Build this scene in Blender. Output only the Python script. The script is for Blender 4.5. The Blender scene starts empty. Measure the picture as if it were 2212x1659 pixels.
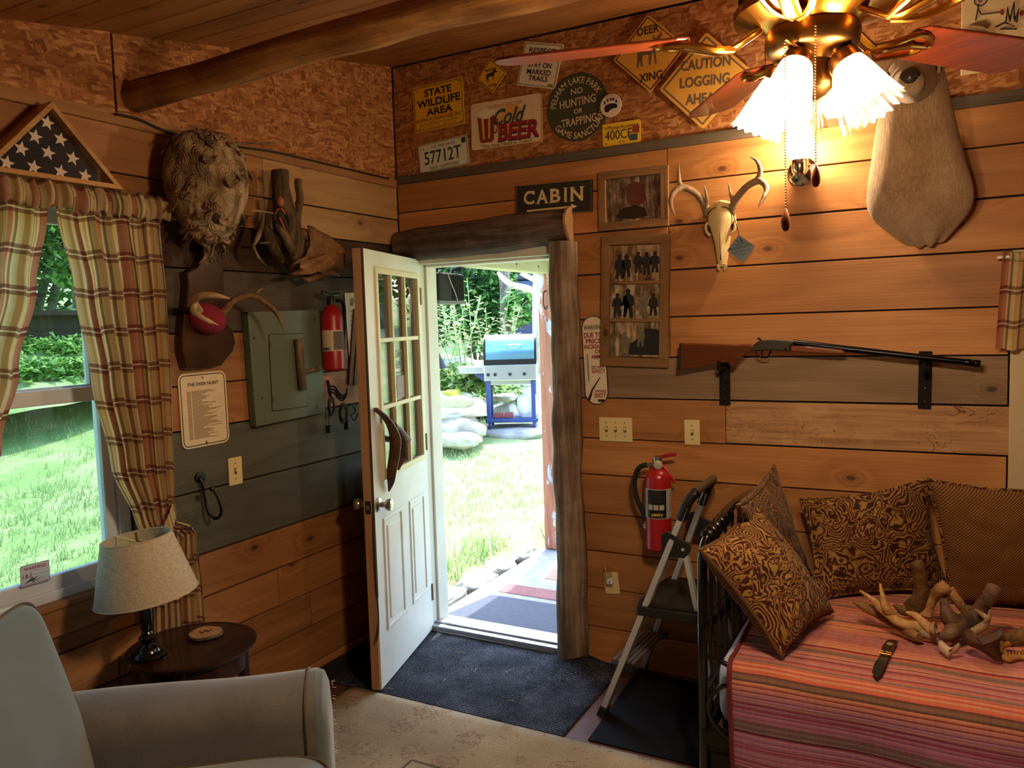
import bpy, bmesh, math, random
from mathutils import Vector as V, Matrix, Euler, noise as MN

random.seed(7)
SC = bpy.context.scene
COL = SC.collection
PI = math.pi

# ------------------------------------------------------------------ camera
# world: back wall = plane y 0 (room at y < 0), left wall = plane x 0, floor z 0, metres
IMG_W, IMG_H, F_PX = 2212, 1659, 1700.0
YAW, PITCH, ROLL = -0.492502646, -0.0769439315, -0.0303918756
CAM = V((2.5313, -3.487, 1.6721))
_f = V((math.sin(YAW) * math.cos(PITCH), math.cos(YAW) * math.cos(PITCH), math.sin(PITCH)))
_r0 = V((math.cos(YAW), -math.sin(YAW), 0.0))
_u0 = _r0.cross(_f)
CR = _r0 * math.cos(ROLL) + _u0 * math.sin(ROLL)
CU = -_r0 * math.sin(ROLL) + _u0 * math.cos(ROLL)
CF = _f
cd = bpy.data.cameras.new('camera')
cam = bpy.data.objects.new('camera', cd)
COL.objects.link(cam)
m3 = Matrix((CR, CU, -CF)).transposed()
cam.matrix_world = Matrix.Translation(CAM) @ m3.to_4x4()
cd.sensor_fit = 'HORIZONTAL'
cd.sensor_width = 36.0
cd.lens = 36.0 * F_PX / IMG_W
cd.clip_start = 0.02
SC.camera = cam

# ------------------------------------------------------------------ sky, sun, exposure
world = bpy.data.worlds.new('world')
SC.world = world
world.use_nodes = True
_n = world.node_tree.nodes
_l = world.node_tree.links
_n.clear()
_sky = _n.new('ShaderNodeTexSky')
_sky.sky_type = 'NISHITA'
_sky.sun_disc = False
_sky.sun_elevation = math.radians(58)
_sky.sun_rotation = math.radians(-12)
_bg = _n.new('ShaderNodeBackground')
_bg.inputs['Strength'].default_value = 0.75
_o = _n.new('ShaderNodeOutputWorld')
_l.new(_sky.outputs[0], _bg.inputs[0])
_l.new(_bg.outputs[0], _o.inputs[0])
sun_d = bpy.data.lights.new('sun', 'SUN')
sun_d.energy = 5.0
sun_d.angle = math.radians(0.6)
sun_d.color = (1.0, 0.95, 0.86)
sun = bpy.data.objects.new('sun', sun_d)
COL.objects.link(sun)
sun.rotation_euler = V((0.10, -0.46, -1.0)).to_track_quat('-Z', 'Y').to_euler()

SC.view_settings.view_transform = 'Standard'
SC.view_settings.look = 'None'
SC.view_settings.exposure = 1.15
SC.view_settings.gamma = 1.0
SC.view_settings.use_curve_mapping = False
SC.cycles.use_denoising = True
SC.cycles.max_bounces = 10
SC.cycles.transparent_max_bounces = 24
SC.cycles.sample_clamp_indirect = 6.0
SC.cycles.caustics_reflective = False
SC.cycles.caustics_refractive = False


# ------------------------------------------------------------------ survey helpers: where a sight line meets a real plane
def ray(x, y):
    return CR * ((x - IMG_W / 2) / F_PX) - CU * ((y - IMG_H / 2) / F_PX) + CF


def W(x, y, y0=0.0):                      # on the plane y = y0 (the back wall and planes parallel to it)
    d = ray(x, y)
    return CAM + d * ((y0 - CAM.y) / d.y)


def L(x, y, x0=0.0):                      # on the plane x = x0 (the left wall)
    d = ray(x, y)
    return CAM + d * ((x0 - CAM.x) / d.x)


def Z(x, y, z=0.0):                       # on the plane z (floor, tops)
    d = ray(x, y)
    return CAM + d * ((z - CAM.z) / d.z)


def PL(x, y, o, n):                       # on the plane through o with normal n
    d = ray(x, y)
    return CAM + d * ((o - CAM).dot(n) / d.dot(n))


def DP(x, y, t):                          # at a depth
    return CAM + ray(x, y) * t


# ------------------------------------------------------------------ node helpers
def lin(c):
    if isinstance(c, str):
        c = c.lstrip('#')
        c = [int(c[i:i + 2], 16) / 255 for i in (0, 2, 4)]
        c = [v / 12.92 if v <= 0.04045 else ((v + 0.055) / 1.055) ** 2.4 for v in c]
    return (c[0], c[1], c[2], 1.0)


class NT:
    def __init__(s, name):
        s.m = bpy.data.materials.new(name)
        s.m.use_nodes = True
        s.t = s.m.node_tree
        s.t.nodes.clear()
        s.out = s.t.nodes.new('ShaderNodeOutputMaterial')
        s._co = None

    def node(s, t, **kw):
        n = s.t.nodes.new('ShaderNode' + t)
        for k, v in kw.items():
            setattr(n, k, v)
        return n

    def put(s, sock, v):
        if v is None:
            return
        if isinstance(v, bpy.types.NodeSocket):
            s.t.links.new(v, sock)
        elif isinstance(v, str):
            sock.default_value = lin(v)
        elif isinstance(v, (tuple, list, V)) and sock.type == 'RGBA':
            sock.default_value = lin(v)
        else:
            sock.default_value = v

    def obj(s):
        if s._co is None:
            s._co = s.node('TexCoord')
        return s._co.outputs['Object']

    def uv(s):
        if s._co is None:
            s._co = s.node('TexCoord')
        return s._co.outputs['UV']

    def island(s):
        return s.node('NewGeometry').outputs['Random Per Island']

    def map(s, vec, scale=(1, 1, 1), rot=(0, 0, 0), loc=(0, 0, 0)):
        n = s.node('Mapping')
        s.put(n.inputs['Vector'], vec)
        s.put(n.inputs['Scale'], scale)
        s.put(n.inputs['Rotation'], rot)
        s.put(n.inputs['Location'], loc)
        return n.outputs[0]

    def noise(s, vec, scale=5, detail=3, rough=.5, dist=0, w=None):
        n = s.node('TexNoise')
        if w is not None:
            n.noise_dimensions = '4D'
            s.put(n.inputs['W'], w)
        s.put(n.inputs['Vector'], vec)
        s.put(n.inputs['Scale'], scale)
        s.put(n.inputs['Detail'], detail)
        s.put(n.inputs['Roughness'], rough)
        s.put(n.inputs['Distortion'], dist)
        return n.outputs['Fac'], n.outputs['Color']

    def noise1(s, w, scale=1, detail=0):
        n = s.node('TexNoise')
        n.noise_dimensions = '1D'
        s.put(n.inputs['W'], w)
        s.put(n.inputs['Scale'], scale)
        s.put(n.inputs['Detail'], detail)
        return n.outputs['Fac']

    def vor(s, vec, scale=5, feature='F1', rand=1.0, dim='3D'):
        n = s.node('TexVoronoi', feature=feature, voronoi_dimensions=dim)
        s.put(n.inputs['Vector'], vec)
        s.put(n.inputs['Scale'], scale)
        s.put(n.inputs['Randomness'], rand)
        return n

    def math(s, op, a, b=None, c=None, clamp=False):
        n = s.node('Math', operation=op, use_clamp=clamp)
        s.put(n.inputs[0], a)
        s.put(n.inputs[1], b)
        s.put(n.inputs[2], c)
        return n.outputs[0]

    def vadd(s, a, b, op='ADD'):
        n = s.node('VectorMath', operation=op)
        s.put(n.inputs[0], a)
        s.put(n.inputs[1], b)
        return n.outputs[0]

    def sep(s, v):
        n = s.node('SeparateXYZ')
        s.put(n.inputs[0], v)
        return n.outputs

    def comb(s, x=0, y=0, z=0):
        n = s.node('CombineXYZ')
        s.put(n.inputs[0], x)
        s.put(n.inputs[1], y)
        s.put(n.inputs[2], z)
        return n.outputs[0]

    def mix(s, f, a, b, blend='MIX'):
        n = s.node('Mix', data_type='RGBA', blend_type=blend)
        s.put(n.inputs[0], f)
        s.put(n.inputs[6], a)
        s.put(n.inputs[7], b)
        return n.outputs[2]

    def ramp(s, f, stops, interp='LINEAR'):
        n = s.node('ValToRGB')
        cr = n.color_ramp
        cr.interpolation = interp
        while len(cr.elements) < len(stops):
            cr.elements.new(0.5)
        for e, (p, c) in zip(cr.elements, stops):
            e.position = p
        for e, (p, c) in zip(cr.elements, stops):
            e.color = lin(c) if not isinstance(c, (int, float)) else (c, c, c, 1)
        s.put(n.inputs[0], f)
        return n.outputs[0]

    def hsv(s, col, h=.5, sat=1, v=1):
        n = s.node('HueSaturation')
        s.put(n.inputs['Hue'], h)
        s.put(n.inputs['Saturation'], sat)
        s.put(n.inputs['Value'], v)
        s.put(n.inputs['Color'], col)
        return n.outputs[0]

    def bump(s, h, strength=.3, dist=.01):
        n = s.node('Bump')
        s.put(n.inputs['Strength'], strength)
        s.put(n.inputs['Distance'], dist)
        s.put(n.inputs['Height'], h)
        return n.outputs[0]

    def pbr(s, col, rough=.6, metal=0.0, normal=None, spec=.5, coat=0, sheen=0, subs=0, trans=None):
        b = s.node('BsdfPrincipled')
        s.put(b.inputs['Base Color'], col)
        s.put(b.inputs['Roughness'], rough)
        s.put(b.inputs['Metallic'], metal)
        s.put(b.inputs['Specular IOR Level'], spec)
        s.put(b.inputs['Coat Weight'], coat)
        s.put(b.inputs['Sheen Weight'], sheen)
        if normal is not None:
            s.put(b.inputs['Normal'], normal)
        sh = b.outputs[0]
        if trans is not None:                # cloth or leaf that lets light through
            tr = s.node('BsdfTranslucent')
            s.put(tr.inputs['Color'], col)
            mx = s.node('MixShader')
            s.put(mx.inputs[0], trans)
            s.t.links.new(sh, mx.inputs[1])
            s.t.links.new(tr.outputs[0], mx.inputs[2])
            sh = mx.outputs[0]
        s.t.links.new(sh, s.out.inputs['Surface'])
        return s.m


MATS = {}


def plain(name, col, rough=.55, metal=0.0, var=.12, vs=14, bump=0.0, bs=60, spec=.5, coat=0, sheen=0):
    if name in MATS:
        return MATS[name]
    s = NT(name)
    c = col
    nrm = None
    if var:
        f, _ = s.noise(s.obj(), vs, 4, .6)
        base = lin(col)[:3]
        lo = tuple(v * (1 - var) for v in base)
        hi = tuple(min(1, v * (1 + var)) for v in base)
        c = s.ramp(f, [(.3, lo), (.7, hi)])
    if bump:
        h, _ = s.noise(s.obj(), bs, 3, .6)
        nrm = s.bump(h, bump, .005)
    MATS[name] = s.pbr(c, rough, metal, nrm, spec, coat, sheen)
    return MATS[name]


def wood(name, axis, dark, mid, light, rough=.55, knots=.5, tone=.4, across=9.0, fine=1.0, coat=0.0, bump=.25):
    if name in MATS:
        return MATS[name]
    s = NT(name)
    rnd = s.island()
    xyz = s.sep(s.obj())
    a = 'xyz'.index(axis)
    oth = [i for i in range(3) if i != a]
    off = s.math('MULTIPLY', rnd, 37.0)
    along = s.math('ADD', xyz[a], off)
    b1 = s.math('ADD', xyz[oth[0]], s.math('MULTIPLY', off, .37))
    b2 = s.math('ADD', xyz[oth[1]], s.math('MULTIPLY', off, .71))
    vec = s.comb(along, b1, b2)
    vk = s.vor(s.comb(s.math('MULTIPLY', along, 2.7), s.math('MULTIPLY', s.math('ADD', b1, b2), 4.6), 0.0), 1.0, dim='2D')
    kd = vk.outputs['Distance']
    ksel = s.math('LESS_THAN', s.sep(vk.outputs['Color'])[0], s.math('MULTIPLY', knots, .8) if not isinstance(knots, (int, float)) else knots * .8)
    near = s.math('MULTIPLY', s.math('EXPONENT', s.math('MULTIPLY', kd, -9.0)), s.math('MULTIPLY', ksel, .5))
    lo, _ = s.noise(s.map(vec, (.7, across * .6, across * .6)), 1.0, 2, .5, .3)
    gr, _ = s.noise(s.map(vec, (1.6 * fine, across * 11 * fine, across * 11 * fine)), 1.0, 3, .6, .25)
    ringc = s.math('ADD', s.math('MULTIPLY', lo, 14.0), s.math('MULTIPLY', near, 26.0))
    ring = s.math('ADD', s.math('MULTIPLY', s.math('SINE', s.math('MULTIPLY', ringc, 2.4)), .5), .5)
    t = s.math('ADD', s.math('MULTIPLY', lo, .5), s.math('ADD', s.math('MULTIPLY', gr, .36), s.math('MULTIPLY', ring, .14)))
    col = s.ramp(t, [(.14, dark), (.5, mid), (.86, light)])
    kcol = s.mix(.75, col, lin(dark)[:3] if not isinstance(dark, str) else dark)
    kcol = s.hsv(kcol, .5, 1.0, .32)
    km = s.math('MULTIPLY', s.ramp(kd, [(.03, .95), (.065, 0.0)]), ksel)
    halo = s.math('MULTIPLY', s.ramp(kd, [(.05, .4), (.2, 0.0)]), ksel)
    col = s.mix(halo, col, s.hsv(col, .49, 1.15, .55))
    col = s.mix(km, col, kcol)
    big, _ = s.noise(vec, 1.3, 2, .5)
    vv = s.math('ADD', s.math('MULTIPLY', rnd, tone), s.math('ADD', s.math('MULTIPLY', big, .3), .85 - tone / 2))
    col = s.hsv(col, .5, 1.0, vv)
    nrm = s.bump(s.math('ADD', gr, s.math('MULTIPLY', lo, .6)), bump, .004)
    MATS[name] = s.pbr(col, rough, 0, nrm, .4, coat)
    return MATS[name]


# ------------------------------------------------------------------ mesh builder
class MB:
    def __init__(s):
        s.v, s.f, s.mi, s.uvs = [], [], [], {}

    def add(s, vs, fs, mi=0, uv=None):
        b = len(s.v)
        s.v += [V(p) for p in vs]
        for q in fs:
            s.f.append([b + i for i in q])
            s.mi.append(mi)
        if uv:
            for i, t in enumerate(uv):
                s.uvs[b + i] = t
        return s

    def box(s, lo, hi, mi=0, fr=None):
        x0, y0, z0 = lo
        x1, y1, z1 = hi
        vs = [V((x, y, z)) for z in (z0, z1) for y in (y0, y1) for x in (x0, x1)]
        if fr:
            vs = [fr[0] + fr[1] * p.x + fr[2] * p.y + fr[3] * p.z for p in vs]
        s.add(vs, [(0, 2, 3, 1), (4, 5, 7, 6), (0, 1, 5, 4), (2, 6, 7, 3), (0, 4, 6, 2), (1, 3, 7, 5)], mi)
        return s

    def bar(s, a, b, w, h, up=(0, 0, 1), mi=0):          # rectangular bar from a to b
        a, b = V(a), V(b)
        d = (b - a)
        ln = d.length
        d = d / ln
        sd = d.cross(V(up))
        if sd.length < 1e-4:
            sd = d.cross(V((1, 0, 0)))
        sd.normalize()
        n = sd.cross(d)
        return s.box((0, -w / 2, -h / 2), (ln, w / 2, h / 2), mi, (a, d, sd, n))

    def tube(s, pts, r, seg=12, mi=0, closed=False, caps=True, flat=None):
        pts = [V(p) for p in pts]
        n = len(pts)
        if isinstance(r, (int, float)):
            r = [r] * n
        tans = []
        for i in range(n):
            a = pts[(i - 1) % n] if (closed or i > 0) else pts[0]
            b = pts[(i + 1) % n] if (closed or i < n - 1) else pts[-1]
            t = (b - a)
            tans.append(t.normalized() if t.length > 1e-9 else V((0, 0, 1)))
        ref = V((0, 0, 1)) if abs(tans[0].z) < .9 else V((1, 0, 0))
        nn = (ref - tans[0] * ref.dot(tans[0])).normalized()
        vs = []
        for i in range(n):
            nn = (nn - tans[i] * nn.dot(tans[i]))
            nn = nn.normalized() if nn.length > 1e-6 else tans[i].orthogonal().normalized()
            bb = tans[i].cross(nn)
            for k in range(seg):
                an = 2 * PI * k / seg
                kx, ky = (1, 1) if flat is None else flat
                vs.append(pts[i] + (nn * math.cos(an) * kx + bb * math.sin(an) * ky) * r[i])
        fs = []
        for i in range(n if closed else n - 1):
            j = (i + 1) % n
            for k in range(seg):
                k2 = (k + 1) % seg
                fs.append((i * seg + k, i * seg + k2, j * seg + k2, j * seg + k))
        if caps and not closed:
            fs.append(tuple(reversed(range(seg))))
            fs.append(tuple((n - 1) * seg + k for k in range(seg)))
        return s.add(vs, fs, mi)

    def lathe(s, prof, o=(0, 0, 0), axis=(0, 0, 1), seg=32, mi=0, sx=1.0, wob=None, caps=True):
        o = V(o)
        ax = V(axis).normalized()
        u = (V((1, 0, 0)) - ax * ax.x)
        if u.length < .1:
            u = V((0, 1, 0)) - ax * ax.y
        u.normalize()
        w = ax.cross(u)
        vs = []
        for i, (r, h) in enumerate(prof):
            for k in range(seg):
                an = 2 * PI * k / seg
                rr, hh = r, h
                if wob:
                    rr, hh = wob(r, h, an, i)
                vs.append(o + ax * hh + (u * math.cos(an) * sx + w * math.sin(an)) * rr)
        fs = []
        for i in range(len(prof) - 1):
            for k in range(seg):
                k2 = (k + 1) % seg
                fs.append((i * seg + k, i * seg + k2, (i + 1) * seg + k2, (i + 1) * seg + k))
        if caps:
            if prof[0][0] > 1e-5:
                fs.append(tuple(reversed(range(seg))))
            if prof[-1][0] > 1e-5:
                fs.append(tuple((len(prof) - 1) * seg + k for k in range(seg)))
        return s.add(vs, fs, mi)

    def prism(s, poly, fr, d0, d1, mi=0):                # polygon (u, v) of frame fr = (o, u, v, n), from depth d0 to d1 along n
        n = len(poly)
        vs = [fr[0] + fr[1] * p[0] + fr[2] * p[1] + fr[3] * d for d in (d0, d1) for p in poly]
        ar = sum(poly[i][0] * poly[(i + 1) % n][1] - poly[(i + 1) % n][0] * poly[i][1] for i in range(n))
        hand = fr[1].cross(fr[2]).dot(fr[3])
        fl = ar * hand * (d1 - d0) > 0
        fs = []
        top = tuple(range(n, 2 * n))
        bot = tuple(range(n))
        fs.append(top if fl else tuple(reversed(top)))
        fs.append(tuple(reversed(bot)) if fl else bot)
        for i in range(n):
            j = (i + 1) % n
            q = (i, j, n + j, n + i)
            fs.append(q if fl else tuple(reversed(q)))
        return s.add(vs, fs, mi)

    def ring(s, outer, inner, fr, d0, d1, mi=0):         # frame between two outlines with the same count
        n = len(outer)
        vs = [fr[0] + fr[1] * p[0] + fr[2] * p[1] + fr[3] * d for d in (d0, d1) for pl in (outer, inner) for p in pl]
        fs = []
        for i in range(n):
            j = (i + 1) % n
            O0, I0, O1, I1 = i, n + i, 2 * n + i, 3 * n + i
            o0, i0, o1, i1 = j, n + j, 2 * n + j, 3 * n + j
            fs += [(O1, o1, i1, I1), (O0, I0, i0, o0), (O0, o0, o1, O1), (I0, I1, i1, i0)]
        return s.add(vs, fs, mi)

    def grid(s, fn, nu, nv, mi=0, uvf=None, closeu=False):
        vs, uv = [], []
        for j in range(nv + 1):
            for i in range(nu + 1):
                a, b = i / nu, j / nv
                vs.append(V(fn(a, b)))
                uv.append(uvf(a, b) if uvf else (a, b))
        fs = [(j * (nu + 1) + i, j * (nu + 1) + i + 1, (j + 1) * (nu + 1) + i + 1, (j + 1) * (nu + 1) + i)
              for j in range(nv) for i in range(nu)]
        return s.add(vs, fs, mi, uv)

    def build(s, name, mat, parent=None, smooth=True, bevel=0.0, subsurf=0, solid=0.0, ang=.7, bseg=2, fix=True):
        me = bpy.data.meshes.new(name)
        me.from_pydata([tuple(p) for p in s.v], [], s.f)
        for m in (mat if isinstance(mat, (list, tuple)) else [mat]):
            me.materials.append(m)
        for p, i in zip(me.polygons, s.mi):
            p.material_index = i
        if s.uvs:
            lay = me.uv_layers.new(name='UVMap')
            for lp in me.loops:
                lay.data[lp.index].uv = s.uvs.get(lp.vertex_index, (0, 0))
        if fix:
            bm = bmesh.new()
            bm.from_mesh(me)
            bmesh.ops.recalc_face_normals(bm, faces=bm.faces)
            bm.to_mesh(me)
            bm.free()
        if smooth:
            for p in me.polygons:
                p.use_smooth = True
            me.set_sharp_from_angle(angle=ang)
        me.update()
        o = bpy.data.objects.new(name, me)
        COL.objects.link(o)
        if solid:
            md = o.modifiers.new('thick', 'SOLIDIFY')
            md.thickness = solid
            md.offset = 0
        if bevel:
            md = o.modifiers.new('bevel', 'BEVEL')
            md.width = bevel
            md.segments = bseg
            md.limit_method = 'ANGLE'
            md.angle_limit = .7
        if subsurf:
            md = o.modifiers.new('sub', 'SUBSURF')
            md.levels = subsurf
            md.render_levels = subsurf
        if parent:
            adopt(o, parent)
        return o


def adopt(o, parent):
    o.parent = parent
    if parent.type == 'EMPTY':
        o.matrix_parent_inverse = Matrix.Translation(-V(parent.location))
    return o


def tag(o, label, cat, group=None, kind=None):
    if label:
        o['label'] = label
    if cat:
        o['category'] = cat
    if group:
        o['group'] = group
    if kind:
        o['kind'] = kind
    return o


def thing(name, label, cat, loc, group=None):
    o = bpy.data.objects.new(name, None)
    o.empty_display_size = .05
    o.location = V(loc)
    COL.objects.link(o)
    return tag(o, label, cat, group)


def structure(o):
    o['kind'] = 'structure'
    return o


def rrect(w, h, r, n=6, x0=0.0, y0=0.0):              # rounded rectangle outline with its corner at x0, y0
    pts = []
    for cx, cy, a0 in ((w - r, h - r, 0), (r, h - r, 90), (r, r, 180), (w - r, r, 270)):
        for k in range(n + 1):
            a = math.radians(a0 + 90 * k / n)
            pts.append((x0 + cx + r * math.cos(a), y0 + cy + r * math.sin(a)))
    return pts


def circ(cx, cy, r, n=40, ry=None):
    return [(cx + r * math.cos(2 * PI * k / n), cy + (ry or r) * math.sin(2 * PI * k / n)) for k in range(n)]


def frame3(tl, tr, bl, lift=0.0):                     # frame of a flat thing from three corners: origin bottom left, u right, v up, n to the viewer
    u = (tr - tl)
    w = u.length
    u = u / w
    d = bl - tl
    d = d - u * d.dot(u)
    h = d.length
    v = -d / h
    n = u.cross(v)
    if n.dot(CAM - tl) < 0:
        n = -n
    return (tl + d + n * lift, u, v, n), w, h


def sub(fr, x, y, d=0.0, rot=0.0):
    c, s = math.cos(rot), math.sin(rot)
    return (fr[0] + fr[1] * x + fr[2] * y + fr[3] * d, fr[1] * c + fr[2] * s, fr[2] * c - fr[1] * s, fr[3])


def lettering(txt, fr, x, y, w, h, mat, parent, d=.0006, bold=0.0, shear=0.0, ext=.0004, name='lettering', arc=None):
    """text laid flat on frame fr, its box (w, h) with the lower left corner at (x, y)"""
    cu = bpy.data.curves.new('txt', 'FONT')
    cu.body = txt
    cu.offset = bold
    cu.shear = shear
    cu.resolution_u = 3
    o = bpy.data.objects.new('txt', cu)
    COL.objects.link(o)
    bpy.context.view_layer.update()
    dg = bpy.context.evaluated_depsgraph_get()
    me = bpy.data.meshes.new_from_object(o.evaluated_get(dg))
    bpy.data.objects.remove(o)
    xs = [p.co.x for p in me.vertices]
    ys = [p.co.y for p in me.vertices]
    x0, x1, y0, y1 = min(xs), max(xs), min(ys), max(ys)
    for p in me.vertices:
        a = (p.co.x - x0) / max(x1 - x0, 1e-6)
        b = (p.co.y - y0) / max(y1 - y0, 1e-6)
        if arc:                                        # (cx, cy, radius, a0, a1, inside) letters along a circle
            cx, cy, R, a0, a1, hh = arc
            an = a0 + (a1 - a0) * a
            rr = R + hh * b
            q = (cx + rr * math.cos(an), cy + rr * math.sin(an))
        else:
            q = (x + a * w, y + b * h)
        p.co = fr[0] + fr[1] * q[0] + fr[2] * q[1] + fr[3] * d
    me.name = name
    me.materials.clear()
    me.materials.append(mat)
    # flip so that the print faces the room
    if me.polygons and me.polygons[0].normal.dot(fr[3]) < 0:
        me.flip_normals()
    ob = bpy.data.objects.new(name, me)
    COL.objects.link(ob)
    adopt(ob, parent)
    return ob


def rebase(o):
    """move a one-mesh thing's origin to the middle of its base, leaving the shape where it is"""
    me = o.data
    lo = V([min(p.co[i] for p in me.vertices) for i in range(3)])
    hi = V([max(p.co[i] for p in me.vertices) for i in range(3)])
    b = V(((lo.x + hi.x) / 2, (lo.y + hi.y) / 2, lo.z))
    me.transform(Matrix.Translation(-b))
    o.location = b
    return o


def catmull(pts, n=8):
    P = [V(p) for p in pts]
    P = [P[0] * 2 - P[1]] + P + [P[-1] * 2 - P[-2]]
    out = []
    for i in range(1, len(P) - 2):
        for k in range(n):
            t = k / n
            a, b, c, d = P[i - 1], P[i], P[i + 1], P[i + 2]
            out.append(.5 * (2 * b + (c - a) * t + (2 * a - 5 * b + 4 * c - d) * t * t + (3 * b - a - 3 * c + d) * t ** 3))
    out.append(P[-2].copy())
    return out


def lerpl(vals, n):
    m = len(vals) - 1
    out = []
    for k in range(n):
        t = k / (n - 1) * m
        i = min(int(t), m - 1)
        out.append(vals[i] + (vals[i + 1] - vals[i]) * (t - i))
    return out


def horn(mb, pts, radii, seg=10, mi=0, n=7, flat=None):
    p = catmull(pts, n)
    return mb.tube(p, lerpl(radii, len(p)), seg, mi, flat=flat)


def wobble(o, amp, scale, seed=0.0):
    for p in o.data.vertices:
        q = MN.noise_vector(p.co * scale + V((seed, seed * 2, seed * 3)))
        p.co += q * amp
    return o
# ------------------------------------------------------------------ materials
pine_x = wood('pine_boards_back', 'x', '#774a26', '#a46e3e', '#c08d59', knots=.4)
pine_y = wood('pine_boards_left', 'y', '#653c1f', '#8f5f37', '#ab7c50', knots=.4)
pine_gun = wood('weathered_pine_back', 'x', '#5d4938', '#836a52', '#9c8468', knots=.7, rough=.7)


def make_spalt():
    s = NT('spalted_pine_board')
    co = s.obj()
    n, _ = s.noise(s.map(co, (5, 5, 9)), 1.0, 3, .6, 1.2)
    ln = s.ramp(s.math('ABSOLUTE', s.math('SINE', s.math('MULTIPLY', n, 26.0))), [(.03, 1.0), (.16, 0.0)])
    sel, _ = s.noise(co, 3.2, 2, .5)
    g, _ = s.noise(s.map(co, (2, 60, 60)), 1.0, 3, .6)
    c = s.ramp(g, [(.3, '#8a6040'), (.7, '#b98d63')])
    m2, _ = s.noise(s.map(co, (4, 9, 9)), 1.0, 3, .6)
    c = s.mix(s.ramp(m2, [(.5, 0.0), (.7, .5)]), c, '#d0a878')
    c = s.mix(s.math('MULTIPLY', ln, s.ramp(sel, [(.46, 0.0), (.56, .85)])), c, '#2e1a0e')
    return s.pbr(c, .6, 0, s.bump(g, .2, .004), .35)


pine_spalt = make_spalt()
grey_y = wood('grey_weathered_boards', 'y', '#35352c', '#4c4c40', '#615f50', knots=.25, rough=.8, tone=.2)
greyd_y = wood('dark_grey_boards', 'y', '#33291f', '#4d4034', '#5f5143', knots=.3, rough=.8)
dark_y = wood('dark_stained_boards', 'y', '#24130a', '#3a2213', '#4f3220', knots=.4, rough=.65)
pale_y = wood('pale_pine_boards', 'y', '#7a5533', '#a37c50', '#b99568', knots=.35)
ceil_x = wood('ceiling_boards', 'x', '#613514', '#8d5a2b', '#a8743d', knots=.3, tone=.25)
pine_z = wood('pine_upright', 'z', '#6b3a1c', '#94602f', '#b98550', knots=.2)
trim_grey = wood('grey_brown_trim', 'x', '#3d342b', '#584c40', '#6b5d4e', knots=.1, rough=.75)
trim_pine = wood('pale_trim', 'y', '#6e4522', '#94663a', '#b08452', knots=.2)
barn_x = wood('barn_wood_x', 'x', '#54381f', '#7d5a38', '#987249', knots=.15, rough=.7, across=22)
barn_z = wood('barn_wood_z', 'z', '#54381f', '#7d5a38', '#987249', knots=.15, rough=.7, across=22)
table_wood = wood('dark_cherry_wood', 'x', '#1c0908', '#2b0f0d', '#3a1713', rough=.28, knots=0, tone=.1, coat=.3, bump=.05)
plaque_wood = wood('varnished_dark_wood', 'z', '#20100a', '#372012', '#4a2e1b', rough=.22, knots=.2, coat=.5, bump=.05)
stock_wood = wood('walnut_gun_stock', 'x', '#3b1a0b', '#5d2d14', '#7a4220', rough=.32, knots=0, coat=.3, bump=.04)
frame_oak = wood('light_oak', 'y', '#7c5227', '#a87840', '#c79a5e', rough=.4, knots=0, coat=.2, bump=.08)
slice_wood = plain('wood_slice', '#b08357', .6, vs=40, var=.25)
floor_paint = plain('worn_painted_floor', '#5a3d38', .6, vs=9, var=.3)


def make_osb():
    s = NT('oriented_strand_board')
    xyz = s.sep(s.obj())
    p = s.comb(s.math('ADD', xyz[0], xyz[1]), xyz[2], 0.0)
    _, wc = s.noise(p, 5.0, 2, .5)
    p = s.vadd(p, s.vadd(wc, (.035, .035, 0), 'MULTIPLY'))
    col = None
    for i, an in enumerate((.5, -.75, 1.35, -.1)):
        q = s.map(p, (1, 1, 1), (0, 0, an))
        v = s.vor(s.map(q, (15 + 4 * i, 62 + 12 * i, 1), (0, 0, 0), (i * 3.7, i * 1.9, 0)), 1.0, dim='2D')
        c4 = s.sep(v.outputs['Color'])
        g, _ = s.noise(s.map(q, (14, 260, 1)), 1.0, 2, .6)
        t = s.math('ADD', s.math('MULTIPLY', c4[0], .75), s.math('MULTIPLY', g, .25))
        if col is None:
            col, h = t, c4[1]
        else:
            m = s.math('GREATER_THAN', c4[2], .45)
            n = s.node('Mix')
            s.put(n.inputs[0], m)
            s.put(n.inputs[2], col)
            s.put(n.inputs[3], t)
            col = n.outputs[0]
            n = s.node('Mix')
            s.put(n.inputs[0], m)
            s.put(n.inputs[2], h)
            s.put(n.inputs[3], c4[1])
            h = n.outputs[0]
    c = s.ramp(col, [(.06, '#66391b'), (.3, '#8b552d'), (.55, '#9c653a'), (.8, '#b07a4a'), (.95, '#c39363')])
    return s.pbr(c, .7, 0, s.bump(h, .35, .004), .3)


osb = make_osb()


def make_log(name, dark, mid, light, axis, rough=.75, streak=9.0):
    s = NT(name)
    sc = [streak * 2.2] * 3
    sc['xyz'.index(axis)] = 1.3
    f, _ = s.noise(s.map(s.obj(), sc), 1.0, 5, .65, .5)
    g, _ = s.noise(s.obj(), 5.5, 3, .6)
    t = s.math('ADD', s.math('MULTIPLY', f, .65), s.math('MULTIPLY', g, .35))
    c = s.ramp(t, [(.3, dark), (.47, mid), (.62, light)])
    vk = s.vor(s.map(s.obj(), [4.0 if a != axis else 1.9 for a in 'xyz']), 1.0)
    c = s.mix(s.ramp(vk.outputs['Distance'], [(.08, .8), (.16, 0.0)]), c, dark)
    return s.pbr(c, rough, 0, s.bump(f, .7, .012), .3)


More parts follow.
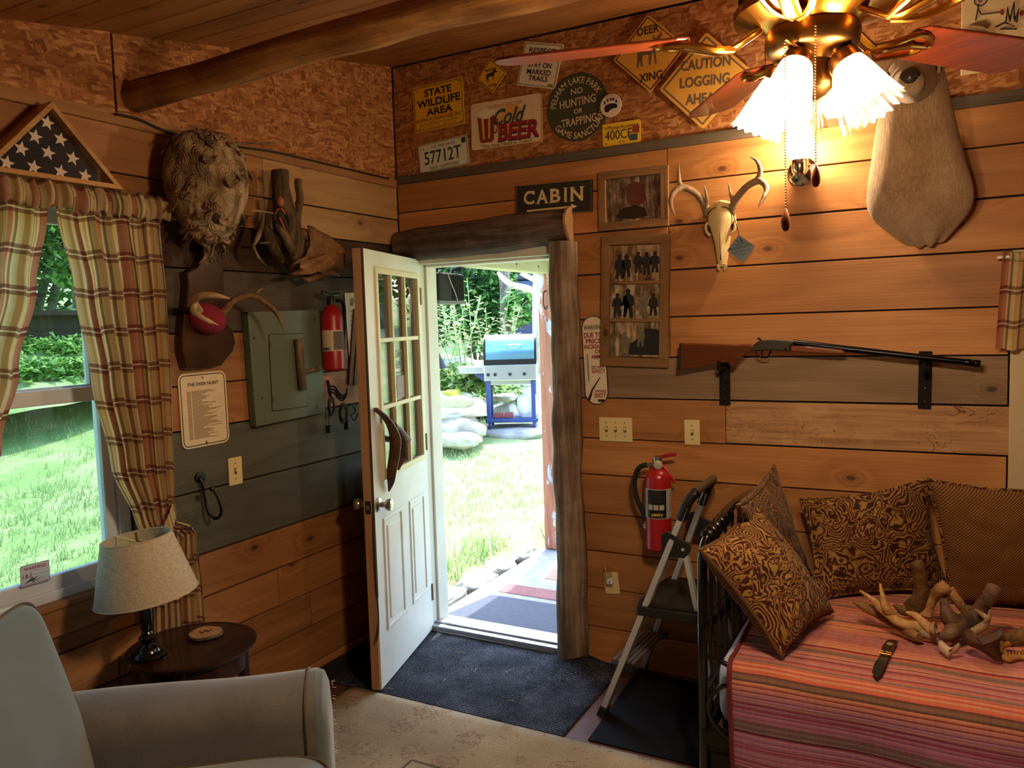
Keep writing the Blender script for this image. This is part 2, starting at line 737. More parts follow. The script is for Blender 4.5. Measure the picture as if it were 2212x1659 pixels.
beam_mat = make_log('peeled_log', '#3a1d0c', '#7a4f27', '#a6763f', 'x')
cedar_z = make_log('cedar_log_upright', '#2a201a', '#6d5a4b', '#9b8672', 'z', streak=14)
cedar_x = make_log('cedar_log_lintel', '#1e1512', '#4a3931', '#735d51', 'x', streak=14)
drift = make_log('driftwood', '#1d140e', '#40301f', '#6d573c', 'z', streak=16)
birch_handle = make_log('bark_branch', '#2b2118', '#5b4a36', '#8d7a5d', 'z', streak=14)


def make_peel():
    s = NT('peeling_painted_post')
    f, _ = s.noise(s.map(s.obj(), (7, 7, 2.2)), 1.6, 5, .62, .4)
    k = s.ramp(f, [(.56, 0.0), (.58, 1.0)])
    g, _ = s.noise(s.map(s.obj(), (30, 30, 2)), 1.0, 4, .6)
    old = s.ramp(g, [(.35, '#a9a6b4'), (.6, '#dcd9e2')])
    c = s.mix(k, s.ramp(g, [(.3, '#a4614a'), (.7, '#c98a6b')]), old)
    return s.pbr(c, .7)


peel_post = make_peel()

door_white = plain('old_white_door_paint', '#d9dbd2', .5, var=.06, vs=5, bump=.05)
jamb_white = plain('white_frame_paint', '#d4d5c6', .55, var=.07, vs=6)
cream_trim = plain('cream_window_trim', '#b8a684', .5, var=.04, vs=5)
muntin_reflect_tint = plain('muntin_paint_reflected_yellow', '#d5cda4', .5, var=.05)  # yellow of light reflected from the room is put into this colour
vinyl = plain('white_vinyl', '#c9cfdd', .35, var=.02)
pine_edge = wood('raw_door_edge', 'z', '#8a5f3d', '#b08560', '#c69c77', knots=0)
weather_strip = plain('brown_weather_strip', '#3b2f26', .7)
alum_sill = plain('aluminium_sill', '#b9bdc6', .35, metal=.75, var=.1, vs=30)
chrome = plain('chrome', '#d8d8d8', .12, metal=1.0, var=0)
satin_nickel = plain('satin_nickel', '#c2bdb2', .28, metal=1.0, var=0)
alum = plain('brushed_aluminium', '#c3c6ca', .42, metal=.45, var=.08, vs=40)
brass = plain('polished_brass', '#c58a35', .2, metal=1.0, var=.05)
brass_dark = plain('antique_brass', '#7d5a34', .3, metal=1.0, var=.08)
black_iron = plain('black_iron', '#0d0d0e', .42, metal=.3, var=0)
black_gloss = plain('black_gloss_metal', '#0b0a0b', .22, metal=.2, var=0, coat=.4)
black_plastic = plain('black_plastic', '#141415', .5, var=.1)
black_rubber = plain('black_rubber', '#101012', .8, var=.15)
gun_steel = plain('blued_steel', '#1a1b1e', .25, metal=.85, var=.05)
gun_receiver = plain('worn_receiver_steel', '#3b3935', .4, metal=.7, var=.15, vs=60)
leather = plain('dark_leather_strap', '#120e0b', .8, var=.2, vs=40, bump=.2, spec=.2)
panel_green = plain('grey_green_enamel', '#57614f', .5, var=.04, vs=8)
red_paint = plain('red_extinguisher_paint', '#9c1620', .3, var=.04, coat=.3)
red_dark = plain('old_red_paint', '#a3161a', .35, var=.05)
label_dark = plain('printed_dark_label', '#15161a', .4, var=.05)
label_silver = plain('printed_silver_label', '#a5a59c', .4, var=.05)
label_cream = plain('printed_cream_label', '#c9b79a', .5, var=.05)
ivory = plain('ivory_plastic', '#d7c48f', .4, var=.02)
ivory_dark = plain('ivory_slot', '#4d4128', .5, var=0)
white_plate = plain('white_plastic', '#dcdcd6', .4, var=.02)
sign_yellow = plain('sign_yellow', '#d9a317', .45, var=.05)
sign_amber = plain('sign_amber', '#dba548', .5, var=.05)
sign_white = plain('sign_white', '#d9cdb9', .5, var=.06)
sign_cream = plain('sign_cream', '#d8c4a0', .5, var=.06)
sign_green = plain('sign_dark_green', '#3a3b2c', .6, var=.08)
plate_white = plain('plate_white', '#cfd0c0', .45, var=.06)
plate_yellow = plain('plate_yellow', '#e0b92f', .4, var=.04)
ink_black = plain('ink_black', '#14110f', .6, var=0)
ink_navy = plain('ink_navy', '#17182f', .6, var=0)
ink_green = plain('ink_green', '#123c2e', .6, var=0)
ink_red = plain('ink_red', '#8f1f2c', .6, var=0)
ink_orange = plain('ink_orange', '#a8452a', .6, var=0)
ink_grey = plain('ink_grey', '#66584a', .6, var=0)
ink_brown = plain('ink_brown', '#7a6242', .6, var=0)
ink_cream = plain('ink_cream', '#cdb98c', .6, var=.1, vs=90)
ink_slate = plain('ink_slate', '#39474d', .6, var=0)
bear_brown = plain('beer_brown', '#7a3413', .5, var=.2)
foam = plain('beer_foam', '#ddd0b8', .6, var=.05)
chalk_black = plain('black_signboard', '#221d19', .7, var=.25, vs=30)
tag_blue = plain('blue_grey_tin', '#5f6f7d', .5, metal=.2, var=.08)
sticker_red = plain('sticker_red', '#8a3c22', .5, var=.08)
flag_blue = plain('navy_flag_cloth', '#171724', .85, var=.12, vs=60, sheen=.3)
flag_star = plain('flag_star_cloth', '#dac6b6', .8, var=.04)
notice_paper = NT('translucent_notice').pbr('#d5c9c6', .5, trans=.6)
paper_white = plain('paper', '#d8d2c4', .7, var=.04)
bone_m = plain('bleached_bone', '#d3bb88', .55, var=.14, vs=22, bump=.25)
bone_grey = plain('grey_bone', '#b59a82', .6, var=.14, vs=30, bump=.2)
bone_hole = plain('dark_cavity', '#2e2014', .9, var=.1)
red_felt = plain('red_felt', '#7a1026', .9, var=.08)
fabric_back = plain('flag_mount', '#0f0f18', .9, var=0)
mattress_m = plain('quilted_white_ticking', '#b9bcc4', .8, var=.06, vs=18, bump=.4, bs=18)
mat_out = plain('rubber_doormat', '#3a4150', .75, var=.18, vs=30, bump=.15, bs=150)
hinge_metal = plain('hinge_metal', '#8a7f68', .4, metal=.8, var=.05)
straw = plain('dry_straw', '#b9ad7c', .8, var=.1)


def make_antler(name, a, b, c):
    s = NT(name)
    f, _ = s.noise(s.obj(), 38, 6, .7, .8)
    g, _ = s.noise(s.obj(), 7, 2, .5)
    t = s.math('ADD', s.math('MULTIPLY', f, .5), s.math('MULTIPLY', g, .5))
    return s.pbr(s.ramp(t, [(.32, a), (.5, b), (.68, c)]), .5, 0, s.bump(f, .8, .007), .3)


antler_pale = make_antler('pale_antler', '#7a5d40', '#b89b75', '#d8c3a0')
antler_tan = make_antler('tan_antler', '#6a4726', '#a87c4a', '#cda673')
antler_brown = make_antler('brown_antler', '#3a2815', '#6d4f2e', '#9a764a')
antler_dark = make_antler('dark_antler', '#2b1f15', '#564031', '#80634a')
antler_grey = make_antler('grey_antler', '#4d3a2a', '#8b745c', '#b29b80')
moose_bone = make_antler('weathered_moose_antler', '#3a2316', '#75512f', '#9d744c')
moose_dark = make_antler('brown_moose_antler', '#27170d', '#50331f', '#734c31')


def make_glass(name, tint=(1, 1, 1), gloss=.07, rough=.0):
    s = NT(name)
    t = s.node('BsdfTransparent')
    s.put(t.inputs[0], tint)
    g = s.node('BsdfGlossy')
    s.put(g.inputs['Roughness'], rough)
    fr = s.node('LayerWeight')
    s.put(fr.inputs['Blend'], .22)
    m = s.node('MixShader')
    s.put(m.inputs[0], s.math('ADD', s.math('MULTIPLY', fr.outputs['Fresnel'], .8), gloss * .4, clamp=True))
    s.t.links.new(t.outputs[0], m.inputs[1])
    s.t.links.new(g.outputs[0], m.inputs[2])
    s.t.links.new(m.outputs[0], s.out.inputs['Surface'])
    return s.m


pane_glass = make_glass('window_glass')
dimming_glass = make_glass('window_glass_dimming_tint', (.58, .67, .62))  # tint added to dim the bright outdoor view, assuming an insect screen
case_glass = make_glass('case_glass', gloss=.02)


def make_shade_glass(name, tr=.45, transl=.4):
    s = NT(name)
    t = s.node('BsdfTransparent')
    s.put(t.inputs[0], (1, .93, .8))
    d = s.node('BsdfTranslucent')
    s.put(d.inputs[0], (1, .9, .72))
    g = s.node('BsdfGlossy')
    s.put(g.inputs['Roughness'], .08)
    m1 = s.node('MixShader')
    s.put(m1.inputs[0], transl)
    s.t.links.new(t.outputs[0], m1.inputs[1])
    s.t.links.new(d.outputs[0], m1.inputs[2])
    m2 = s.node('MixShader')
    lw = s.node('LayerWeight')
    s.put(lw.inputs['Blend'], .35)
    s.put(m2.inputs[0], s.math('MULTIPLY', lw.outputs['Fresnel'], .6, clamp=True))
    s.t.links.new(m1.outputs[0], m2.inputs[1])
    s.t.links.new(g.outputs[0], m2.inputs[2])
    s.t.links.new(m2.outputs[0], s.out.inputs['Surface'])
    return s.m


frost_glass = make_shade_glass('ribbed_lamp_glass', transl=.4)
clear_shade = make_shade_glass('clear_ribbed_glass', transl=.12)


def make_emit(name, col, k):
    s = NT(name)
    e = s.node('Emission')
    s.put(e.inputs[0], col)
    s.put(e.inputs[1], k)
    s.t.links.new(e.outputs[0], s.out.inputs['Surface'])
    return s.m


bulb_on = make_emit('lit_bulb', (1.0, .72, .36), 42.0)
bulb_white = make_emit('lit_bulb_white', (1.0, .78, .5), 60.0)
bulb_off = plain('unlit_bulb', '#d8d0c0', .3, var=0)


def make_plaid(name, through=.45, gain=1.0):
    s = NT(name)
    uv = s.sep(s.uv())
    u = s.math('FRACT', s.math('DIVIDE', uv[0], .20))
    v = s.math('FRACT', s.math('DIVIDE', uv[1], .125))
    warp = s.ramp(u, [(0, '#ad544d'), (.22, '#dcc696'), (.27, '#6d5440'), (.33, '#e0cfa2'), (.44, '#cf9c55'), (.53, '#e4d5ab'), (.61, '#74593f'),
                      (.67, '#dfcb9c'), (.79, '#c99a5b'), (.85, '#e5d8b2'), (.94, '#964c42')], 'CONSTANT')
    weft = s.ramp(v, [(0, '#dfce9f'), (.42, '#d6bd88'), (.62, '#77453a'), (.72, '#f0e4c4'), (.76, '#77453a'), (.86, '#dfce9f')], 'CONSTANT')
    wm = s.ramp(v, [(0, .25), (.62, .72), (.86, .22)], 'CONSTANT')
    c = s.mix(wm, warp, weft)
    th, _ = s.noise(s.map(s.uv(), (900, 60, 1)), 1.0, 2, .5)
    c = s.hsv(c, .5, 1.0, s.math('MULTIPLY', s.math('ADD', s.math('MULTIPLY', th, .25), .86), gain))
    return s.pbr(c, .85, sheen=.15, spec=.2, trans=through)


plaid = make_plaid('plaid_curtain_cloth')
plaid_thick = make_plaid('plaid_gathered_cloth', .3, .8)


def make_paisley(name, k):
    s = NT(name)
    co = s.obj()
    _, wc = s.noise(co, 7, 2, .5)
    warp = s.vadd(co, s.vadd(s.vadd(wc, (.5, .5, .5), 'SUBTRACT'), (.16, .16, .16), 'MULTIPLY'))
    d = s.math('SINE', s.math('MULTIPLY', s.vor(warp, 9.0).outputs['Distance'], 58.0))
    n, _ = s.noise(warp, 10, 3, .5)
    e = s.math('SINE', s.math('MULTIPLY', n, 95.0))
    sel, _ = s.noise(co, 6, 1)
    t = s.mix(s.ramp(sel, [(.45, 0.0), (.55, 1.0)]), d, e)
    t = s.math('ADD', s.math('MULTIPLY', t, .5), .5)
    c = s.ramp(t, [(.18, '#32130b'), (.36, '#4f2a14'), (.52, '#6d4720'), (.72, '#7d5728'), (.9, '#96703a')])
    f, _ = s.noise(co, 3, 2)
    c = s.hsv(c, .5, 1, s.math('MULTIPLY', s.math('ADD', s.math('MULTIPLY', f, .5), .75), k))
    return s.pbr(c, .8, 0, s.bump(t, .25, .003), .2, sheen=.05)


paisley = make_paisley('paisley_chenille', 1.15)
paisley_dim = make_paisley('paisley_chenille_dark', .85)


def make_weave():
    s = NT('basket_weave_cloth')
    uv = s.sep(s.uv())
    a = s.math('SINE', s.math('MULTIPLY', uv[0], 2 * PI / .0105))
    b = s.math('SINE', s.math('MULTIPLY', uv[1], 2 * PI / .0105))
    t = s.math('ADD', s.math('MULTIPLY', s.math('MULTIPLY', a, b), .5), .5)
    c = s.ramp(t, [(.25, '#38200f'), (.6, '#6b4520'), (.9, '#93682f')])
    return s.pbr(c, .8, 0, s.bump(t, .6, .004), .2, sheen=.05)


weave = make_weave()


def make_quilt():
    s = NT('striped_quilt_cloth')
    uv = s.sep(s.uv())
    wob, _ = s.noise(s.map(s.uv(), (3, 3, 1)), 1.0, 2)
    v = s.math('ADD', uv[1], s.math('MULTIPLY', wob, .012))
    a = s.noise1(v, 120, 2)
    b = s.noise1(s.math('ADD', v, 7.7), 38, 1)
    t = s.math('ADD', s.math('MULTIPLY', a, .62), s.math('MULTIPLY', b, .38))
    warm = s.ramp(t, [(.0, '#57161c'), (.36, '#8d2a28'), (.42, '#c2613f'), (.49, '#cf8a60'), (.54, '#b4594a'), (.585, '#d69c70'), (.63, '#e3c09c'), (.67, '#8a3230'), (.72, '#c4683f')], 'CONSTANT')
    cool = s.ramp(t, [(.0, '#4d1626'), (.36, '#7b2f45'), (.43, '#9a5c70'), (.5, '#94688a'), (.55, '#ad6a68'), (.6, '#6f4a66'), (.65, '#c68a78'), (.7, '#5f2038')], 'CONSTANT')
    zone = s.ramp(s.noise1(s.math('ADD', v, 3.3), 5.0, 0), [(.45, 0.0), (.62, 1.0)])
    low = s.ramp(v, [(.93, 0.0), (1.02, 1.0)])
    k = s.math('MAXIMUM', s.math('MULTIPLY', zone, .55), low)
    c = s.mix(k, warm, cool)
    grey = s.ramp(s.noise1(s.math('ADD', v, 11.1), 19, 0), [(.655, 0.0), (.67, 1.0)])
    c = s.mix(s.math('MULTIPLY', grey, .75), c, '#5d5146')
    x, _ = s.noise(s.map(s.uv(), (70, 8, 1)), 1.0, 3, .6)
    c = s.hsv(c, .5, 1.0, s.math('ADD', s.math('MULTIPLY', x, .45), .76))
    st = s.math('ABSOLUTE', s.math('SINE', s.math('MULTIPLY', uv[1], PI / .017)))
    h = s.math('ADD', s.math('MULTIPLY', s.math('POWER', st, .5), .6), s.math('MULTIPLY', x, 1.0))
    return s.pbr(c, .85, 0, s.bump(h, .5, .006), .2, sheen=.15)


quilt_m = make_quilt()
quilt_trim = plain('dark_red_binding', '#641620', .8, var=.05)


def make_sofa():
    s = NT('sage_microsuede')
    f, _ = s.noise(s.obj(), 6, 4, .6)
    g, _ = s.noise(s.obj(), 240, 2, .6)
    t = s.math('ADD', s.math('MULTIPLY', f, .6), s.math('MULTIPLY', g, .4))
    return s.pbr(s.ramp(t, [(.35, '#5d5a55'), (.65, '#76726b')]), .9, 0, s.bump(g, .15, .002), .2, sheen=.6)


sofa_m = make_sofa()
sofa_blue = plain('blue_grey_suede', '#67727c', .9, var=.1, vs=7, sheen=.6)
sofa_cush = plain('sage_suede_cushion', '#56656a', .9, var=.1, vs=7, sheen=.6)
sofa_welt = plain('brown_welt', '#5e5342', .85, var=.08)


def make_linen():
    s = NT('linen_lampshade')
    a, _ = s.noise(s.map(s.obj(), (60, 60, 420)), 1.0, 2, .6)
    b, _ = s.noise(s.map(s.obj(), (300, 300, 40)), 1.0, 2, .6)
    t = s.math('ADD', s.math('MULTIPLY', a, .5), s.math('MULTIPLY', b, .5))
    return s.pbr(s.ramp(t, [(.35, '#bdb097'), (.65, '#e3d8c2')]), .9, 0, s.bump(t, .5, .004), .1, trans=.3)


linen = make_linen()


def make_nest():
    s = NT('grey_wasp_paper')
    co = s.obj()
    _, wc = s.noise(co, 9, 2, .5)
    warp = s.vadd(co, s.vadd(wc, (.07, .07, .07), 'MULTIPLY'))
    v = s.vor(s.map(warp, (24, 24, 15)), 1.0)
    z = s.sep(warp)[2]
    d = v.outputs['Distance']
    rows = s.math('SINE', s.math('MULTIPLY', d, 34.0))
    f, _ = s.noise(co, 11, 4, .6)
    t = s.math('ADD', s.math('MULTIPLY', rows, .03), f)
    c = s.ramp(t, [(.28, '#4f3c2a'), (.45, '#846d52'), (.58, '#a08868'), (.75, '#bba98c')])
    c = s.mix(s.ramp(d, [(.55, 0.0), (.8, .6)]), c, '#4a392c')
    return s.pbr(c, .9, 0, s.bump(s.math('ADD', s.math('MULTIPLY', rows, .08), s.math('MULTIPLY', d, -1.6)), .9, .016), .1)


nest_m = make_nest()


def make_fur(name, a, b, c, axis=(3, 3, 1)):
    s = NT(name)
    f, _ = s.noise(s.map(s.obj(), (170, 170, 26)), 1.0, 4, .65, .6)
    g, _ = s.noise(s.obj(), 5, 3, .6)
    t = s.math('ADD', s.math('MULTIPLY', f, .45), s.math('MULTIPLY', g, .55))
    return s.pbr(s.ramp(t, [(.34, a), (.5, b), (.66, c)]), .85, 0, s.bump(f, .8, .008), .15, sheen=.5)


fur = make_fur('deer_fur', '#77583c', '#a48362', '#c2a482')
fur_pale = make_fur('pale_deer_fur', '#7b6045', '#a48868', '#c4ab8a')


def make_rug():
    s = NT('cream_patterned_rug')
    co = s.obj()
    f, fc = s.noise(co, 6, 2, .5)
    warp = s.vadd(co, s.vadd(fc, (.16, .16, .16), 'MULTIPLY'))
    n, _ = s.noise(warp, 11, 2, .5)
    k = s.ramp(s.math('ABSOLUTE', s.math('SINE', s.math('MULTIPLY', n, 44.0))), [(.05, 1.0), (.28, 0.0)])
    w2 = s.vadd(co, s.vadd(s.noise(co, 22, 3, .6)[1], (.13, .13, .13), 'MULTIPLY'))
    v = s.vor(w2, 5.2)
    d = v.outputs['Distance']
    fl = s.math('MULTIPLY', s.math('LESS_THAN', d, .34), s.math('GREATER_THAN', s.math('SINE', s.math('MULTIPLY', d, 48.0)), .2))
    big, _ = s.noise(co, 1.6, 3, .6)
    base = s.ramp(big, [(.35, '#8f7d60'), (.65, '#b3a182')])
    c = s.mix(s.math('MULTIPLY', k, .55), base, '#665a42')
    c = s.mix(s.math('MULTIPLY', fl, .42), c, '#6b4036')
    xyz = s.sep(co)
    edge = s.math('LESS_THAN', s.math('ABSOLUTE', s.math('ADD', xyz[1], 1.13)), .006)
    e2 = s.math('LESS_THAN', s.math('ABSOLUTE', s.math('ADD', xyz[0], -.78)), .006)
    m1 = s.math('MULTIPLY', edge, s.math('GREATER_THAN', xyz[0], .78))
    m2 = s.math('MULTIPLY', e2, s.math('LESS_THAN', xyz[1], -1.13))
    c = s.mix(s.math('MULTIPLY', s.math('MAXIMUM', m1, m2), .75), c, '#3d3023')
    h, _ = s.noise(co, 260, 2, .6)
    c = s.hsv(c, .5, .95, s.math('ADD', s.math('MULTIPLY', h, .3), .82))
    return s.pbr(c, .95, 0, s.bump(h, .4, .004), .1)


rug_m = make_rug()


def make_rib():
    s = NT('ribbed_black_carpet')
    xyz = s.sep(s.obj())
    wob, _ = s.noise(s.obj(), 40, 3, .6)
    r = s.math('SINE', s.math('ADD', s.math('MULTIPLY', xyz[1], 2 * PI / .0125), s.math('MULTIPLY', wob, 2.2)))
    g, _ = s.noise(s.obj(), 160, 3, .7)
    t = s.math('ADD', s.math('MULTIPLY', r, .22), g)
    big, _ = s.noise(s.obj(), 5, 4, .6)
    c = s.ramp(s.math('ADD', t, s.math('MULTIPLY', s.math('SUBTRACT', big, .5), .5)), [(.36, '#0a0b10'), (.62, '#232734'), (.8, '#7d8496')])
    return s.pbr(c, .9, 0, s.bump(t, .7, .006), .15)


rib_m = make_rib()
mat_black = plain('black_flat_carpet', '#0c0d12', .95, var=.3, vs=90, bump=.3, bs=200, spec=.2)
tread = None


def make_tread():
    s = NT('ribbed_step_rubber')
    xyz = s.sep(s.obj())
    r = s.math('SINE', s.math('MULTIPLY', xyz[1], 2 * PI / .014))
    return s.pbr(s.ramp(r, [(.3, '#15110f'), (.8, '#3a322c')]), .6, 0, s.bump(r, .6, .004), .3)


tread = make_tread()


def make_fan_blade():
    s = NT('cherry_fan_blade')
    f, _ = s.noise(s.map(s.obj(), (3, 60, 60)), 1.0, 3, .6)
    return s.pbr(s.ramp(f, [(.3, '#54200f'), (.7, '#7d3519')]), .35, 0, None, .4, coat=.25)


blade_m = make_fan_blade()


# outdoors
def make_ground():
    s = NT('lawn_ground')
    f, _ = s.noise(s.obj(), 1.3, 4, .6)
    g, _ = s.noise(s.obj(), 30, 4, .65)
    t = s.math('ADD', s.math('MULTIPLY', f, .6), s.math('MULTIPLY', g, .4))
    c = s.ramp(t, [(.36, '#bcae94'), (.46, '#adb484'), (.56, '#8ba565'), (.7, '#a6bd80')])
    return s.pbr(c, .95, 0, s.bump(g, .8, .03), .1)


ground_m = make_ground()


def leafmat(name, a, b, through=.35, vs=3.0):
    s = NT(name)
    r = s.island()
    c = s.mix(r, a, b)
    return s.pbr(c, .6, 0, None, .35, trans=through)


grass_m = leafmat('grass_blades', '#86a562', '#c9d3a0', .4)
leaf_green = leafmat('green_leaves', '#2f6a2c', '#86b85e', .4)
leaf_dark = leafmat('dark_leaves', '#1d3d1c', '#4d7a3c', .35)
leaf_pale = leafmat('pale_willowherb_leaves', '#7d9a5d', '#c9d6a0', .4)
leaf_fern = leafmat('fern_leaves', '#4b8030', '#9cc060', .4)
bark_m = make_log('grey_bark', '#2e2a24', '#5e574c', '#8a8274', 'z')
birch_m = make_log('birch_bark', '#6b665e', '#b9b4aa', '#e2dfd8', 'z')
stone_m = plain('grey_stone', '#a8a49a', .9, var=.25, vs=7, bump=.6, bs=16)
moss_m = plain('mossy_stone', '#a6a77c', .9, var=.3, vs=6, bump=.6, bs=16)
moss_top = plain('moss', '#8f9a2e', .95, var=.3, vs=12, bump=.6, bs=40)
concrete = plain('pale_concrete', '#9c9c9a', .9, var=.18, vs=18, bump=.5, bs=70)
brick_m = plain('faded_red_brick', '#8a5a55', .9, var=.15, vs=30, bump=.3)
brick_red = plain('red_brick', '#8c4640', .9, var=.15, vs=30, bump=.3)
grill_blue = plain('navy_cart_enamel', '#2b3f78', .4, var=.06)
grill_steel = plain('stainless_steel', '#c9ced2', .25, metal=.85, var=.05)
grill_lid = plain('polished_blue_lid', '#7fb0c6', .22, metal=.75, var=.12, vs=4)
tank_white = plain('white_tank_paint', '#d9dad6', .4, var=.04)
bin_blue = plain('slate_blue_plastic', '#39456a', .55, var=.05)
beam_cream = plain('weathered_cream_beam', '#c8c6a6', .7, var=.08, vs=8)
roof_dark = plain('dark_underside', '#3d3630', .9, var=.2)
wall_dark = plain('shed_siding', '#3a332d', .9, var=.15)
# ------------------------------------------------------------------ the room
RX, RY = 4.9, -4.7          # right and front limits of the room


def ceil_z(y):
    return 3.04 + .195 * y


dark_core = plain('dark_wall_core', '#150d08', .95, var=0)


def board_wall(name, rows, fr, mats, holes, parent=None, t=.02, rnd=3):
    """rows: (v0, v1, material index, [joints along u], u0, u1); fr = (o, u, v, n) with n into the room; holes: (u0, u1, v0, v1)"""
    random.seed(rnd)
    mb = MB()
    for v0, v1, mi, joints, u0, u1 in rows:
        cuts = [u0] + list(joints) + [u1]
        for a, b in zip(cuts[:-1], cuts[1:]):
            segs = [(a, b)]
            for hu0, hu1, hv0, hv1 in holes:
                if v1 > hv0 + .01 and v0 < hv1 - .01:
                    new = []
                    for p, q in segs:
                        if q <= hu0 or p >= hu1:
                            new.append((p, q))
                        else:
                            if p < hu0:
                                new.append((p, hu0))
                            if q > hu1:
                                new.append((hu1, q))
                    segs = new
            m_i = mi
            for p, q in segs:
                e = random.uniform(0, .003)
                g = random.uniform(.0022, .0048)
                mb.box((p + .001, v0 + g, -t), (q - .001, v1 - g * .6, -e), m_i, fr)
    o = mb.build(name, mats, parent, smooth=False, bevel=.0018, bseg=1)
    return structure(o) if parent is None else o


BW = (V((0, 0, 0)), V((1, 0, 0)), V((0, 0, 1)), V((0, -1, 0)))       # back wall: u = x, v = z
LW = (V((0, 0, 0)), V((0, 1, 0)), V((0, 0, 1)), V((1, 0, 0)))        # left wall: u = y, v = z
DOOR_HOLE = (.075, .925, -.1, 2.045)
WIN2 = (2.875, 3.75, .78, 1.80)
XE = 2.782
rows = []
for (a, b, mi, j) in ((0, .177, 0, [1.9]), (.177, .373, 0, [2.3]), (.373, .555, 0, []), (.555, .743, 0, [2.2]), (.743, .931, 0, []),
                      (.931, 1.11, 0, []), (1.303, 1.495, 1, [1.73]), (1.495, 1.678, 0, [1.478]),
                      (1.678, 1.888, 0, [1.478]), (1.888, 2.085, 0, [1.478]), (2.085, 2.276, 0, [1.478]), (2.276, 2.428, 0, [1.478])):
    rows.append((a, b, mi, j, 0.0, XE if a < 1.87 else RX))
rows.append((1.11, 1.303, 0, [], 0.0, 1.725))
rows.append((1.11, 1.303, 2, [], 1.725, XE + .012))
for a, b in ((0, .19), (.19, .38), (.38, .58), (.58, .78)):
    rows.append((a, b, 0, [], XE, RX))
rows.append((.78, 1.2, 0, [], 3.86, RX))
rows.append((1.2, 1.65, 0, [], 3.86, RX))
rows.append((1.65, 1.888, 0, [], 3.86, RX))
wall_back = board_wall('wall_back', rows, BW, [pine_x, pine_gun, pine_spalt], [DOOR_HOLE, WIN2])
core = MB()
for lo, hi in (((-.2, .021, -.1), (.075, .16, 3.06)), ((.925, .021, -.1), (2.875, .16, 3.06)), ((.075, .021, 2.045), (.925, .16, 3.06)),
               ((2.875, .021, -.1), (3.75, .16, .78)), ((2.875, .021, 1.80), (3.75, .16, 3.06)), ((3.75, .021, -.1), (RX + .2, .16, 3.06))):
    core.box(lo, hi)
core.build('core', dark_core, wall_back, smooth=False)
up = MB().box((0, 2.428, -.02), (1.9, 3.03, -.004), 0, BW).box((1.904, 2.428, -.02), (RX, 3.03, -.004), 0, BW)
up.build('strand_board_panel', osb, wall_back, smooth=False)
tr = MB().box((0, 2.426, 0), (RX, 2.468, .012), 0, BW)
structure(tr.build('trim_1', trim_grey, smooth=False, bevel=.002))

WIN1 = (-2.86, -1.672, .80, 2.14)
rows = []
for (a, b, mi, j) in ((0, .12, 0, [-1.9]), (.12, .298, 0, [-1.25]), (.298, .46, 0, [-.8]), (.46, .626, 0, [-1.0]), (.626, .80, 0, [-2.1]),
                      (.80, 1.052, 1, []), (1.052, 1.297, 1, [-1.75]), (1.297, 1.47, 0, []), (1.47, 1.67, 0, []), (1.67, 1.92, 2, []),
                      (1.92, 2.10, 3, [])):
    rows.append((a, b, mi, j, RY, 0.0))
for a, b in ((2.10, 2.24), (2.24, 2.412)):
    rows += [(a, b, 0, [-1.3], RY, -.96), (a, b, 4, [], -.96, 0.0)]
wall_left = board_wall('wall_left', rows, LW, [pine_y, grey_y, greyd_y, dark_y, pale_y], [WIN1], rnd=8)
core = MB()
for lo, hi in (((-.16, RY - .2, -.1), (-.021, WIN1[0], 3.06)), ((-.16, WIN1[1], -.1), (-.021, .021, 3.06)),
               ((-.16, WIN1[0], -.1), (-.021, WIN1[1], WIN1[2])), ((-.16, WIN1[0], WIN1[3]), (-.021, WIN1[1], 3.06))):
    core.box(lo, hi)
core.build('core', dark_core, wall_left, smooth=False)


def slope_panel(name, y0, y1, x0, x1, parent):
    mb = MB()
    vs = []
    for x in (x0, x1):
        vs += [V((x, y0, 2.412)), V((x, y1, 2.412)), V((x, y1, ceil_z(y1) + .005)), V((x, y0, ceil_z(y0) + .005))]
    mb.add(vs, [(0, 1, 2, 3), (7, 6, 5, 4), (0, 4, 5, 1), (1, 5, 6, 2), (2, 6, 7, 3), (3, 7, 4, 0)])
    return mb.build(name, osb, parent, smooth=False)


slope_panel('strand_board_panel', RY, -1.652, -.02, .012, wall_left)
slope_panel('strand_board_panel', -1.63, 0.0, -.02, -.006, wall_left)
tr = MB().box((RY, 2.405, 0), (-.02, 2.447, .016), 0, LW)
structure(tr.build('trim_2', trim_pine, smooth=False, bevel=.002))

# ceiling boards along x on the slope
mb = MB()
y = 0.16
random.seed(5)
while y > RY - .2:
    w = .148
    g = .0025
    ya, yb = y - g, y - w + g
    ya0, yb0 = ya, yb
    js = [-.2, random.uniform(.6, 2.2), random.uniform(2.8, 4.2), RX + .2]
    for xa, xb in zip(js[:-1], js[1:]):
        vs = []
        for x in (xa + .001, xb - .001):
            vs += [V((x, ya, ceil_z(ya))), V((x, yb, ceil_z(yb))), V((x, yb, ceil_z(yb) + .02)), V((x, ya, ceil_z(ya) + .02))]
        mb.add(vs, [(0, 1, 2, 3), (7, 6, 5, 4), (0, 4, 5, 1), (1, 5, 6, 2), (2, 6, 7, 3), (3, 7, 4, 0)])
    y -= w
ceiling = structure(mb.build('ceiling', ceil_x, smooth=False, bevel=.002, bseg=1))
rb = MB()
vs = []
for x in (-.6, RX + .4):
    vs += [V((x, .9, ceil_z(.9) + .03)), V((x, RY - .4, ceil_z(RY - .4) + .03)), V((x, RY - .4, ceil_z(RY - .4) + .2)), V((x, .9, ceil_z(.9) + .2))]
rb.add(vs, [(0, 1, 2, 3), (7, 6, 5, 4), (0, 4, 5, 1), (1, 5, 6, 2), (2, 6, 7, 3), (3, 7, 4, 0)])
rb.build('roof_deck', roof_dark, ceiling, smooth=False)

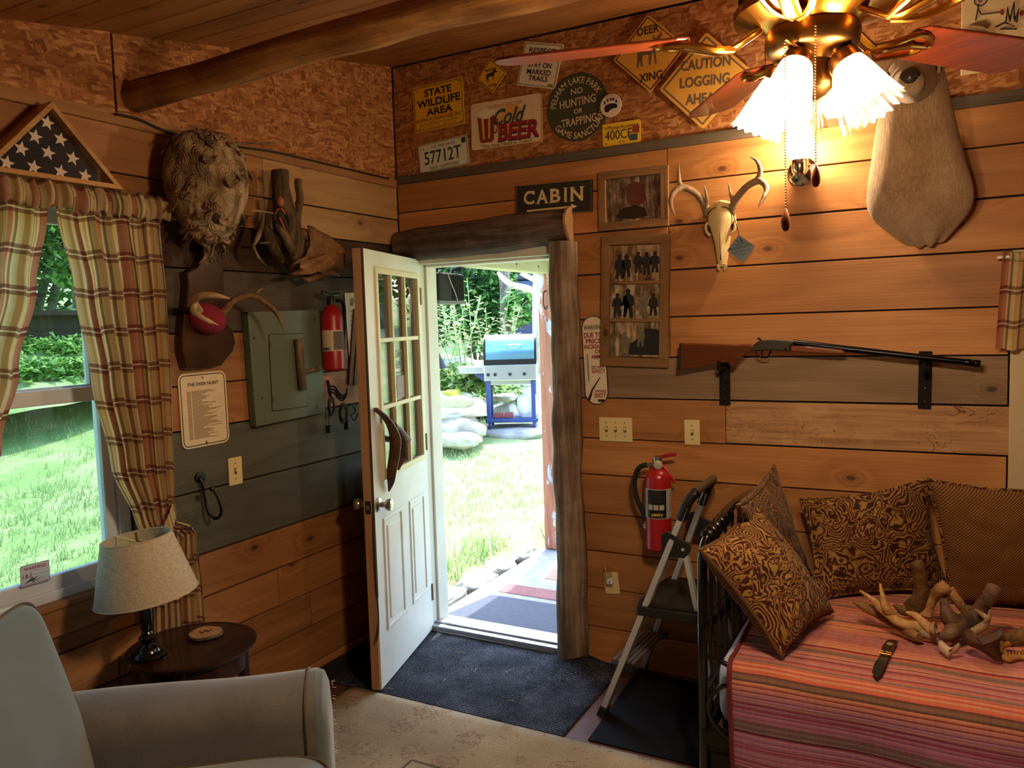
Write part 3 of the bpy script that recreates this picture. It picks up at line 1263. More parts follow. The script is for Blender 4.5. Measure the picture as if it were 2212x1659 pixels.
structure(MB().box((-.2, RY - .2, -.12), (RX + .2, .16, 0.0)).build('floor', floor_paint, smooth=False))
# walls behind the camera
rows = [(k * .2, k * .2 + .2, 0, [], RY, 0.0) for k in range(13)]
rw = board_wall('wall_right', rows, (V((RX, 0, 0)), V((0, 1, 0)), V((0, 0, 1)), V((-1, 0, 0))), [pine_y], [])
MB().box((RX + .021, RY - .2, -.1), (RX + .2, .16, 3.06)).build('core', dark_core, rw, smooth=False)
rows = [(k * .2, k * .2 + .2, 0, [], 0.0, RX) for k in range(11)]
fw = board_wall('wall_front', rows, (V((0, RY, 0)), V((1, 0, 0)), V((0, 0, 1)), V((0, 1, 0))), [pine_x], [])
MB().box((-.2, RY - .2, -.1), (RX + .2, RY - .021, 3.06)).build('core', dark_core, fw, smooth=False)
# baseboard strip, dark, along the left wall
structure(MB().box((RY, 0.0, 0), (-.02, .085, .014), 0, LW).build('baseboard_left', plain('dark_baseboard', '#17161a', .8, var=.1), smooth=False))

# ------------------------------------------------------------------ window in the left wall
win = MB()
y0, y1, z0, z1 = WIN1
XG = -.07
fy0, fy1, fz0, fz1 = y0 + .005, y1 - .005, z0 + .005, z1 - .005
for lo, hi in (((-.13, fy0, fz0), (-.015, fy0 + .045, fz1)), ((-.13, fy1 - .045, fz0), (-.015, fy1, fz1)),
               ((-.13, fy0, fz0), (-.012, fy1, fz0 + .035)), ((-.13, fy0, fz1 - .04), (-.015, fy1, fz1))):
    win.box(lo, hi)
win_o = structure(win.build('window_1', vinyl, smooth=False, bevel=.004))


def sash(name, za, zb, x):
    s = MB()
    a, b = fy0 + .045, fy1 - .045
    for lo, hi in (((x - .016, a, za), (x + .016, a + .04, zb)), ((x - .016, b - .04, za), (x + .016, b, zb)),
                   ((x - .016, a, za), (x + .016, b, za + .05)), ((x - .016, a, zb - .05), (x + .016, b, zb))):
        s.box(lo, hi)
    o = s.build(name, vinyl, win_o, smooth=False, bevel=.004)
    MB().box((x - .002, a + .038, za + .048), (x + .002, b - .038, zb - .048)).build('glass_pane', dimming_glass, o, smooth=False)
    return o


sash('lower_sash', fz0 + .03, 1.50, -.045)
sash('upper_sash', 1.455, fz1 - .035, -.085)
MB().box((-.02, y0 - .09, z0 - .012), (.03, y1 + .07, z0 + .006)).build('window_stool', pine_y, win_o, smooth=False, bevel=.003)
MB().box((.0, y0 - .07, z0 - .105), (.018, y1 + .05, z0 - .012)).build('window_apron', pine_y, win_o, smooth=False, bevel=.003)
MB().box((0, y1 - .003, z0), (.018, y1 + .075, z1 + .08)).build('window_casing', pine_z, win_o, smooth=False, bevel=.003)
MB().box((0, y0 - .075, z0), (.018, y0 + .003, z1 + .08)).build('window_casing', pine_z, win_o, smooth=False, bevel=.003)
MB().box((0, y0 - .003, z1 - .003), (.0175, y1 + .003, z1 + .08)).build('window_casing', pine_y, win_o, smooth=False, bevel=.003)

# ------------------------------------------------------------------ window at the right edge, in the back wall
u0, u1, v0, v1 = WIN2
w2 = MB()
for lo, hi in (((2.786, v0 - .1, 0), (2.868, v1 + .086, .02)), ((u1, v0 - .1, 0), (u1 + .085, v1 + .086, .02)),
               ((2.786, v1, -.001), (u1 + .085, v1 + .086, .019)), ((2.786, v0 - .1, -.001), (u1 + .085, v0, .019))):
    w2.box(lo, hi, 0, BW)
for lo, hi in (((u0 - .006, v0, -.14), (u0 + .045, v1, .004)), ((u1 - .045, v0, -.14), (u1, v1, .004)), ((u0, v1 - .045, -.14), (u1, v1, .004)), ((u0, v0, -.14), (u1, v0 + .045, .004)), ((u0, 1.19, -.1), (u1, 1.24, -.04))):
    w2.box(lo, hi, 0, BW)
w2o = structure(w2.build('window_2', cream_trim, smooth=False, bevel=.003))
MB().box((u0 + .04, v0 + .04, -.075), (u1 - .04, v1 - .04, -.071), 0, BW).build('glass_pane', pane_glass, w2o, smooth=False)
MB().box((u0 + .045, 1.21, -.06), (u1 - .045, v1 - .045, -.055), 0, BW).build('roller_blind', cream_trim, w2o, smooth=False)

# ------------------------------------------------------------------ door frame
df = MB()
df.box((.077, 0, -.015), (.117, .15, 2.045)).box((.885, 0, -.015), (.923, .15, 2.045)).box((.077, 0, 1.998), (.923, .15, 2.043))
df.box((.117, .055, .0), (.130, .15, 2.0)).box((.872, .055, .0), (.885, .15, 2.0)).box((.117, .055, 1.985), (.885, .15, 1.998))
dfo = structure(df.build('trim_3', jamb_white, smooth=False, bevel=.003))
sl = MB().box((.080, -.012, .012), (.92, .16, .036)).box((.080, .03, .036), (.92, .085, .046)).box((.080, -.012, -.0), (.92, .0, .012))
structure(sl.build('trim_4', alum_sill, smooth=False, bevel=.003))

# ------------------------------------------------------------------ the open door (its outer face is seen)
HG = V((.122, .004, 0))
DE = V((.262, -.965, 0)).normalized()
DN = V((.965, .262, 0)).normalized()
DFR = (HG, DE, V((0, 0, 1)), DN)                       # u along the leaf from the hinge, v up, n out of the visible face
DT, DWd, DH = .044, .752, 2.022
door = thing('door_1', None, None, HG)
structure(door)
gu0, gu1, gv0, gv1 = .06, .60, .985, 1.925
lf = MB()
for lo, hi in (((0, .016, -DT), (gu0, DH, 0)), ((gu1, .016, -DT), (DWd - .012, DH, 0)), ((gu0, .016, -DT), (gu1, gv0, 0)), ((gu0, gv1, -DT), (gu1, DH, 0))):
    lf.box(lo, hi, 0, DFR)
leaf = lf.build('door_leaf', door_white, door, smooth=False)
# raised lower panels: moulding rings and fields with a stepped top corner
for a, b in ((.40, .645), (.072, .30)):
    def rr_(k, t):
        return [(a + k, .255 + k), (b - k, .255 + k), (b - k, .79 - k), (a + k, .79 - k)]
    MB().ring(rr_(0, 0), rr_(.020, 0), DFR, -.002, .007).prism(rr_(.045, 0), DFR, -.002, .006).build('raised_panel', door_white, door, smooth=False, bevel=.004)
MB().box((DWd - .012, .016, -DT), (DWd, DH, -.004), 0, DFR).build('door_edge', pine_edge, door, smooth=False, bevel=.001)
MB().tube([DFR[0] + DE * (DWd - .004) + DN * .001 + V((0, 0, z)) for z in (.45, .9, 1.5, 2.0, DH + .004)] + [DFR[0] + DE * (DWd - .02) + DN * -.006 + V((0, 0, DH + .008))], .006, 8).build('weather_strip', weather_strip, door)
loose = catmull([DFR[0] + DE * (DWd + dx) + DN * .004 + V((0, 0, z)) for z, dx in ((.90, .0), (.7, .008), (.5, .006), (.36, .002), (.3, .010), (.26, .03))], 6)
MB().tube(loose, .0045, 6).build('loose_weather_strip', weather_strip, door)
# glazing bead frame, muntins, panes
gf = MB()
o_ = [(gu0 - .022, gv0 - .022), (gu1 + .022, gv0 - .022), (gu1 + .022, gv1 + .022), (gu0 - .022, gv1 + .022)]
i_ = [(gu0 + .006, gv0 + .006), (gu1 - .006, gv0 + .006), (gu1 - .006, gv1 - .006), (gu0 + .006, gv1 - .006)]
gf.ring(o_, i_, DFR, -.01, .009)
gfo = gf.build('glazing_frame', muntin_reflect_tint, door, smooth=False, bevel=.003)
mt = MB()
cw, rh = (gu1 - gu0) / 3, (gv1 - gv0) / 3
for k in (1, 2):
    mt.box((gu0 + cw * k - .008, gv0 + .005, -.019), (gu0 + cw * k + .008, gv1 - .005, .004), 0, DFR)
    mt.box((gu0 + .005, gv0 + rh * k - .010, -.018), (gu1 - .005, gv0 + rh * k + .010, .003), 0, DFR)
mt.build('muntin_grille', muntin_reflect_tint, door, smooth=False, bevel=.002)
for i in range(3):
    for j in range(3):
        MB().box((gu0 + cw * i + .008, gv0 + rh * j + .008, -.018), (gu0 + cw * (i + 1) - .008, gv0 + rh * (j + 1) - .008, -.014), 0, DFR).build('glass_pane', pane_glass, door, smooth=False)
# decals on the glass
for k, t in enumerate(('NO', 'SMOKING', 'GET', 'OUT')):
    lettering(t, DFR, .275, 1.52 - k * .055, .11, .04, ink_slate, door, d=-.0132, name='glass_lettering')
MB().box((.26, 1.005 + rh, -.0138), (.36, 1.115 + rh, -.0128), 0, DFR).build('glass_notice', notice_paper, door, smooth=False)
MB().ring(circ(.155, 1.80, .045, 24, .075), circ(.155, 1.80, .040, 24, .069), DFR, -.0138, -.0128).build('oval_decal', ink_cream, door, smooth=False)
# knob, rose, latch plate, far knob, hinges
kb = DFR[0] + DE * .69 + V((0, 0, .865))
prof = [(.033, 0), (.034, .004), (.028, .010), (.014, .014), (.012, .030), (.018, .036), (.026, .044), (.0285, .056), (.026, .066), (.016, .070), (0, .070)]
MB().lathe(prof, kb, DN, 28).build('door_knob', satin_nickel, door)
MB().lathe(prof, kb - DN * DT, -DN, 28).build('door_knob', satin_nickel, door)
lp = (DFR[0] + DE * DWd, DN, V((0, 0, 1)), DE)
plate = MB().box((-DT + .009, .836, .0), (-.010, .894, .0015), 0, lp).build('latch_plate', gun_receiver, door, smooth=False)
MB().box((-.030, .855, .0), (-.014, .876, .010), 0, lp).build('latch_bolt', satin_nickel, plate, smooth=False, bevel=.003)
for z in (.22, 1.05, 1.83):
    MB().lathe([(.007, -.045), (.007, .045)], HG + V((.004, -.004, z)), (0, 0, 1), 10).build('hinge', hinge_metal, door)
# shed moose antler piece used as the pull handle of the door
ah = MB()
hp = [DFR[0] + DE * u + V((0, 0, z)) + DN * d for u, z, d in ((.70, 1.305, .012), (.665, 1.27, .035), (.62, 1.22, .05), (.585, 1.155, .055), (.59, 1.08, .05), (.60, 1.02, .04), (.60, .96, .03), (.585, .905, .012))]
horn(ah, hp, [.016, .02, .022, .027, .026, .024, .019, .004], 12, flat=(.55, 1.35))
hp = [DFR[0] + DE * u + V((0, 0, z)) + DN * d for u, z, d in ((.60, 1.215, .05), (.54, 1.19, .05), (.46, 1.15, .045), (.38, 1.12, .035), (.315, 1.105, .012))]
horn(ah, hp, [.022, .022, .021, .018, .014], 12, flat=(.8, 1.1))
hp = [DFR[0] + DE * u + V((0, 0, z)) + DN * d for u, z, d in ((.56, 1.19, .048), (.52, 1.13, .048), (.51, 1.06, .045), (.545, 1.0, .04))]
horn(ah, hp, [.02, .03, .026, .012], 12, flat=(.45, 1.2))
a_o = ah.build('antler_handle', moose_dark, door)
a_o['label'] = 'brown moose antler piece fixed over the door glass as a handle'

# ------------------------------------------------------------------ log casing of the doorway


def half_log(name, pts, r, mat, seed, label, cat, squash=.85, seg=22, amp=.012, fr=4.5):
    pts = catmull(pts, 14)
    rr = lerpl(r, len(pts))
    mb = MB().tube(pts, rr, seg)
    o = mb.build(name, mat, ang=1.2)
    random.seed(seed)
    for p in o.data.vertices:
        q = MN.noise_vector(p.co * fr + V((seed, 1, 2)))
        q2 = MN.noise_vector(V((p.co.x * 3.0, p.co.y * 22, p.co.z * 3.0)) + V((seed, 5, 2)))
        p.co += q * amp + q2 * amp * .35
        p.co.y = min(p.co.y, -.001)
    tag(o, label, cat)
    return rebase(o)


half_log('log_lintel', [(.02, -.012, 2.10), (.3, -.02, 2.105), (.7, -.015, 2.12), (1.012, -.012, 2.128)], [.082, .088, .084, .08], cedar_x, 3,
         'dark bark-brown half log lying across the top of the doorway', 'log')
e = MB().prism([(0.09 * math.cos(a) * (1 + .08 * math.sin(3 * a)), .085 * math.sin(a)) for a in [2 * PI * k / 24 for k in range(24)] ],
               (V((1.008, -.012, 2.13)), V((0, -1, 0)), V((0, 0, 1)), V((1, 0, 0))), 0, .012)
lint = [o for o in SC.objects if o.name == 'log_lintel'][0]
eo = e.build('sawn_end', plain('sawn_log_end', '#a07a55', .8, var=.25, vs=40), None, smooth=False)
eo.data.transform(Matrix.Translation(-lint.location))
for p in eo.data.vertices:
    p.co.y = min(p.co.y, -.001 - lint.location.y)
eo.parent = lint
half_log('log_post', [(.965, -.012, .0), (.975, -.02, .4), (.965, -.015, .9), (.972, -.02, 1.4), (.965, -.012, 2.05)], [.085, .078, .074, .07, .07], cedar_z, 9,
         'weathered grey-brown cedar log standing as right casing of the doorway', 'log', amp=.014)
# ceiling beam
pts = [(-.03, -1.56, 2.522), (.3, -1.562, 2.526), (.7, -1.563, 2.538), (1.2, -1.56, 2.549), (2.0, -1.558, 2.556), (3.4, -1.56, 2.57), (4.92, -1.56, 2.575)]
bm_ = MB().tube(catmull(pts, 16), lerpl([.053, .049, .05, .052, .057, .064, .07], 97), 28).build('log_beam', beam_mat, ang=1.3)
for p in bm_.data.vertices:
    p.co += MN.noise_vector(p.co * 3.2) * .012 + MN.noise_vector(V((p.co.x * 4, p.co.y * 14, p.co.z * 14))) * .006
tag(bm_, 'peeled round log beam running under the plank ceiling', 'log')
rebase(bm_)
# ------------------------------------------------------------------ things on the back wall: signs


def sign(name, label, cat, tl, tr, bl, mat, plane=W, r=.01, th=.003, lift=.001, border=None, group=None, off=0.0, bw=.003, bi=.006, holes=()):
    """flat sign from three sighted corners; returns (root, frame, w, h)"""
    fr, w, h = frame3(plane(*tl, off), plane(*tr, off), plane(*bl, off), lift)
    root = thing(name, label, cat, fr[0] + fr[1] * w / 2, group)
    MB().prism(rrect(w, h, r), fr, 0, th).build('sign_plate', mat, root, smooth=False)
    f2 = sub(fr, 0, 0, th)
    if border is not None:
        o = rrect(w - 2 * bi, h - 2 * bi, max(r - bi, .002), x0=bi, y0=bi)
        i = rrect(w - 2 * bi - 2 * bw, h - 2 * bi - 2 * bw, max(r - bi - bw, .001), x0=bi + bw, y0=bi + bw)
        MB().ring(o, i, f2, 0, .0005).build('border', border, root, smooth=False)
    for hx, hy in holes:
        MB().lathe([(.004, 0), (.0035, .0015), (0, .0018)], f2[0] + f2[1] * w * hx + f2[2] * h * hy, f2[3], 10).build('nail_head', gun_receiver, root)
    return root, f2, w, h


def line(txt, S, x, y, w, h, mat, **k):
    root, f, sw, sh = S
    return lettering(txt, f, x * sw, y * sh, w * sw, h * sh, mat, root, **k)


OFFB = -.005      # signs sit on the strand board panel, which stands 4 mm proud less

S = sign('wildlife_sign', 'yellow state wildlife area sign at the upper left of the sign wall', 'sign', (891, 191.7), (999.3, 165.1), (898.6, 289.3), sign_yellow, border=ink_black, r=.006, bi=.007,
         holes=((.1, .9), (.93, .93), (.1, .07), (.93, .06)))
line('STATE', S, .24, .74, .54, .16, ink_black, bold=.03)
line('WILDLIFE', S, .08, .52, .86, .17, ink_black, bold=.03)
line('AREA', S, .26, .32, .52, .16, ink_black, bold=.03)
line('HUNTING BY SPECIAL RULES ONLY', S, .05, .21, .9, .075, ink_black, bold=.01)
line('Delaware Division of Fish & Wildlife', S, .1, .13, .78, .05, ink_black)
line('Report Violations To: 1-800-523-3336', S, .14, .06, .7, .045, ink_black)

S = sign('licence_plate', 'white licence plate reading 57712T below the yellow wildlife sign', 'licence plate', (903, 315.8), (1009.5, 290.5), (911.8, 376), plate_white, border=ink_green, r=.012, bi=.003, bw=.0025, group=None)
line('57712T', S, .12, .26, .74, .46, ink_green, bold=.01)
line('LIVE FREE OR DIE', S, .28, .79, .48, .1, ink_green)
line('NEW HAMPSHIRE', S, .22, .07, .58, .11, ink_green)
line('11', S, .06, .79, .06, .11, ink_green)
MB().box((S[2] * .88, S[3] * .76, 0), (S[2] * .965, S[3] * .93, .0006), 0, S[1]).build('validation_sticker', ink_green, S[0], smooth=False)

S = sign('beer_sign', 'cream metal cold beer sign with a foaming mug', 'sign', (1016.7, 225.4), (1171, 198.9), (1020.3, 327.4), sign_cream, border=None, r=.018)
root, f, sw, sh = S
MB().ring(rrect(sw, sh, .018), rrect(sw - .006, sh - .006, .015, x0=.003, y0=.003), f, 0, .0008).build('border', ink_orange, root, smooth=False)
MB().prism(circ(.58 * sw, .55 * sh, .30 * sh, 40), f, 0, .0004).build('sun_disc', sign_amber, root, smooth=False)
line('ALWAYS ON TAP', S, .25, .83, .48, .075, ink_orange, shear=.2)
line('Cold', S, .33, .46, .46, .34, ink_slate, bold=.03, shear=.45, d=.0012)
line('BEER', S, .385, .105, .575, .36, ink_black, bold=.045, shear=.1, d=.001)
line('BEER', S, .39, .125, .57, .36, ink_red, bold=.03, shear=.1, d=.0016)
line('"The Best Head in Town!"', S, .14, .03, .74, .075, ink_black)
mg = [(.10, .70), (.13, .18), (.16, .14), (.30, .14), (.33, .18), (.345, .70)]
MB().prism([(a * sw, b * sh) for a, b in mg], f, 0, .0007).build('mug_glass', bear_brown, root, smooth=False)
MB().prism([(a * sw, b * sh) for a, b in ((.155, .66), (.175, .22), (.20, .22), (.19, .66))], f, .0007, .0011).build('mug_highlight', sign_amber, root, smooth=False)
MB().prism([(a * sw, b * sh) for a, b in ((.255, .66), (.25, .22), (.275, .22), (.285, .66))], f, .0007, .0011).build('mug_highlight', sign_amber, root, smooth=False)
MB().prism([((.22 + .135 * math.cos(a) * (1 + .07 * math.sin(5 * a))) * sw, (.745 + .10 * math.sin(a) * (1 + .1 * math.cos(4 * a))) * sh) for a in [2 * PI * k / 30 for k in range(30)]], f, .0006, .0013).build('mug_foam', foam, root, smooth=False)
MB().tube([f[0] + f[1] * a * sw + f[2] * b * sh + f[3] * .001 for a, b in ((.335, .62), (.385, .6), (.395, .45), (.37, .33), (.325, .3))], .004, 8).build('mug_handle', bear_brown, root)


def diamond(name, label, top, right, left, mat, bmat, r=.012, bw=.005, bi=.008, off=0.0):
    S = sign(name, label, 'sign', top, right, left, mat, border=bmat, r=r, bw=bw, bi=bi, off=off)
    root, f, w, h = S
    # upright frame for the print: centre, horizontal through the diamond's side corners
    c = f[0] + f[1] * w / 2 + f[2] * h / 2
    u = (f[1] + f[2] * -1).normalized() if False else (f[1] * 1 - f[2] * -1).normalized()
    a = (f[1] * w + f[2] * h)
    b = (f[1] * w - f[2] * h)
    # the sign's top corner is its frame's upper-left corner: "up" runs from lower right to upper left
    upv = (f[2] * h - f[1] * w).normalized()
    rt = (f[1] * w + f[2] * h).normalized()
    rt = (rt - upv * rt.dot(upv)).normalized()
    return S, (c, rt, upv, f[3]), math.hypot(w, h)


S, g, dgn = diamond('moose_sign', 'small yellow diamond moose crossing sign', (1060, 126.6), (1094.6, 155.8), (1032.4, 174), sign_yellow, ink_black, r=.008, bw=.003, bi=.004)


def txt(S, g, t, cx, y, w, h, mat, **k):
    return lettering(t, g, cx - w / 2, y, w, h, mat, S[0], **k)


txt(S, g, 'MOOSE', 0, .022, .060, .015, ink_black, bold=.02)
txt(S, g, 'XING', 0, -.052, .046, .015, ink_black, bold=.02)
moose = [(-.028, .008), (-.02, .013), (-.008, .014), (.004, .016), (.010, .017), (.014, .022), (.010, .027), (.020, .026), (.026, .028), (.024, .022), (.033, .014), (.031, .011), (.022, .012), (.016, .006), (.013, -.002), (.013, -.027),
         (.010, -.027), (.008, -.003), (.004, -.003), (-.010, -.003), (-.016, -.003), (-.018, -.012), (-.014, -.027), (-.018, -.027), (-.023, -.011), (-.026, -.027), (-.029, -.027), (-.028, -.01), (-.030, .002)]
MB().prism(moose, g, .0, .0008).build('moose_silhouette', ink_navy, S[0], smooth=False)

S = sign('trail_sign', 'white respect landowner marked trails sign hung askew', 'sign', (1134.8, 89.7), (1218.5, 96.4), (1117.2, 184.4), sign_white, border=ink_black, r=.004, bi=.006, bw=.0025)
line('RESPECT', S, .16, .76, .68, .12, ink_black, bold=.02)
line('LANDOWNER', S, .09, .60, .82, .12, ink_black, bold=.02)
line('STAY ON', S, .2, .44, .6, .12, ink_black, bold=.02)
line('MARKED', S, .2, .28, .62, .12, ink_black, bold=.02)
line('TRAILS', S, .27, .14, .5, .12, ink_black, bold=.02)
MB().box((S[2] * .80, S[3] * .05, 0), (S[2] * .93, S[3] * .10, .0005), 0, S[1]).build('maker_mark', ink_brown, S[0], smooth=False)


def round_sign(name, label, c, rx, ry, mat, th=.003, lift=.001, tilt=.16):
    p = W(*c)
    root = thing(name, label, 'sign', p)
    u = V((math.cos(tilt * .3), 0, math.sin(tilt * .3)))
    v = V((-math.sin(tilt * .3), 0, math.cos(tilt * .3)))
    fr = (p + V((0, -lift, 0)), u, v, V((0, -1, 0)))
    R = abs((W(c[0], c[1] - ry) - W(c[0], c[1] + ry)).z) / 2
    MB().prism(circ(0, 0, R, 56), fr, 0, th).build('sign_plate', mat, root, smooth=False, bevel=.001)
    return root, sub(fr, 0, 0, th), R


root, f, R = round_sign('sanctuary_sign', 'round dark green no hunting or trapping sign', (1247.5, 232), 65, 74, sign_green)
k = R / .15
for t, y, w, h in (('NO', .058, .058, .026), ('HUNTING', .006, .175, .036), ('OR', -.028, .042, .022), ('TRAPPING', -.078, .172, .036)):
    lettering(t, f, -w / 2 * k + .004, y * k, w * k, h * k, ink_cream, root, bold=.01)
lettering('PELHAM LAKE PARK', f, 0, 0, 1, 1, ink_cream, root, bold=.01, arc=(0, 0, R * .70, math.radians(172), math.radians(22), R * .19))
lettering('GAME SANCTUARY', f, 0, 0, 1, 1, ink_cream, root, bold=.01, arc=(0, 0, R * .92, math.radians(212), math.radians(348), -R * .19))

root, f, R = round_sign('paw_sticker', 'small round white disc with a dark bear paw print', (1321, 228.3), 23, 25, sign_white, lift=.005)
k = R / .052
MB().prism([(a * k, b * k) for a, b in ((-.031, -.006), (-.024, .004), (-.008, .008), (.012, .007), (.028, .001), (.032, -.009), (.026, -.017), (.010, -.016), (-.004, -.019), (-.016, -.029), (-.028, -.027), (-.033, -.017))], f, 0, .0008).build('paw_print', ink_navy, root, smooth=False)
for a, b in ((-.029, .016), (-.014, .025), (.001, .027), (.014, .025), (.028, .013)):
    MB().prism(circ(a * k, b * k, .0042 * k, 14, .0075 * k), f, 0, .0008).build('toe_print', ink_navy, root, smooth=False)
lettering('BLACK BEAR PARK', f, 0, 0, 1, 1, ink_grey, root, arc=(0, 0, R * .84, math.radians(150), math.radians(30), R * .1)) if False else None
for a in (60, 75, 90, 105, 120, 140, 40):
    an = math.radians(a)
    MB().prism(circ(math.cos(an) * .043 * k, math.sin(an) * .043 * k, .0016 * k, 8), f, 0, .0006).build('claw_mark', ink_grey, root, smooth=False)

S = sign('licence_plate', 'yellow licence plate reading 400CF under the paw disc', 'licence plate', (1302, 269.9), (1384, 257.4), (1304.8, 318), plate_yellow, border=None, r=.009)
line('Massachusetts', S, .13, .72, .74, .17, ink_navy, shear=.15)
line('400CF', S, .07, .26, .70, .42, ink_black)
line('ATV', S, .42, .07, .2, .10, ink_black)
root, f, sw, sh = S
MB().box((sw * .79, sh * .43, 0), (sw * .97, sh * .76, .0007), 0, f).build('validation_sticker', sticker_red, root, smooth=False)
MB().box((sw * .71, sh * .12, 0), (sw * .92, sh * .40, .0008), 0, f).build('validation_sticker', ink_slate, root, smooth=False)
for a, b in ((.09, .8), (.92, .8), (.09, .12)):
    MB().prism(circ(sw * a, sh * b, .003, 10), f, 0, .0006).build('bolt_hole', ink_black, root, smooth=False)

S, g, dgn = diamond('deer_sign', 'large amber diamond deer crossing sign', (1399.8, 31), (1484.8, 100.7), (1327, 133), sign_amber, ink_black, r=.012, bw=.004, bi=.008)
txt(S, g, 'DEER', 0, .085, .100, .034, ink_black, bold=.015)
txt(S, g, 'XING', .004, -.118, .108, .036, ink_black, bold=.015)
deer = [(-.05, .02), (-.03, .03), (.0, .032), (.022, .036), (.03, .05), (.02, .062), (.025, .075), (.03, .062), (.036, .058), (.05, .066), (.062, .085), (.06, .062), (.048, .052), (.058, .046), (.055, .04), (.044, .038), (.036, .02), (.03, .005), (.033, -.05), (.027, -.05),
        (.022, .0), (.012, -.004), (.006, -.05), (0, -.05), (0, -.004), (-.028, -.002), (-.034, -.018), (-.03, -.05), (-.037, -.05), (-.045, -.016), (-.052, -.05), (-.058, -.05), (-.052, -.01)]
MB().prism(deer, g, 0, .0008).build('deer_silhouette', ink_grey, S[0], smooth=False)

S, g, dgn = diamond('logging_sign', 'large amber diamond caution logging ahead sign beside the ceiling fan', (1527, 69.3), (1627, 154.7), (1426.8, 196.5), sign_amber, ink_grey, r=.014, bw=.007, bi=.012, off=-.006)
txt(S, g, 'CAUTION', 0, .050, .215, .045, ink_grey, bold=.03)
txt(S, g, 'LOGGING', 0, -.022, .215, .045, ink_grey, bold=.03)
txt(S, g, 'AHEAD', 0, -.095, .160, .045, ink_grey, bold=.03)

# canvas with a child's drawing
bl = W(2075, 164)
fr = (bl + V((0, -.001, 0)), V((1, 0, 0)), V((0, 0, 1)), V((0, -1, 0)))
root = thing('drawing_canvas', 'pale canvas with a stick figure drawing by a campfire', 'drawing', bl + V((.25, 0, 0)))
MB().box((0, 0, 0), (.60, .45, .018), 0, fr).build('canvas', sign_cream, root, smooth=False, bevel=.002)
g = sub(fr, 0, 0, .0185)


def stroke(pts, r=.0022):
    MB().tube([g[0] + g[1] * a + g[2] * b for a, b in pts], r, 6).build('drawn_line', ink_black, root)


def gp(px, py):
    q = W(px, py) - fr[0]
    return (q.x, q.z)


stroke([(gp(2118, 4)[0] + .020 * math.cos(a), gp(2118, 4)[1] + .020 * math.sin(a)) for a in [2 * PI * k / 20 for k in range(21)]])
for a in ((2112, 22), (2107, 48)), ((2112, 22), (2119, 35)), ((2119, 35), (2160, 30)), ((2112, 22), (2113, 12)), ((2113, 5), (2117, 8), (2121, 5)):
    stroke([gp(*p) for p in a])
for a in ((2172, 50), (2176, 20), (2180, 45)), ((2180, 50), (2190, 8), (2190, 45)), ((2190, 50), (2200, 22), (2195, 52)), ((2150, 62), (2170, 52), (2190, 60), (2160, 66), (2195, 66)):
    stroke([gp(*p) for p in a], .003)
MB().prism([gp(*p) for p in ((2092, 58), (2110, 50), (2128, 46), (2138, 55), (2132, 66), (2120, 60), (2105, 58))], g, 0, .0005).build('drawn_patch', ink_brown, root, smooth=False)
MB().prism(circ(*gp(2164, 30), .006, 12, .011), g, 0, .0006).build('drawn_patch', ink_red, root, smooth=False)
MB().prism(circ(*gp(2206, 32), .007, 12, .010), g, 0, .0006).build('drawn_patch', ink_red, root, smooth=False)

# CABIN board
S = sign('cabin_sign', 'black wooden CABIN board with an arrow above the doorway', 'sign', (1118.3, 402.3), (1281, 387.7), (1120, 469), chalk_black, r=.002, th=.016, border=ink_brown, bi=.0, bw=.003)
root, f, sw, sh = S
xw = .10
lw = (.145, .155, .135, .032, .16)
x = .105
for ch, w in zip('CABIN', lw):
    lettering(ch, f, x * sw, .36 * sh, w * sw, .44 * sh, ink_cream, root, bold=.025)
    # serifs
    sb = MB()
    if ch in 'BIN':
        for yy in (.36, .785):
            sb.box(((x - .012) * sw, yy * sh, .0006), ((x + (.05 if ch != 'I' else w + .012)) * sw, (yy + .018) * sh, .0012), 0, f)
    if ch == 'N':
        sb.box(((x + w - .05) * sw, .785 * sh, .0006), ((x + w + .02) * sw, .803 * sh, .0012), 0, f)
    if ch == 'A':
        sb.box(((x - .015) * sw, .36 * sh, .0006), ((x + .04) * sw, .378 * sh, .0012), 0, f).box(((x + w - .045) * sw, .36 * sh, .0006), ((x + w + .015) * sw, .378 * sh, .0012), 0, f)
    if ch == 'C':
        sb.box(((x + w - .014) * sw, .66 * sh, .0006), ((x + w + .004) * sw, .79 * sh, .0012), 0, f)
    sb.build('letter_serif', ink_cream, root, smooth=False)
    x += w + (.05 if ch in 'BI' else .03)
MB().prism([(.15 * sw, .115 * sh), (.72 * sw, .155 * sh), (.72 * sw, .09 * sh), (.82 * sw, .20 * sh), (.74 * sw, .29 * sh), (.74 * sw, .225 * sh), (.15 * sw, .19 * sh)], f, 0, .0008).build('arrow', ink_cream, root, smooth=False)


# ------------------------------------------------------------------ framed photographs
def make_photo(name, sky, mid, dark, acc, seed):
    s = NT(name)
    co = s.map(s.obj(), (1, 1, 1), (0, 0, 0), (seed, seed * 2.0, seed * .7))
    f, _ = s.noise(s.map(co, (22, 22, 12)), 1.0, 4, .6, .5)
    g2, _ = s.noise(s.map(co, (70, 70, 9)), 1.0, 3, .6)
    c = s.ramp(s.math('ADD', s.math('MULTIPLY', f, .6), s.math('MULTIPLY', g2, .4)), [(.33, dark), (.48, mid), (.62, sky)])
    return s.pbr(c, .25, 0, None, .4)


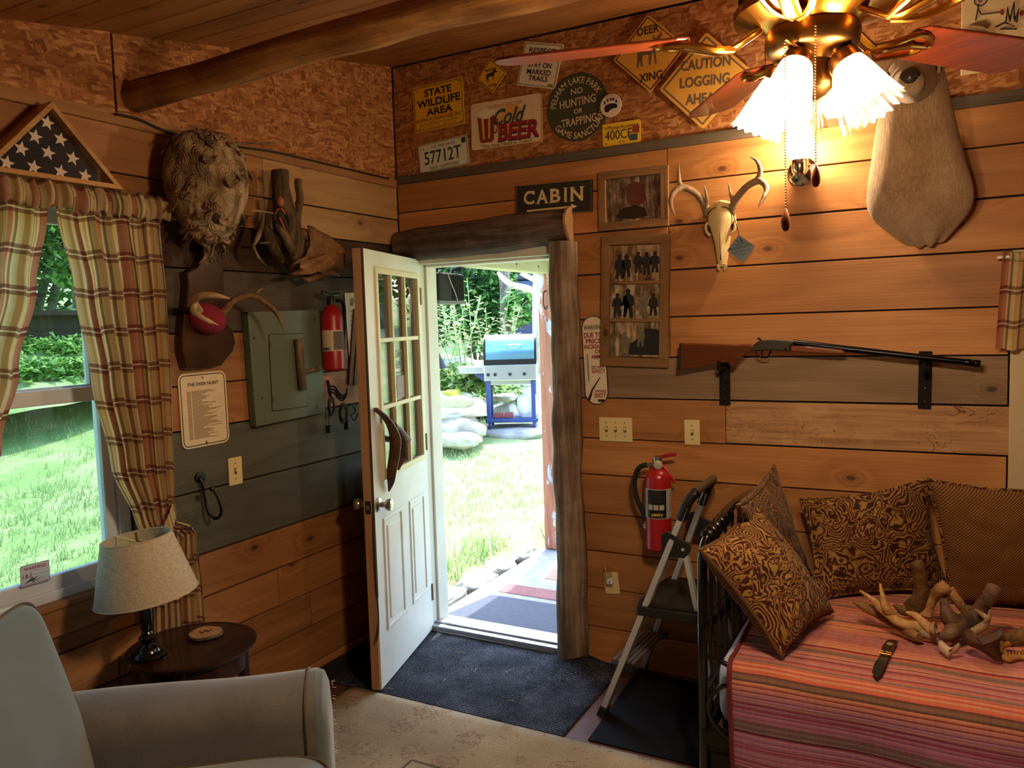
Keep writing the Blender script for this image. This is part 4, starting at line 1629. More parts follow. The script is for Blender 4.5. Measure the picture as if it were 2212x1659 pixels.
def frame_bars(root, fr, w, h, bw, th, mx, mz, bars=()):
    for a, b, m in (((0, 0), (w, bw), mx), ((0, h - bw), (w, h), mx), ((0, bw), (bw, h - bw), mz), ((w - bw, bw), (w, h - bw), mz)):
        MB().box((a[0], a[1], 0), (b[0], b[1], th), 0, fr).build('frame_rail', m, root, smooth=False, bevel=.002)
    for y0, y1 in bars:
        MB().box((bw, y0, 0), (w - bw, y1, th * .8), 0, fr).build('frame_rail', mx, root, smooth=False, bevel=.002)


fr, w, h = frame3(W(1295, 374), W(1446, 357), W(1297.5, 500), .001)
root = thing('picture_frame', 'barn wood frame with one photo of a buck, above the longer frame', 'picture frame', fr[0] + fr[1] * w / 2)
frame_bars(root, fr, w, h, .036, .022, barn_x, barn_z)
MB().box((.03, .03, .002), (w - .03, h - .03, .006), 0, fr).build('photograph', make_photo('photo_woods_porch', '#a08d80', '#5d4a40', '#241c18', '#7a4038', 3.0), root, smooth=False)
f2 = sub(fr, 0, 0, .0065)
MB().prism([(w * .42, h * .42), (w * .40, h * .72), (w * .50, h * .80), (w * .66, h * .74), (w * .68, h * .46), (w * .56, h * .36)], f2, 0, .0004).build('photo_figure', plain('photo_red_shirt', '#5b332d', .3, var=.2), root, smooth=False)
MB().prism([(w * .24, h * .22), (w * .35, h * .36), (w * .52, h * .40), (w * .66, h * .34), (w * .70, h * .20), (w * .5, h * .16)], f2, .0002, .0006).build('photo_figure', plain('photo_deer_brown', '#2c211b', .3, var=.3, vs=60), root, smooth=False)

fr, w, h = frame3(W(1303, 512), W(1450, 505), W(1309, 789.7), .001)
root = thing('picture_frame', 'tall barn wood frame holding three stacked hunting photos', 'picture frame', fr[0] + fr[1] * w / 2)
bwid = .042
hh = (h - 2 * bwid) / 3
frame_bars(root, fr, w, h, bwid, .022, barn_x, barn_z, [(bwid + hh * k - .008, bwid + hh * k + .008) for k in (1, 2)])
pf = [('photo_truck', '#c0a285', '#6d6250', '#22231f', 5.0), ('photo_group', '#bba78e', '#6d5a46', '#2b2822', 8.0), ('photo_leaves', '#b89e84', '#715643', '#2d241d', 11.0)]
for k in range(3):
    nm, a, b, c, sd = pf[k]
    MB().box((bwid - .005, bwid + hh * k + .004, .002), (w - bwid + .005, bwid + hh * (k + 1) - .004, .006), 0, fr).build('photograph', make_photo(nm, a, b, c, c, sd), root, smooth=False)
cam_m = plain('photo_camouflage', '#6d6656', .3, var=.45, vs=120)
drk_m = plain('photo_dark_clothes', '#24262a', .3, var=.3, vs=90)
pal_m = plain('photo_pale_clothes', '#a29888', .3, var=.2, vs=90)
f2 = sub(fr, 0, 0, .0065)


def person(x, y, s, m, legs=True):
    pp = [(-.020, 0), (-.016, .045), (-.026, .05), (-.022, .085), (-.008, .092), (-.010, .108), (0, .116), (.010, .108), (.008, .092), (.022, .085), (.026, .05), (.016, .045), (.022, 0), (.008, 0), (0, .04), (-.008, 0)]
    MB().prism([(x + a * s, y + b * s) for a, b in pp], f2, 0, .0004).build('photo_figure', m, root, smooth=False)


iw = w - 2 * bwid
for x, y, s, m in ((.30, .06, .95, cam_m), (.62, .30, .8, cam_m)):
    person(bwid + iw * x, bwid + hh * y, s, m)
MB().prism([(bwid + iw * .38, bwid + hh * .08), (w - bwid, bwid + hh * .08), (w - bwid, bwid + hh * .75), (bwid + iw * .72, bwid + hh * .8), (bwid + iw * .55, bwid + hh * .5), (bwid + iw * .4, bwid + hh * .36)], f2, -.0003, .0002).build('photo_truck_body', drk_m, root, smooth=False)
for x, y, s, m in ((.14, .1, .95, drk_m), (.36, .08, 1.15, drk_m), (.30, .05, .9, pal_m), (.66, .1, 1.0, cam_m), (.86, .12, .9, drk_m)):
    person(bwid + iw * x, bwid + hh * (1 + y), s, m)
for x, y, s, m in ((.18, .1, 1.0, drk_m), (.32, .15, .9, drk_m), (.55, .25, .85, drk_m), (.72, .2, .9, drk_m), (.88, .25, .85, drk_m)):
    person(bwid + iw * x, bwid + hh * (2 + y), s, m)

# thermometer sign
fr, w, h = frame3(W(1255.5, 684), W(1306, 680.5), W(1262, 874), .001)
root = thing('thermometer_sign', 'tall white round-ended warning sign about ammo with a thermometer scale', 'sign', fr[0] + fr[1] * w / 2)
MB().prism(rrect(w, h, w * .495, 12), fr, 0, .003).build('sign_plate', ink_navy, root, smooth=False)
MB().prism(rrect(w - .008, h - .008, (w - .008) * .495, 12, x0=.004, y0=.004), fr, .003, .0036).build('sign_face', sign_white, root, smooth=False)
S = (root, sub(fr, 0, 0, .0036), w, h)
line('WARNING', S, .08, .845, .84, .055, ink_grey, bold=.032)
line('DUE TO', S, .09, .755, .78, .06, ink_red, bold=.032)
line('PRICE', S, .16, .69, .66, .055, ink_red, bold=.032)
line('INCREASE', S, .08, .63, .84, .05, ink_red, bold=.032)
line('OF', S, .52, .575, .26, .045, ink_red, bold=.032)
line('AMMO', S, .36, .515, .55, .05, ink_red, bold=.032)
line('DO NOT', S, .36, .40, .56, .04, ink_red, bold=.032)
line('EXPECT', S, .36, .355, .56, .04, ink_red, bold=.032)
line('WARNING', S, .42, .135, .50, .032, ink_red, bold=.032)
line('SHOT!', S, .42, .075, .50, .055, ink_red, bold=.032)
f = S[1]
MB().prism([(w * .10, h * .06), (w * .18, h * .03), (w * .30, h * .11), (w * .34, h * .155), (w * .70, h * .30), (w * .69, h * .315), (w * .30, h * .175)], f, 0, .0006).build('shotgun_print', ink_black, root, smooth=False)
MB().box((w * .19, h * .26, 0), (w * .215, h * .57, .0025), 0, f).build('thermometer_tube', ink_grey, root, smooth=False)
for k in range(10):
    MB().box((w * .12, h * (.27 + k * .03), 0), (w * .16, h * (.274 + k * .03), .0006), 0, f).build('scale_mark', ink_grey, root, smooth=False)
MB().box((w * .55, h * .03, 0), (w * .82, h * .06, .0006), 0, f).build('maker_mark', ink_black, root, smooth=False)

# ------------------------------------------------------------------ switch plates, outlet


def plate(label, tl, tr, bl, n, plane=W):
    S = sign('switch_plate', label, 'switch plate', tl, tr, bl, ivory, plane=plane, r=.003, th=.005)
    root, f, w, h = S
    for k in range(n):
        cx = w * (k + .5) / n if n > 1 else w / 2
        if n == 3:
            cx = w * (.22 + .28 * k)
        MB().box((cx - .006, h * .5 - .013, 0), (cx + .006, h * .5 + .013, .0008), 0, f).build('switch_slot', ivory_dark, root, smooth=False)
        MB().box((cx - .0045, h * .5 - .002, 0), (cx + .0045, h * .5 + .010, .010), 0, f).build('toggle', ivory, root, smooth=False, bevel=.001)
        for yy in (.22, .78):
            MB().prism(circ(cx, h * yy, .003, 10), f, 0, .001).build('screw', ivory_dark, root, smooth=False)
    return S


plate('ivory three-switch plate left of the single plate, near the door log', (1295, 901), (1365.5, 902.5), (1296.3, 952), 3)
plate('ivory single switch plate under the left gun bracket', (1478.5, 906.5), (1511.5, 907), (1479, 960), 1)
plate('ivory switch plate on the grey boards beside the black hook', (490.7, 990.7), (519.4, 985), (494.4, 1049.7), 1, L)
S = sign('wall_outlet', 'ivory double outlet low on the wall right of the door log', 'outlet', (1304.5, 1235), (1335, 1236), (1307, 1281), ivory, r=.003, th=.005)
root, f, w, h = S
for yy in (.28, .72):
    MB().prism(circ(w / 2, h * yy, .017, 24, .014), f, 0, .002).build('socket', ivory, root, smooth=False)
    for dx in (-.006, .006):
        MB().box((w / 2 + dx - .001, h * yy - .002, .002), (w / 2 + dx + .001, h * yy + .007, .0024), 0, f).build('socket_slot', ivory_dark, root, smooth=False)
nl = sub(f, w / 2, h * .72)
root = thing('night_light', 'small clear night light plugged into the ivory outlet', 'night light', nl[0])
MB().box((-.015, -.022, .002), (.015, .020, .028), 0, nl).build('night_light_base', white_plate, root, smooth=False, bevel=.004)
MB().grid(lambda a, b: nl[0] + nl[1] * ((a - .5) * .038) + nl[2] * (.016 + b * .05) + nl[3] * (.042 - .12 * (a - .5) ** 2 * (1.2 - b) * .6 - .012 * b * b), 8, 8).build('night_light_cover', clear_shade, root, solid=.0015)
MB().prism(circ(0, -.01, .004, 12), sub(nl, 0, 0, .028), 0, .001).build('light_sensor', ink_black, root, smooth=False)

# ------------------------------------------------------------------ deer skull with its tin tag
c0 = W(1559, 434, -.05)
c1 = W(1561, 577, -.035)
root = thing('deer_skull', 'bleached deer skull with a forked antler on each side', 'skull', W(1561, 500))
ax = (c1 - c0)
mb = MB()
st = [(0, .018, .02), (.03, .040, .035), (.10, .052, .046), (.17, .055, .05), (.27, .060, .05), (.36, .058, .046), (.45, .046, .042), (.55, .036, .038), (.68, .029, .034), (.8, .025, .030), (.9, .022, .024), (.97, .017, .018), (1.0, .008, .008)]
seg = 22
vs, fs = [], []
for i, (t, a, b) in enumerate(st):
    c = c0 + ax * t
    for k in range(seg):
        an = 2 * PI * k / seg
        x, yv = math.cos(an), math.sin(an)
        n_ = 2.6
        rr = (abs(x) ** n_ + abs(yv) ** n_) ** (-1 / n_)
        vs.append(c + V((x * a * rr, yv * b * rr - (.01 if yv < 0 else 0) * math.exp(-(x * 3) ** 2), 0)))
for i in range(len(st) - 1):
    for k in range(seg):
        fs.append((i * seg + k, i * seg + (k + 1) % seg, (i + 1) * seg + (k + 1) % seg, (i + 1) * seg + k))
mb.add(vs, fs)
mb.build('cranium', bone_m, root, subsurf=1)
for sx in (-1, 1):
    e = c0 + ax * .40 + V((sx * .050, -.012, 0))
    MB().lathe([(0, -.02), (.010, -.017), (.017, -.006), (.018, .004), (.012, .012), (0, .014)], e, (sx, -.55, 0), 18).build('eye_socket', bone_hole, root)
    MB().tube(catmull([c0 + ax * t + V((sx * a, -b, 0)) for t, a, b in ((.32, .058, .02), (.38, .062, .03), (.46, .058, .03), (.52, .043, .03))], 6), .006, 8).build('eye_rim', bone_m, root)
    MB().tube([c0 + ax * t + V((sx * a, -b, 0)) for t, a, b in ((.95, .014, .015), (1.02, .014, .012), (1.05, .010, .01))], [.010, .008, .004], 10).build('jaw_tip', bone_m, root)
MB().tube([c0 + ax * t + V((0, -d, 0)) for t, d in ((.5, .047), (.75, .038), (.9, .031))], [.0015, .002, .003], 6).build('nasal_seam', bone_hole, root)
MB().tube(catmull([c0 + ax * t + V((x, -d, 0)) for x, t, d in ((-.052, .2, .035), (-.03, .13, .047), (0, .11, .05), (.03, .13, .047), (.052, .2, .035), (.062, .34, .03))], 6), .0022, 6).build('tie_wire', gun_receiver, root)


def ant(paths, mat, name='antler', parent=None, seg=12):
    mb = MB()
    for pts, rad in paths:
        horn(mb, pts, rad, seg)
    return mb.build(name, mat, parent)


def wp(l):
    return [W(x, y, d) for x, y, d in l]


ant([(wp([(1578, 462, -.06), (1583, 446, -.075), (1590.5, 430, -.09), (1612, 404, -.11), (1636, 391, -.13), (1650, 396, -.16), (1656, 410, -.19), (1650, 426, -.22), (1639, 446, -.25)]), [.021, .017, .015, .014, .015, .013, .011, .009, .003]),
     (wp([(1632, 394, -.13), (1641, 378, -.135), (1642, 364, -.14), (1634, 347, -.15), (1620, 338.6, -.16)]), [.013, .011, .010, .007, .002]),
     (wp([(1586, 440, -.08), (1580, 424, -.095), (1573, 395, -.11)]), [.011, .008, .002])], antler_grey, parent=root)
ant([(wp([(1530, 462, -.06), (1523, 446, -.075), (1516, 433, -.09), (1502, 417, -.11), (1477, 405, -.13), (1459, 413, -.16), (1449.5, 430, -.19), (1450, 446, -.22), (1457, 465, -.25)]), [.021, .017, .015, .014, .015, .013, .011, .009, .003]),
     (wp([(1474, 406, -.13), (1468, 394, -.135), (1466.5, 380, -.14), (1466, 352, -.15)]), [.013, .010, .008, .002]),
     (wp([(1524, 448, -.08), (1527, 428, -.095), (1521.5, 401, -.11)]), [.011, .008, .002])], antler_grey, parent=root)
S, g, dgn = diamond('forest_tag', 'blue-grey tin diamond tag hanging on the deer skull', (1596, 507), (1632, 532), (1563, 537), tag_blue, tag_blue, r=.006, bw=.001, bi=.002, off=-.10)
txt(S, g, 'State', 0, .030, .028, .008, ink_black)
txt(S, g, 'Forest Boundary', 0, .016, .070, .009, ink_black)
txt(S, g, 'MASSACHUSETTS', 0, .001, .094, .011, ink_black, bold=.01)
txt(S, g, 'Division of Forests', 0, -.015, .074, .009, ink_black)
txt(S, g, 'and Parks', 0, -.028, .042, .008, ink_black)
MB().tube(wp([(1588, 478, -.085), (1593, 492, -.095), (1598, 512, -.104), (1606, 526, -.106)]), .0016, 6).build('hanging_wire', gun_receiver, S[0])

# ------------------------------------------------------------------ wall lamp (lit)
c = W(1733, 371)
root = thing('wall_lamp', 'chrome wall lamp with a lit ruffled glass shade', 'lamp', c)
MB().lathe([(.058, 0), (.058, .006), (.05, .014), (.03, .022), (.016, .03), (.014, .075), (0, .078)], c, (0, -1, 0), 36).build('back_plate', chrome, root)
b = c + V((.002, -.085, 0))
MB().lathe([(.0, -.03), (.022, -.026), (.03, -.012), (.032, .012), (.034, .03), (.030, .036), (0, .036)], b, (0, 0, 1), 28).build('socket_cup', chrome, root)
prof = [(.030, .034), (.044, .05), (.054, .075), (.056, .10), (.050, .128), (.046, .146), (.052, .162)]


def ruff(r, h, an, i):
    q = max(0, (i - 4) / 2)
    return r * (1 + .05 * q * math.cos(an * 8)), h + .006 * q * math.cos(an * 8)


MB().lathe(prof, b, (0, 0, 1), 64, wob=ruff, caps=False).build('glass_shade', clear_shade, root)
MB().lathe([(0, .035), (.013, .04), (.016, .055), (.026, .08), (.028, .095), (.020, .115), (0, .123)], b, (0, 0, 1), 20).build('light_bulb', bulb_white, root)
ld = bpy.data.lights.new('wall_lamp_light', 'POINT')
ld.energy = 15.0
ld.color = (1.0, .76, .50)
ld.shadow_soft_size = .03
lo = bpy.data.objects.new('wall_lamp_light', ld)
COL.objects.link(lo)
lo.location = b + V((0, -.035, .09))
adopt(lo, root)

# ------------------------------------------------------------------ mounted deer, seen from below
root = thing('deer_mount', 'brown deer shoulder mount jutting from the wall right of the wall lamp', 'taxidermy', V((2.49, 0, 1.93)))
st = [  # z, centre x, half width, front y, back y
    (1.935, 2.50, .062, -.035, -.005), (1.945, 2.498, .075, -.07, -.004), (1.975, 2.492, .105, -.12, -.003), (2.015, 2.486, .155, -.175, -.003), (2.07, 2.482, .182, -.225, -.003), (2.14, 2.478, .175, -.26, -.003),
    (2.22, 2.472, .156, -.285, -.01), (2.31, 2.466, .140, -.31, -.03), (2.39, 2.464, .122, -.325, -.06), (2.46, 2.462, .108, -.335, -.10), (2.51, 2.462, .098, -.33, -.13), (2.56, 2.462, .08, -.31, -.15), (2.59, 2.462, .05, -.28, -.17), (2.60, 2.462, .02, -.25, -.2)]
seg = 36
vs, fs = [], []
for i, (z, cx, hw, yf, yb) in enumerate(st):
    cy, hd = (yf + yb) / 2, (yb - yf) / 2
    for k in range(seg):
        an = 2 * PI * k / seg
        x, yy = math.cos(an), math.sin(an)
        e = 2.3
        rr = (abs(x) ** e + abs(yy) ** e) ** (-1 / e)
        zz = z
        if z < 2.0 and yy < 0:
            zz -= .03 * max(0, math.cos(x * PI * .5)) * (2.0 - z) / .08 - .012 * math.cos(x * 9)
        vs.append(V((cx + x * hw * rr, cy + yy * hd * rr, zz)))
for i in range(len(st) - 1):
    for k in range(seg):
        fs.append((i * seg + k, i * seg + (k + 1) % seg, (i + 1) * seg + (k + 1) % seg, (i + 1) * seg + k))
fs += [tuple(reversed(range(seg))), tuple((len(st) - 1) * seg + k for k in range(seg))]
# head: a second loft that runs out of the neck toward the room
hd = V((-.02, -.97, -.10)).normalized()
hs = hd.cross(V((0, 0, 1))).normalized()
hu = hs.cross(hd)
H0 = V((2.462, -.24, 2.475))
body = MB().add(vs, fs).build('head_and_shoulders', fur, root, subsurf=1)
for p in body.data.vertices:
    p.co += MN.noise_vector(p.co * 9) * .006 + MN.noise_vector(V((p.co.x * 30, p.co.y * 30, p.co.z * 6))) * .004
hp = [(-.03, .08, .085, .01), (.05, .085, .085, .01), (.12, .078, .078, .002), (.19, .062, .064, -.010), (.25, .048, .056, -.020), (.30, .045, .050, -.024), (.335, .046, .046, -.025), (.36, .040, .038, -.024), (.375, .022, .022, -.022)]
hp = [(t * .82, a * .94, b2 * .94, dz) for t, a, b2, dz in hp]
vs, fs = [], []
seg = 24
for t, a, b2, dz in hp:
    c = H0 + hd * t + hu * dz
    for k in range(seg):
        an = 2 * PI * k / seg
        vs.append(c + hs * (math.cos(an) * a) + hu * (math.sin(an) * b2))
for i in range(len(hp) - 1):
    for k in range(seg):
        fs.append((i * seg + k, i * seg + (k + 1) % seg, (i + 1) * seg + (k + 1) % seg, (i + 1) * seg + k))
fs += [tuple(reversed(range(seg))), tuple((len(hp) - 1) * seg + k for k in range(seg))]
MB().add(vs, fs).build('muzzle', fur_pale, root, subsurf=1)
nz = H0 + hd * .288 + hu * -.010
MB().lathe([(0, .024), (.02, .020), (.031, .008), (.033, -.004), (.028, -.014), (0, -.02)], nz, hd, 24, sx=1.0).build('nose', plain('deer_nose', '#2a211c', .35, var=.15), root)
for sx in (-1, 1):
    MB().lathe([(0, .006), (.007, .004), (.009, -.002), (0, -.006)], nz + hs * (.016 * sx) + hd * .016, (hd + hs * sx * .5), 12).build('nostril', bone_hole, root)
    e = H0 + hd * .115 + hs * (.082 * sx) + hu * .035
    MB().lathe([(0, -.014), (.012, -.008), (.015, 0), (.012, .008), (0, .012)], e, hs * sx, 16).build('eye', black_gloss, root)
    MB().lathe([(.015, .004), (.020, .002), (.021, -.006)], e, hs * sx, 18, caps=False).build('eye_ring', fur_pale, root)
    # ear
    eb = H0 + hd * .01 + hs * (.075 * sx) + hu * .075
    tip = eb + hs * (.15 * sx) + hu * .07 - hd * .03
    axv = tip - eb
    nn = hd
    sd = axv.cross(nn).normalized()
    em = MB().grid(lambda a, b: eb + axv * b + sd * ((a - .5) * .11 * math.sin(PI * min(1, b * .86 + .14)) ** .8) + nn * (-.03 * (1 - (2 * a - 1) ** 2)), 8, 10)
    em.build('ear', fur, root, solid=.006)
mo = catmull([nz + hs * (x) + hd * d + hu * z for x, d, z in ((-.030, -.05, -.024), (-.014, -.012, -.032), (0, .0, -.024), (.014, -.012, -.032), (.030, -.05, -.024))], 6)
MB().tube(mo, .003, 6).build('mouth_line', bone_hole, root)
MB().lathe([(0, .02), (.018, .012), (.024, 0), (.020, -.02), (0, -.03)], nz + hd * -.03 + hu * -.036, hd, 18).build('chin', plain('white_chin_fur', '#c9bca8', .9, var=.1), root)

# ------------------------------------------------------------------ shotgun and its two brackets
gy = -.075
root = thing('shotgun', 'single-barrel shotgun with walnut stock resting on two wall brackets', 'shotgun', W(1780, 790, gy))
GF = (V((0, gy, 0)), V((1, 0, 0)), V((0, 0, 1)), V((0, -1, 0)))


def gun2(l):
    return [(W(x, y, gy).x, W(x, y, gy).z) for x, y in l]


MB().prism(gun2([(1473, 741), (1514, 741.5), (1555, 743), (1590, 744.6), (1612, 743), (1630, 744), (1630, 752), (1622, 759), (1612, 765), (1604, 770.7), (1596, 782), (1589, 793), (1582, 793.6), (1576, 784), (1568, 783), (1558.7, 784.7), (1514, 792), (1470.5, 800)]), GF, -.019, .019).build('stock', stock_wood, root, bevel=.012, bseg=4)
MB().prism(gun2([(1469.5, 741), (1474, 741), (1471, 800.4), (1466, 800.6)]), GF, -.019, .019).build('butt_pad', black_rubber, root, bevel=.004)
MB().prism(gun2([(1624, 748), (1634, 741), (1641, 735.8), (1663, 734), (1700, 735), (1719, 738), (1709, 746), (1707, 758.5), (1663, 755.5), (1640, 757.5), (1626, 758.5)]), GF, -.016, .016).build('receiver', gun_receiver, root, bevel=.004)
MB().prism(gun2([(1708.7, 746), (1750, 748), (1789, 751.5), (1818, 755), (1827.4, 759), (1826.7, 766), (1790, 765), (1750, 763), (1708, 759.6)]), GF, -.017, .017).build('fore_end', stock_wood, root, bevel=.009, bseg=4)
b0, b1 = W(1714, 741, gy), W(2118, 786, gy)
d = (b1 - b0)
MB().tube([b0, b0 + d * .1, b0 + d * .25, b0 + d * .6, b0 + d * .93], [.0155, .015, .0135, .0125, .0120], 20).build('barrel', gun_steel, root)
MB().tube([b0 + d * .925, b0 + d * .94, b0 + d * .945, b0 + d * .95, b0 + d * .955, b0 + d * .96, b0 + d * .965, b0 + d * .97, b0 + d * .975, b0 + d * .98, b0 + d], [.012, .0138, .0138, .0125, .0138, .0125, .0138, .0125, .0138, .0138, .0138], 20).build('choke_tube', gun_steel, root)
MB().tube(catmull([W(x, y, gy) for x, y in ((1632, 757), (1636, 766), (1645, 772), (1657, 772), (1663, 763), (1666, 755))], 6), .003, 8).build('trigger_guard', gun_steel, root)
MB().tube(catmull([W(x, y, gy) for x, y in ((1647, 757), (1645, 763), (1648, 769))], 4), .0025, 8).build('trigger', gun_steel, root)
MB().tube([W(x, y, gy) for x, y in ((1646, 740), (1642, 733), (1637, 731))], [.005, .004, .005], 8).build('hammer', gun_steel, root)
MB().lathe([(.005, -.017), (.005, .0175), (0, .018)], W(1698, 753, gy), (0, -1, 0), 12).build('hinge_pin', gun_steel, root)
for lab, (x0, x1, ya, yb, hy) in {'dark strap bracket under the shotgun stock': (1554.5, 1578, 776, 874.7, 787), 'dark strap bracket carrying the shotgun barrel near its muzzle': (1985, 2014, 758.5, 882.4, 790)}.items():
    fr, w, h = frame3(W(x0, ya), W(x1, ya), W(x0, yb), .001)
    br = thing('gun_bracket', lab, 'bracket', fr[0] + fr[1] * w / 2)
    MB().box((0, 0, 0), (w, h, .008), 0, fr).build('strap', leather, br, smooth=False, bevel=.003)
    hz = W((x0 + x1) / 2, hy, gy).z
    hx = fr[0].x + w / 2
    if x0 < 1700:
        cr = [V((hx, -.008, hz - .02)), V((hx, -.06, hz - .022)), V((hx, -.108, hz - .018)), V((hx, -.115, hz + .004)), V((hx, -.113, hz + .018))]
    else:
        cr = [V((hx, -.008, hz - .024)), V((hx, -.06, hz - .026)), V((hx, -.098, hz - .022)), V((hx, -.106, hz - .006)), V((hx, -.105, hz + .012))]
    MB().tube(catmull(cr, 6), .0075, 12).build('cradle_hook', leather, br)
    for q in (.12, .35, .6):
        MB().lathe([(.006, 0), (.005, .002), (0, .003)], fr[0] + fr[1] * w / 2 + fr[2] * h * q + fr[3] * .008, fr[3], 12).build('rivet', black_iron, br)

# ------------------------------------------------------------------ red fire extinguisher on the back wall
cy = -.085
cb, ct = W(1423, 1187, cy), W(1421.5, 1022, cy)
root = thing('fire_extinguisher', 'red fire extinguisher with black hose behind the step ladder', 'fire extinguisher', cb)
h = (ct - cb).length
ax = (ct - cb).normalized()
R = .058
MB().lathe([(0, 0), (R * .8, 0), (R, .012), (R, h - .02), (R * .92, h), (R * .6, h + .016), (.022, h + .022), (.02, h + .03), (0, h + .03)], cb, ax, 40).build('cylinder', red_paint, root)
MB().lathe([(R + .0008, h * .44), (R + .0008, h * .82)], cb, ax, 48, caps=False).build('label_band', label_silver, root)


def cylpatch(a0, a1, h0, h1, mat, name, rr=R + .0016):
    # angle 0 faces the camera
    toc = (CAM - cb)
    toc.z = 0
    toc.normalize()
    sd = V((0, 0, 1)).cross(toc)
    MB().grid(lambda a, b: cb + ax * (h * (h0 + (h1 - h0) * b)) + (toc * math.cos(math.radians(a0 + (a1 - a0) * a)) + sd * math.sin(math.radians(a0 + (a1 - a0) * a))) * rr, 10, 1).build(name, mat, root)


cylpatch(-52, 36, .45, .81, label_dark, 'instruction_label')
for k in range(3):
    cylpatch(-48, 26, .76 - k * .055, .795 - k * .055, ink_black, 'label_text_block', R + .0022)
    cylpatch(-46 + k * 25, -25 + k * 25, .555, .62, label_silver, 'label_pictogram', R + .0022)
toc = (CAM - cb)
toc.z = 0
toc.normalize()
sdv = V((0, 0, 1)).cross(toc)
lettering('sentry', (cb + ax * (h * .465) + toc * (R + .0035), sdv, ax, toc), -.03, 0, .05, .018, plate_yellow, root, bold=.02)
v0 = cb + ax * (h + .03)
MB().lathe([(.018, 0), (.018, .02), (.022, .022), (.022, .045), (.012, .05), (0, .05)], v0, ax, 20).build('valve_body', satin_nickel, root)
MB().lathe([(.0, .0), (.019, .0), (.02, .012), (.017, .014), (0, .013)], v0 + ax * .012 + toc * .016, toc, 22).build('pressure_gauge', label_silver, root)
MB().tube(catmull([W(x, y, cy) for x, y in ((1410, 997), (1421, 990), (1440, 984), (1461, 982))], 6), [.008] * 19, 10, flat=(1, .5)).build('squeeze_handle', red_paint, root)
MB().tube(catmull([W(x, y, cy) for x, y in ((1421, 1003), (1434, 1010), (1448, 1027), (1458, 1043))], 6), [.008] * 19, 10, flat=(1, .5)).build('carry_handle', red_paint, root)
MB().tube([W(1412, 1004, cy), W(1396, 1004, cy)], .008, 12).build('hose_fitting', satin_nickel, root)
hs_ = catmull([W(x, y, cy - .01) for x, y in ((1397, 1004), (1384, 1008), (1374, 1022), (1370.5, 1050), (1377, 1080), (1389, 1107), (1394, 1130))], 8)
MB().tube(hs_, .0115, 12).build('hose', black_rubber, root)
MB().tube([W(1394, 1126, cy - .01), W(1395.5, 1141, cy - .01)], [.012, .010], 12).build('nozzle', satin_nickel, root)
MB().box((cb.x - .02, -.028, cb.z + .12), (cb.x + .02, -.001, cb.z + .2)).build('wall_hook', black_iron, root, smooth=False)
# ------------------------------------------------------------------ things on the left wall
# folded flag in its triangular case
xa = .045
A, B = L(112, 218, .085), L(268, 411, .085)
apex = V((0, A.y, A.z))
rt = V((0, B.y, B.z))
lt = V((0, 2 * A.y - B.y, B.z))
root = thing('flag_case', 'triangular wooden case with a folded starry flag above the plaid curtain', 'flag case', V((0, A.y, B.z)))
FF = (V((0, 0, 0)), V((0, 1, 0)), V((0, 0, 1)), V((1, 0, 0)))
tri = [(lt.y, lt.z), (rt.y, rt.z), (apex.y, apex.z)]


def shrink(t, d):
    cx = sum(p[0] for p in t) / 3
    cy = sum(p[1] for p in t) / 3
    # inradius-based scale
    a = [math.dist(t[i], t[(i + 1) % 3]) for i in range(3)]
    s_ = sum(a) / 2
    area = abs((t[1][0] - t[0][0]) * (t[2][1] - t[0][1]) - (t[2][0] - t[0][0]) * (t[1][1] - t[0][1])) / 2
    r = area / s_
    ix = (t[0][0] * a[1] + t[1][0] * a[2] + t[2][0] * a[0]) / sum(a)
    iy = (t[0][1] * a[1] + t[1][1] * a[2] + t[2][1] * a[0]) / sum(a)
    k = (r - d) / r
    return [(ix + (p[0] - ix) * k, iy + (p[1] - iy) * k) for p in t]


t1, t2 = tri, shrink(tri, .016)
for i, nm in enumerate(('case_base', 'case_side', 'case_side')):
    j = (i + 1) % 3
    MB().prism([t1[i], t1[j], t2[j], t2[i]], FF, .002, .088).build(nm, frame_oak, root, smooth=False, bevel=.0015)
MB().prism(t2, FF, .002, .006).build('case_back', fabric_back, root, smooth=False)
fl = shrink(tri, .022)
MB().prism(fl, FF, .03, .058).build('folded_flag', flag_blue, root, smooth=False, bevel=.008)
for px, py in ((102, 265), (76, 295), (131, 301), (46, 321), (104, 330), (157, 342), (15, 352), (73, 361), (131, 371), (184, 380)):
    p = L(px, py, .059)
    r0 = .0245
    rot = .2
    stp = []
    for k in range(10):
        rr = r0 if k % 2 == 0 else r0 * .42
        an = PI / 2 + k * PI / 5 - rot
        stp.append((p.y + rr * math.cos(an), p.z + rr * math.sin(an)))
    MB().prism(stp, FF, .0585, .0595).build('star', flag_star, root, smooth=False)
MB().prism(shrink(tri, .017), FF, .080, .082).build('case_glass', case_glass, root, smooth=False)

# curtains
XC = .075


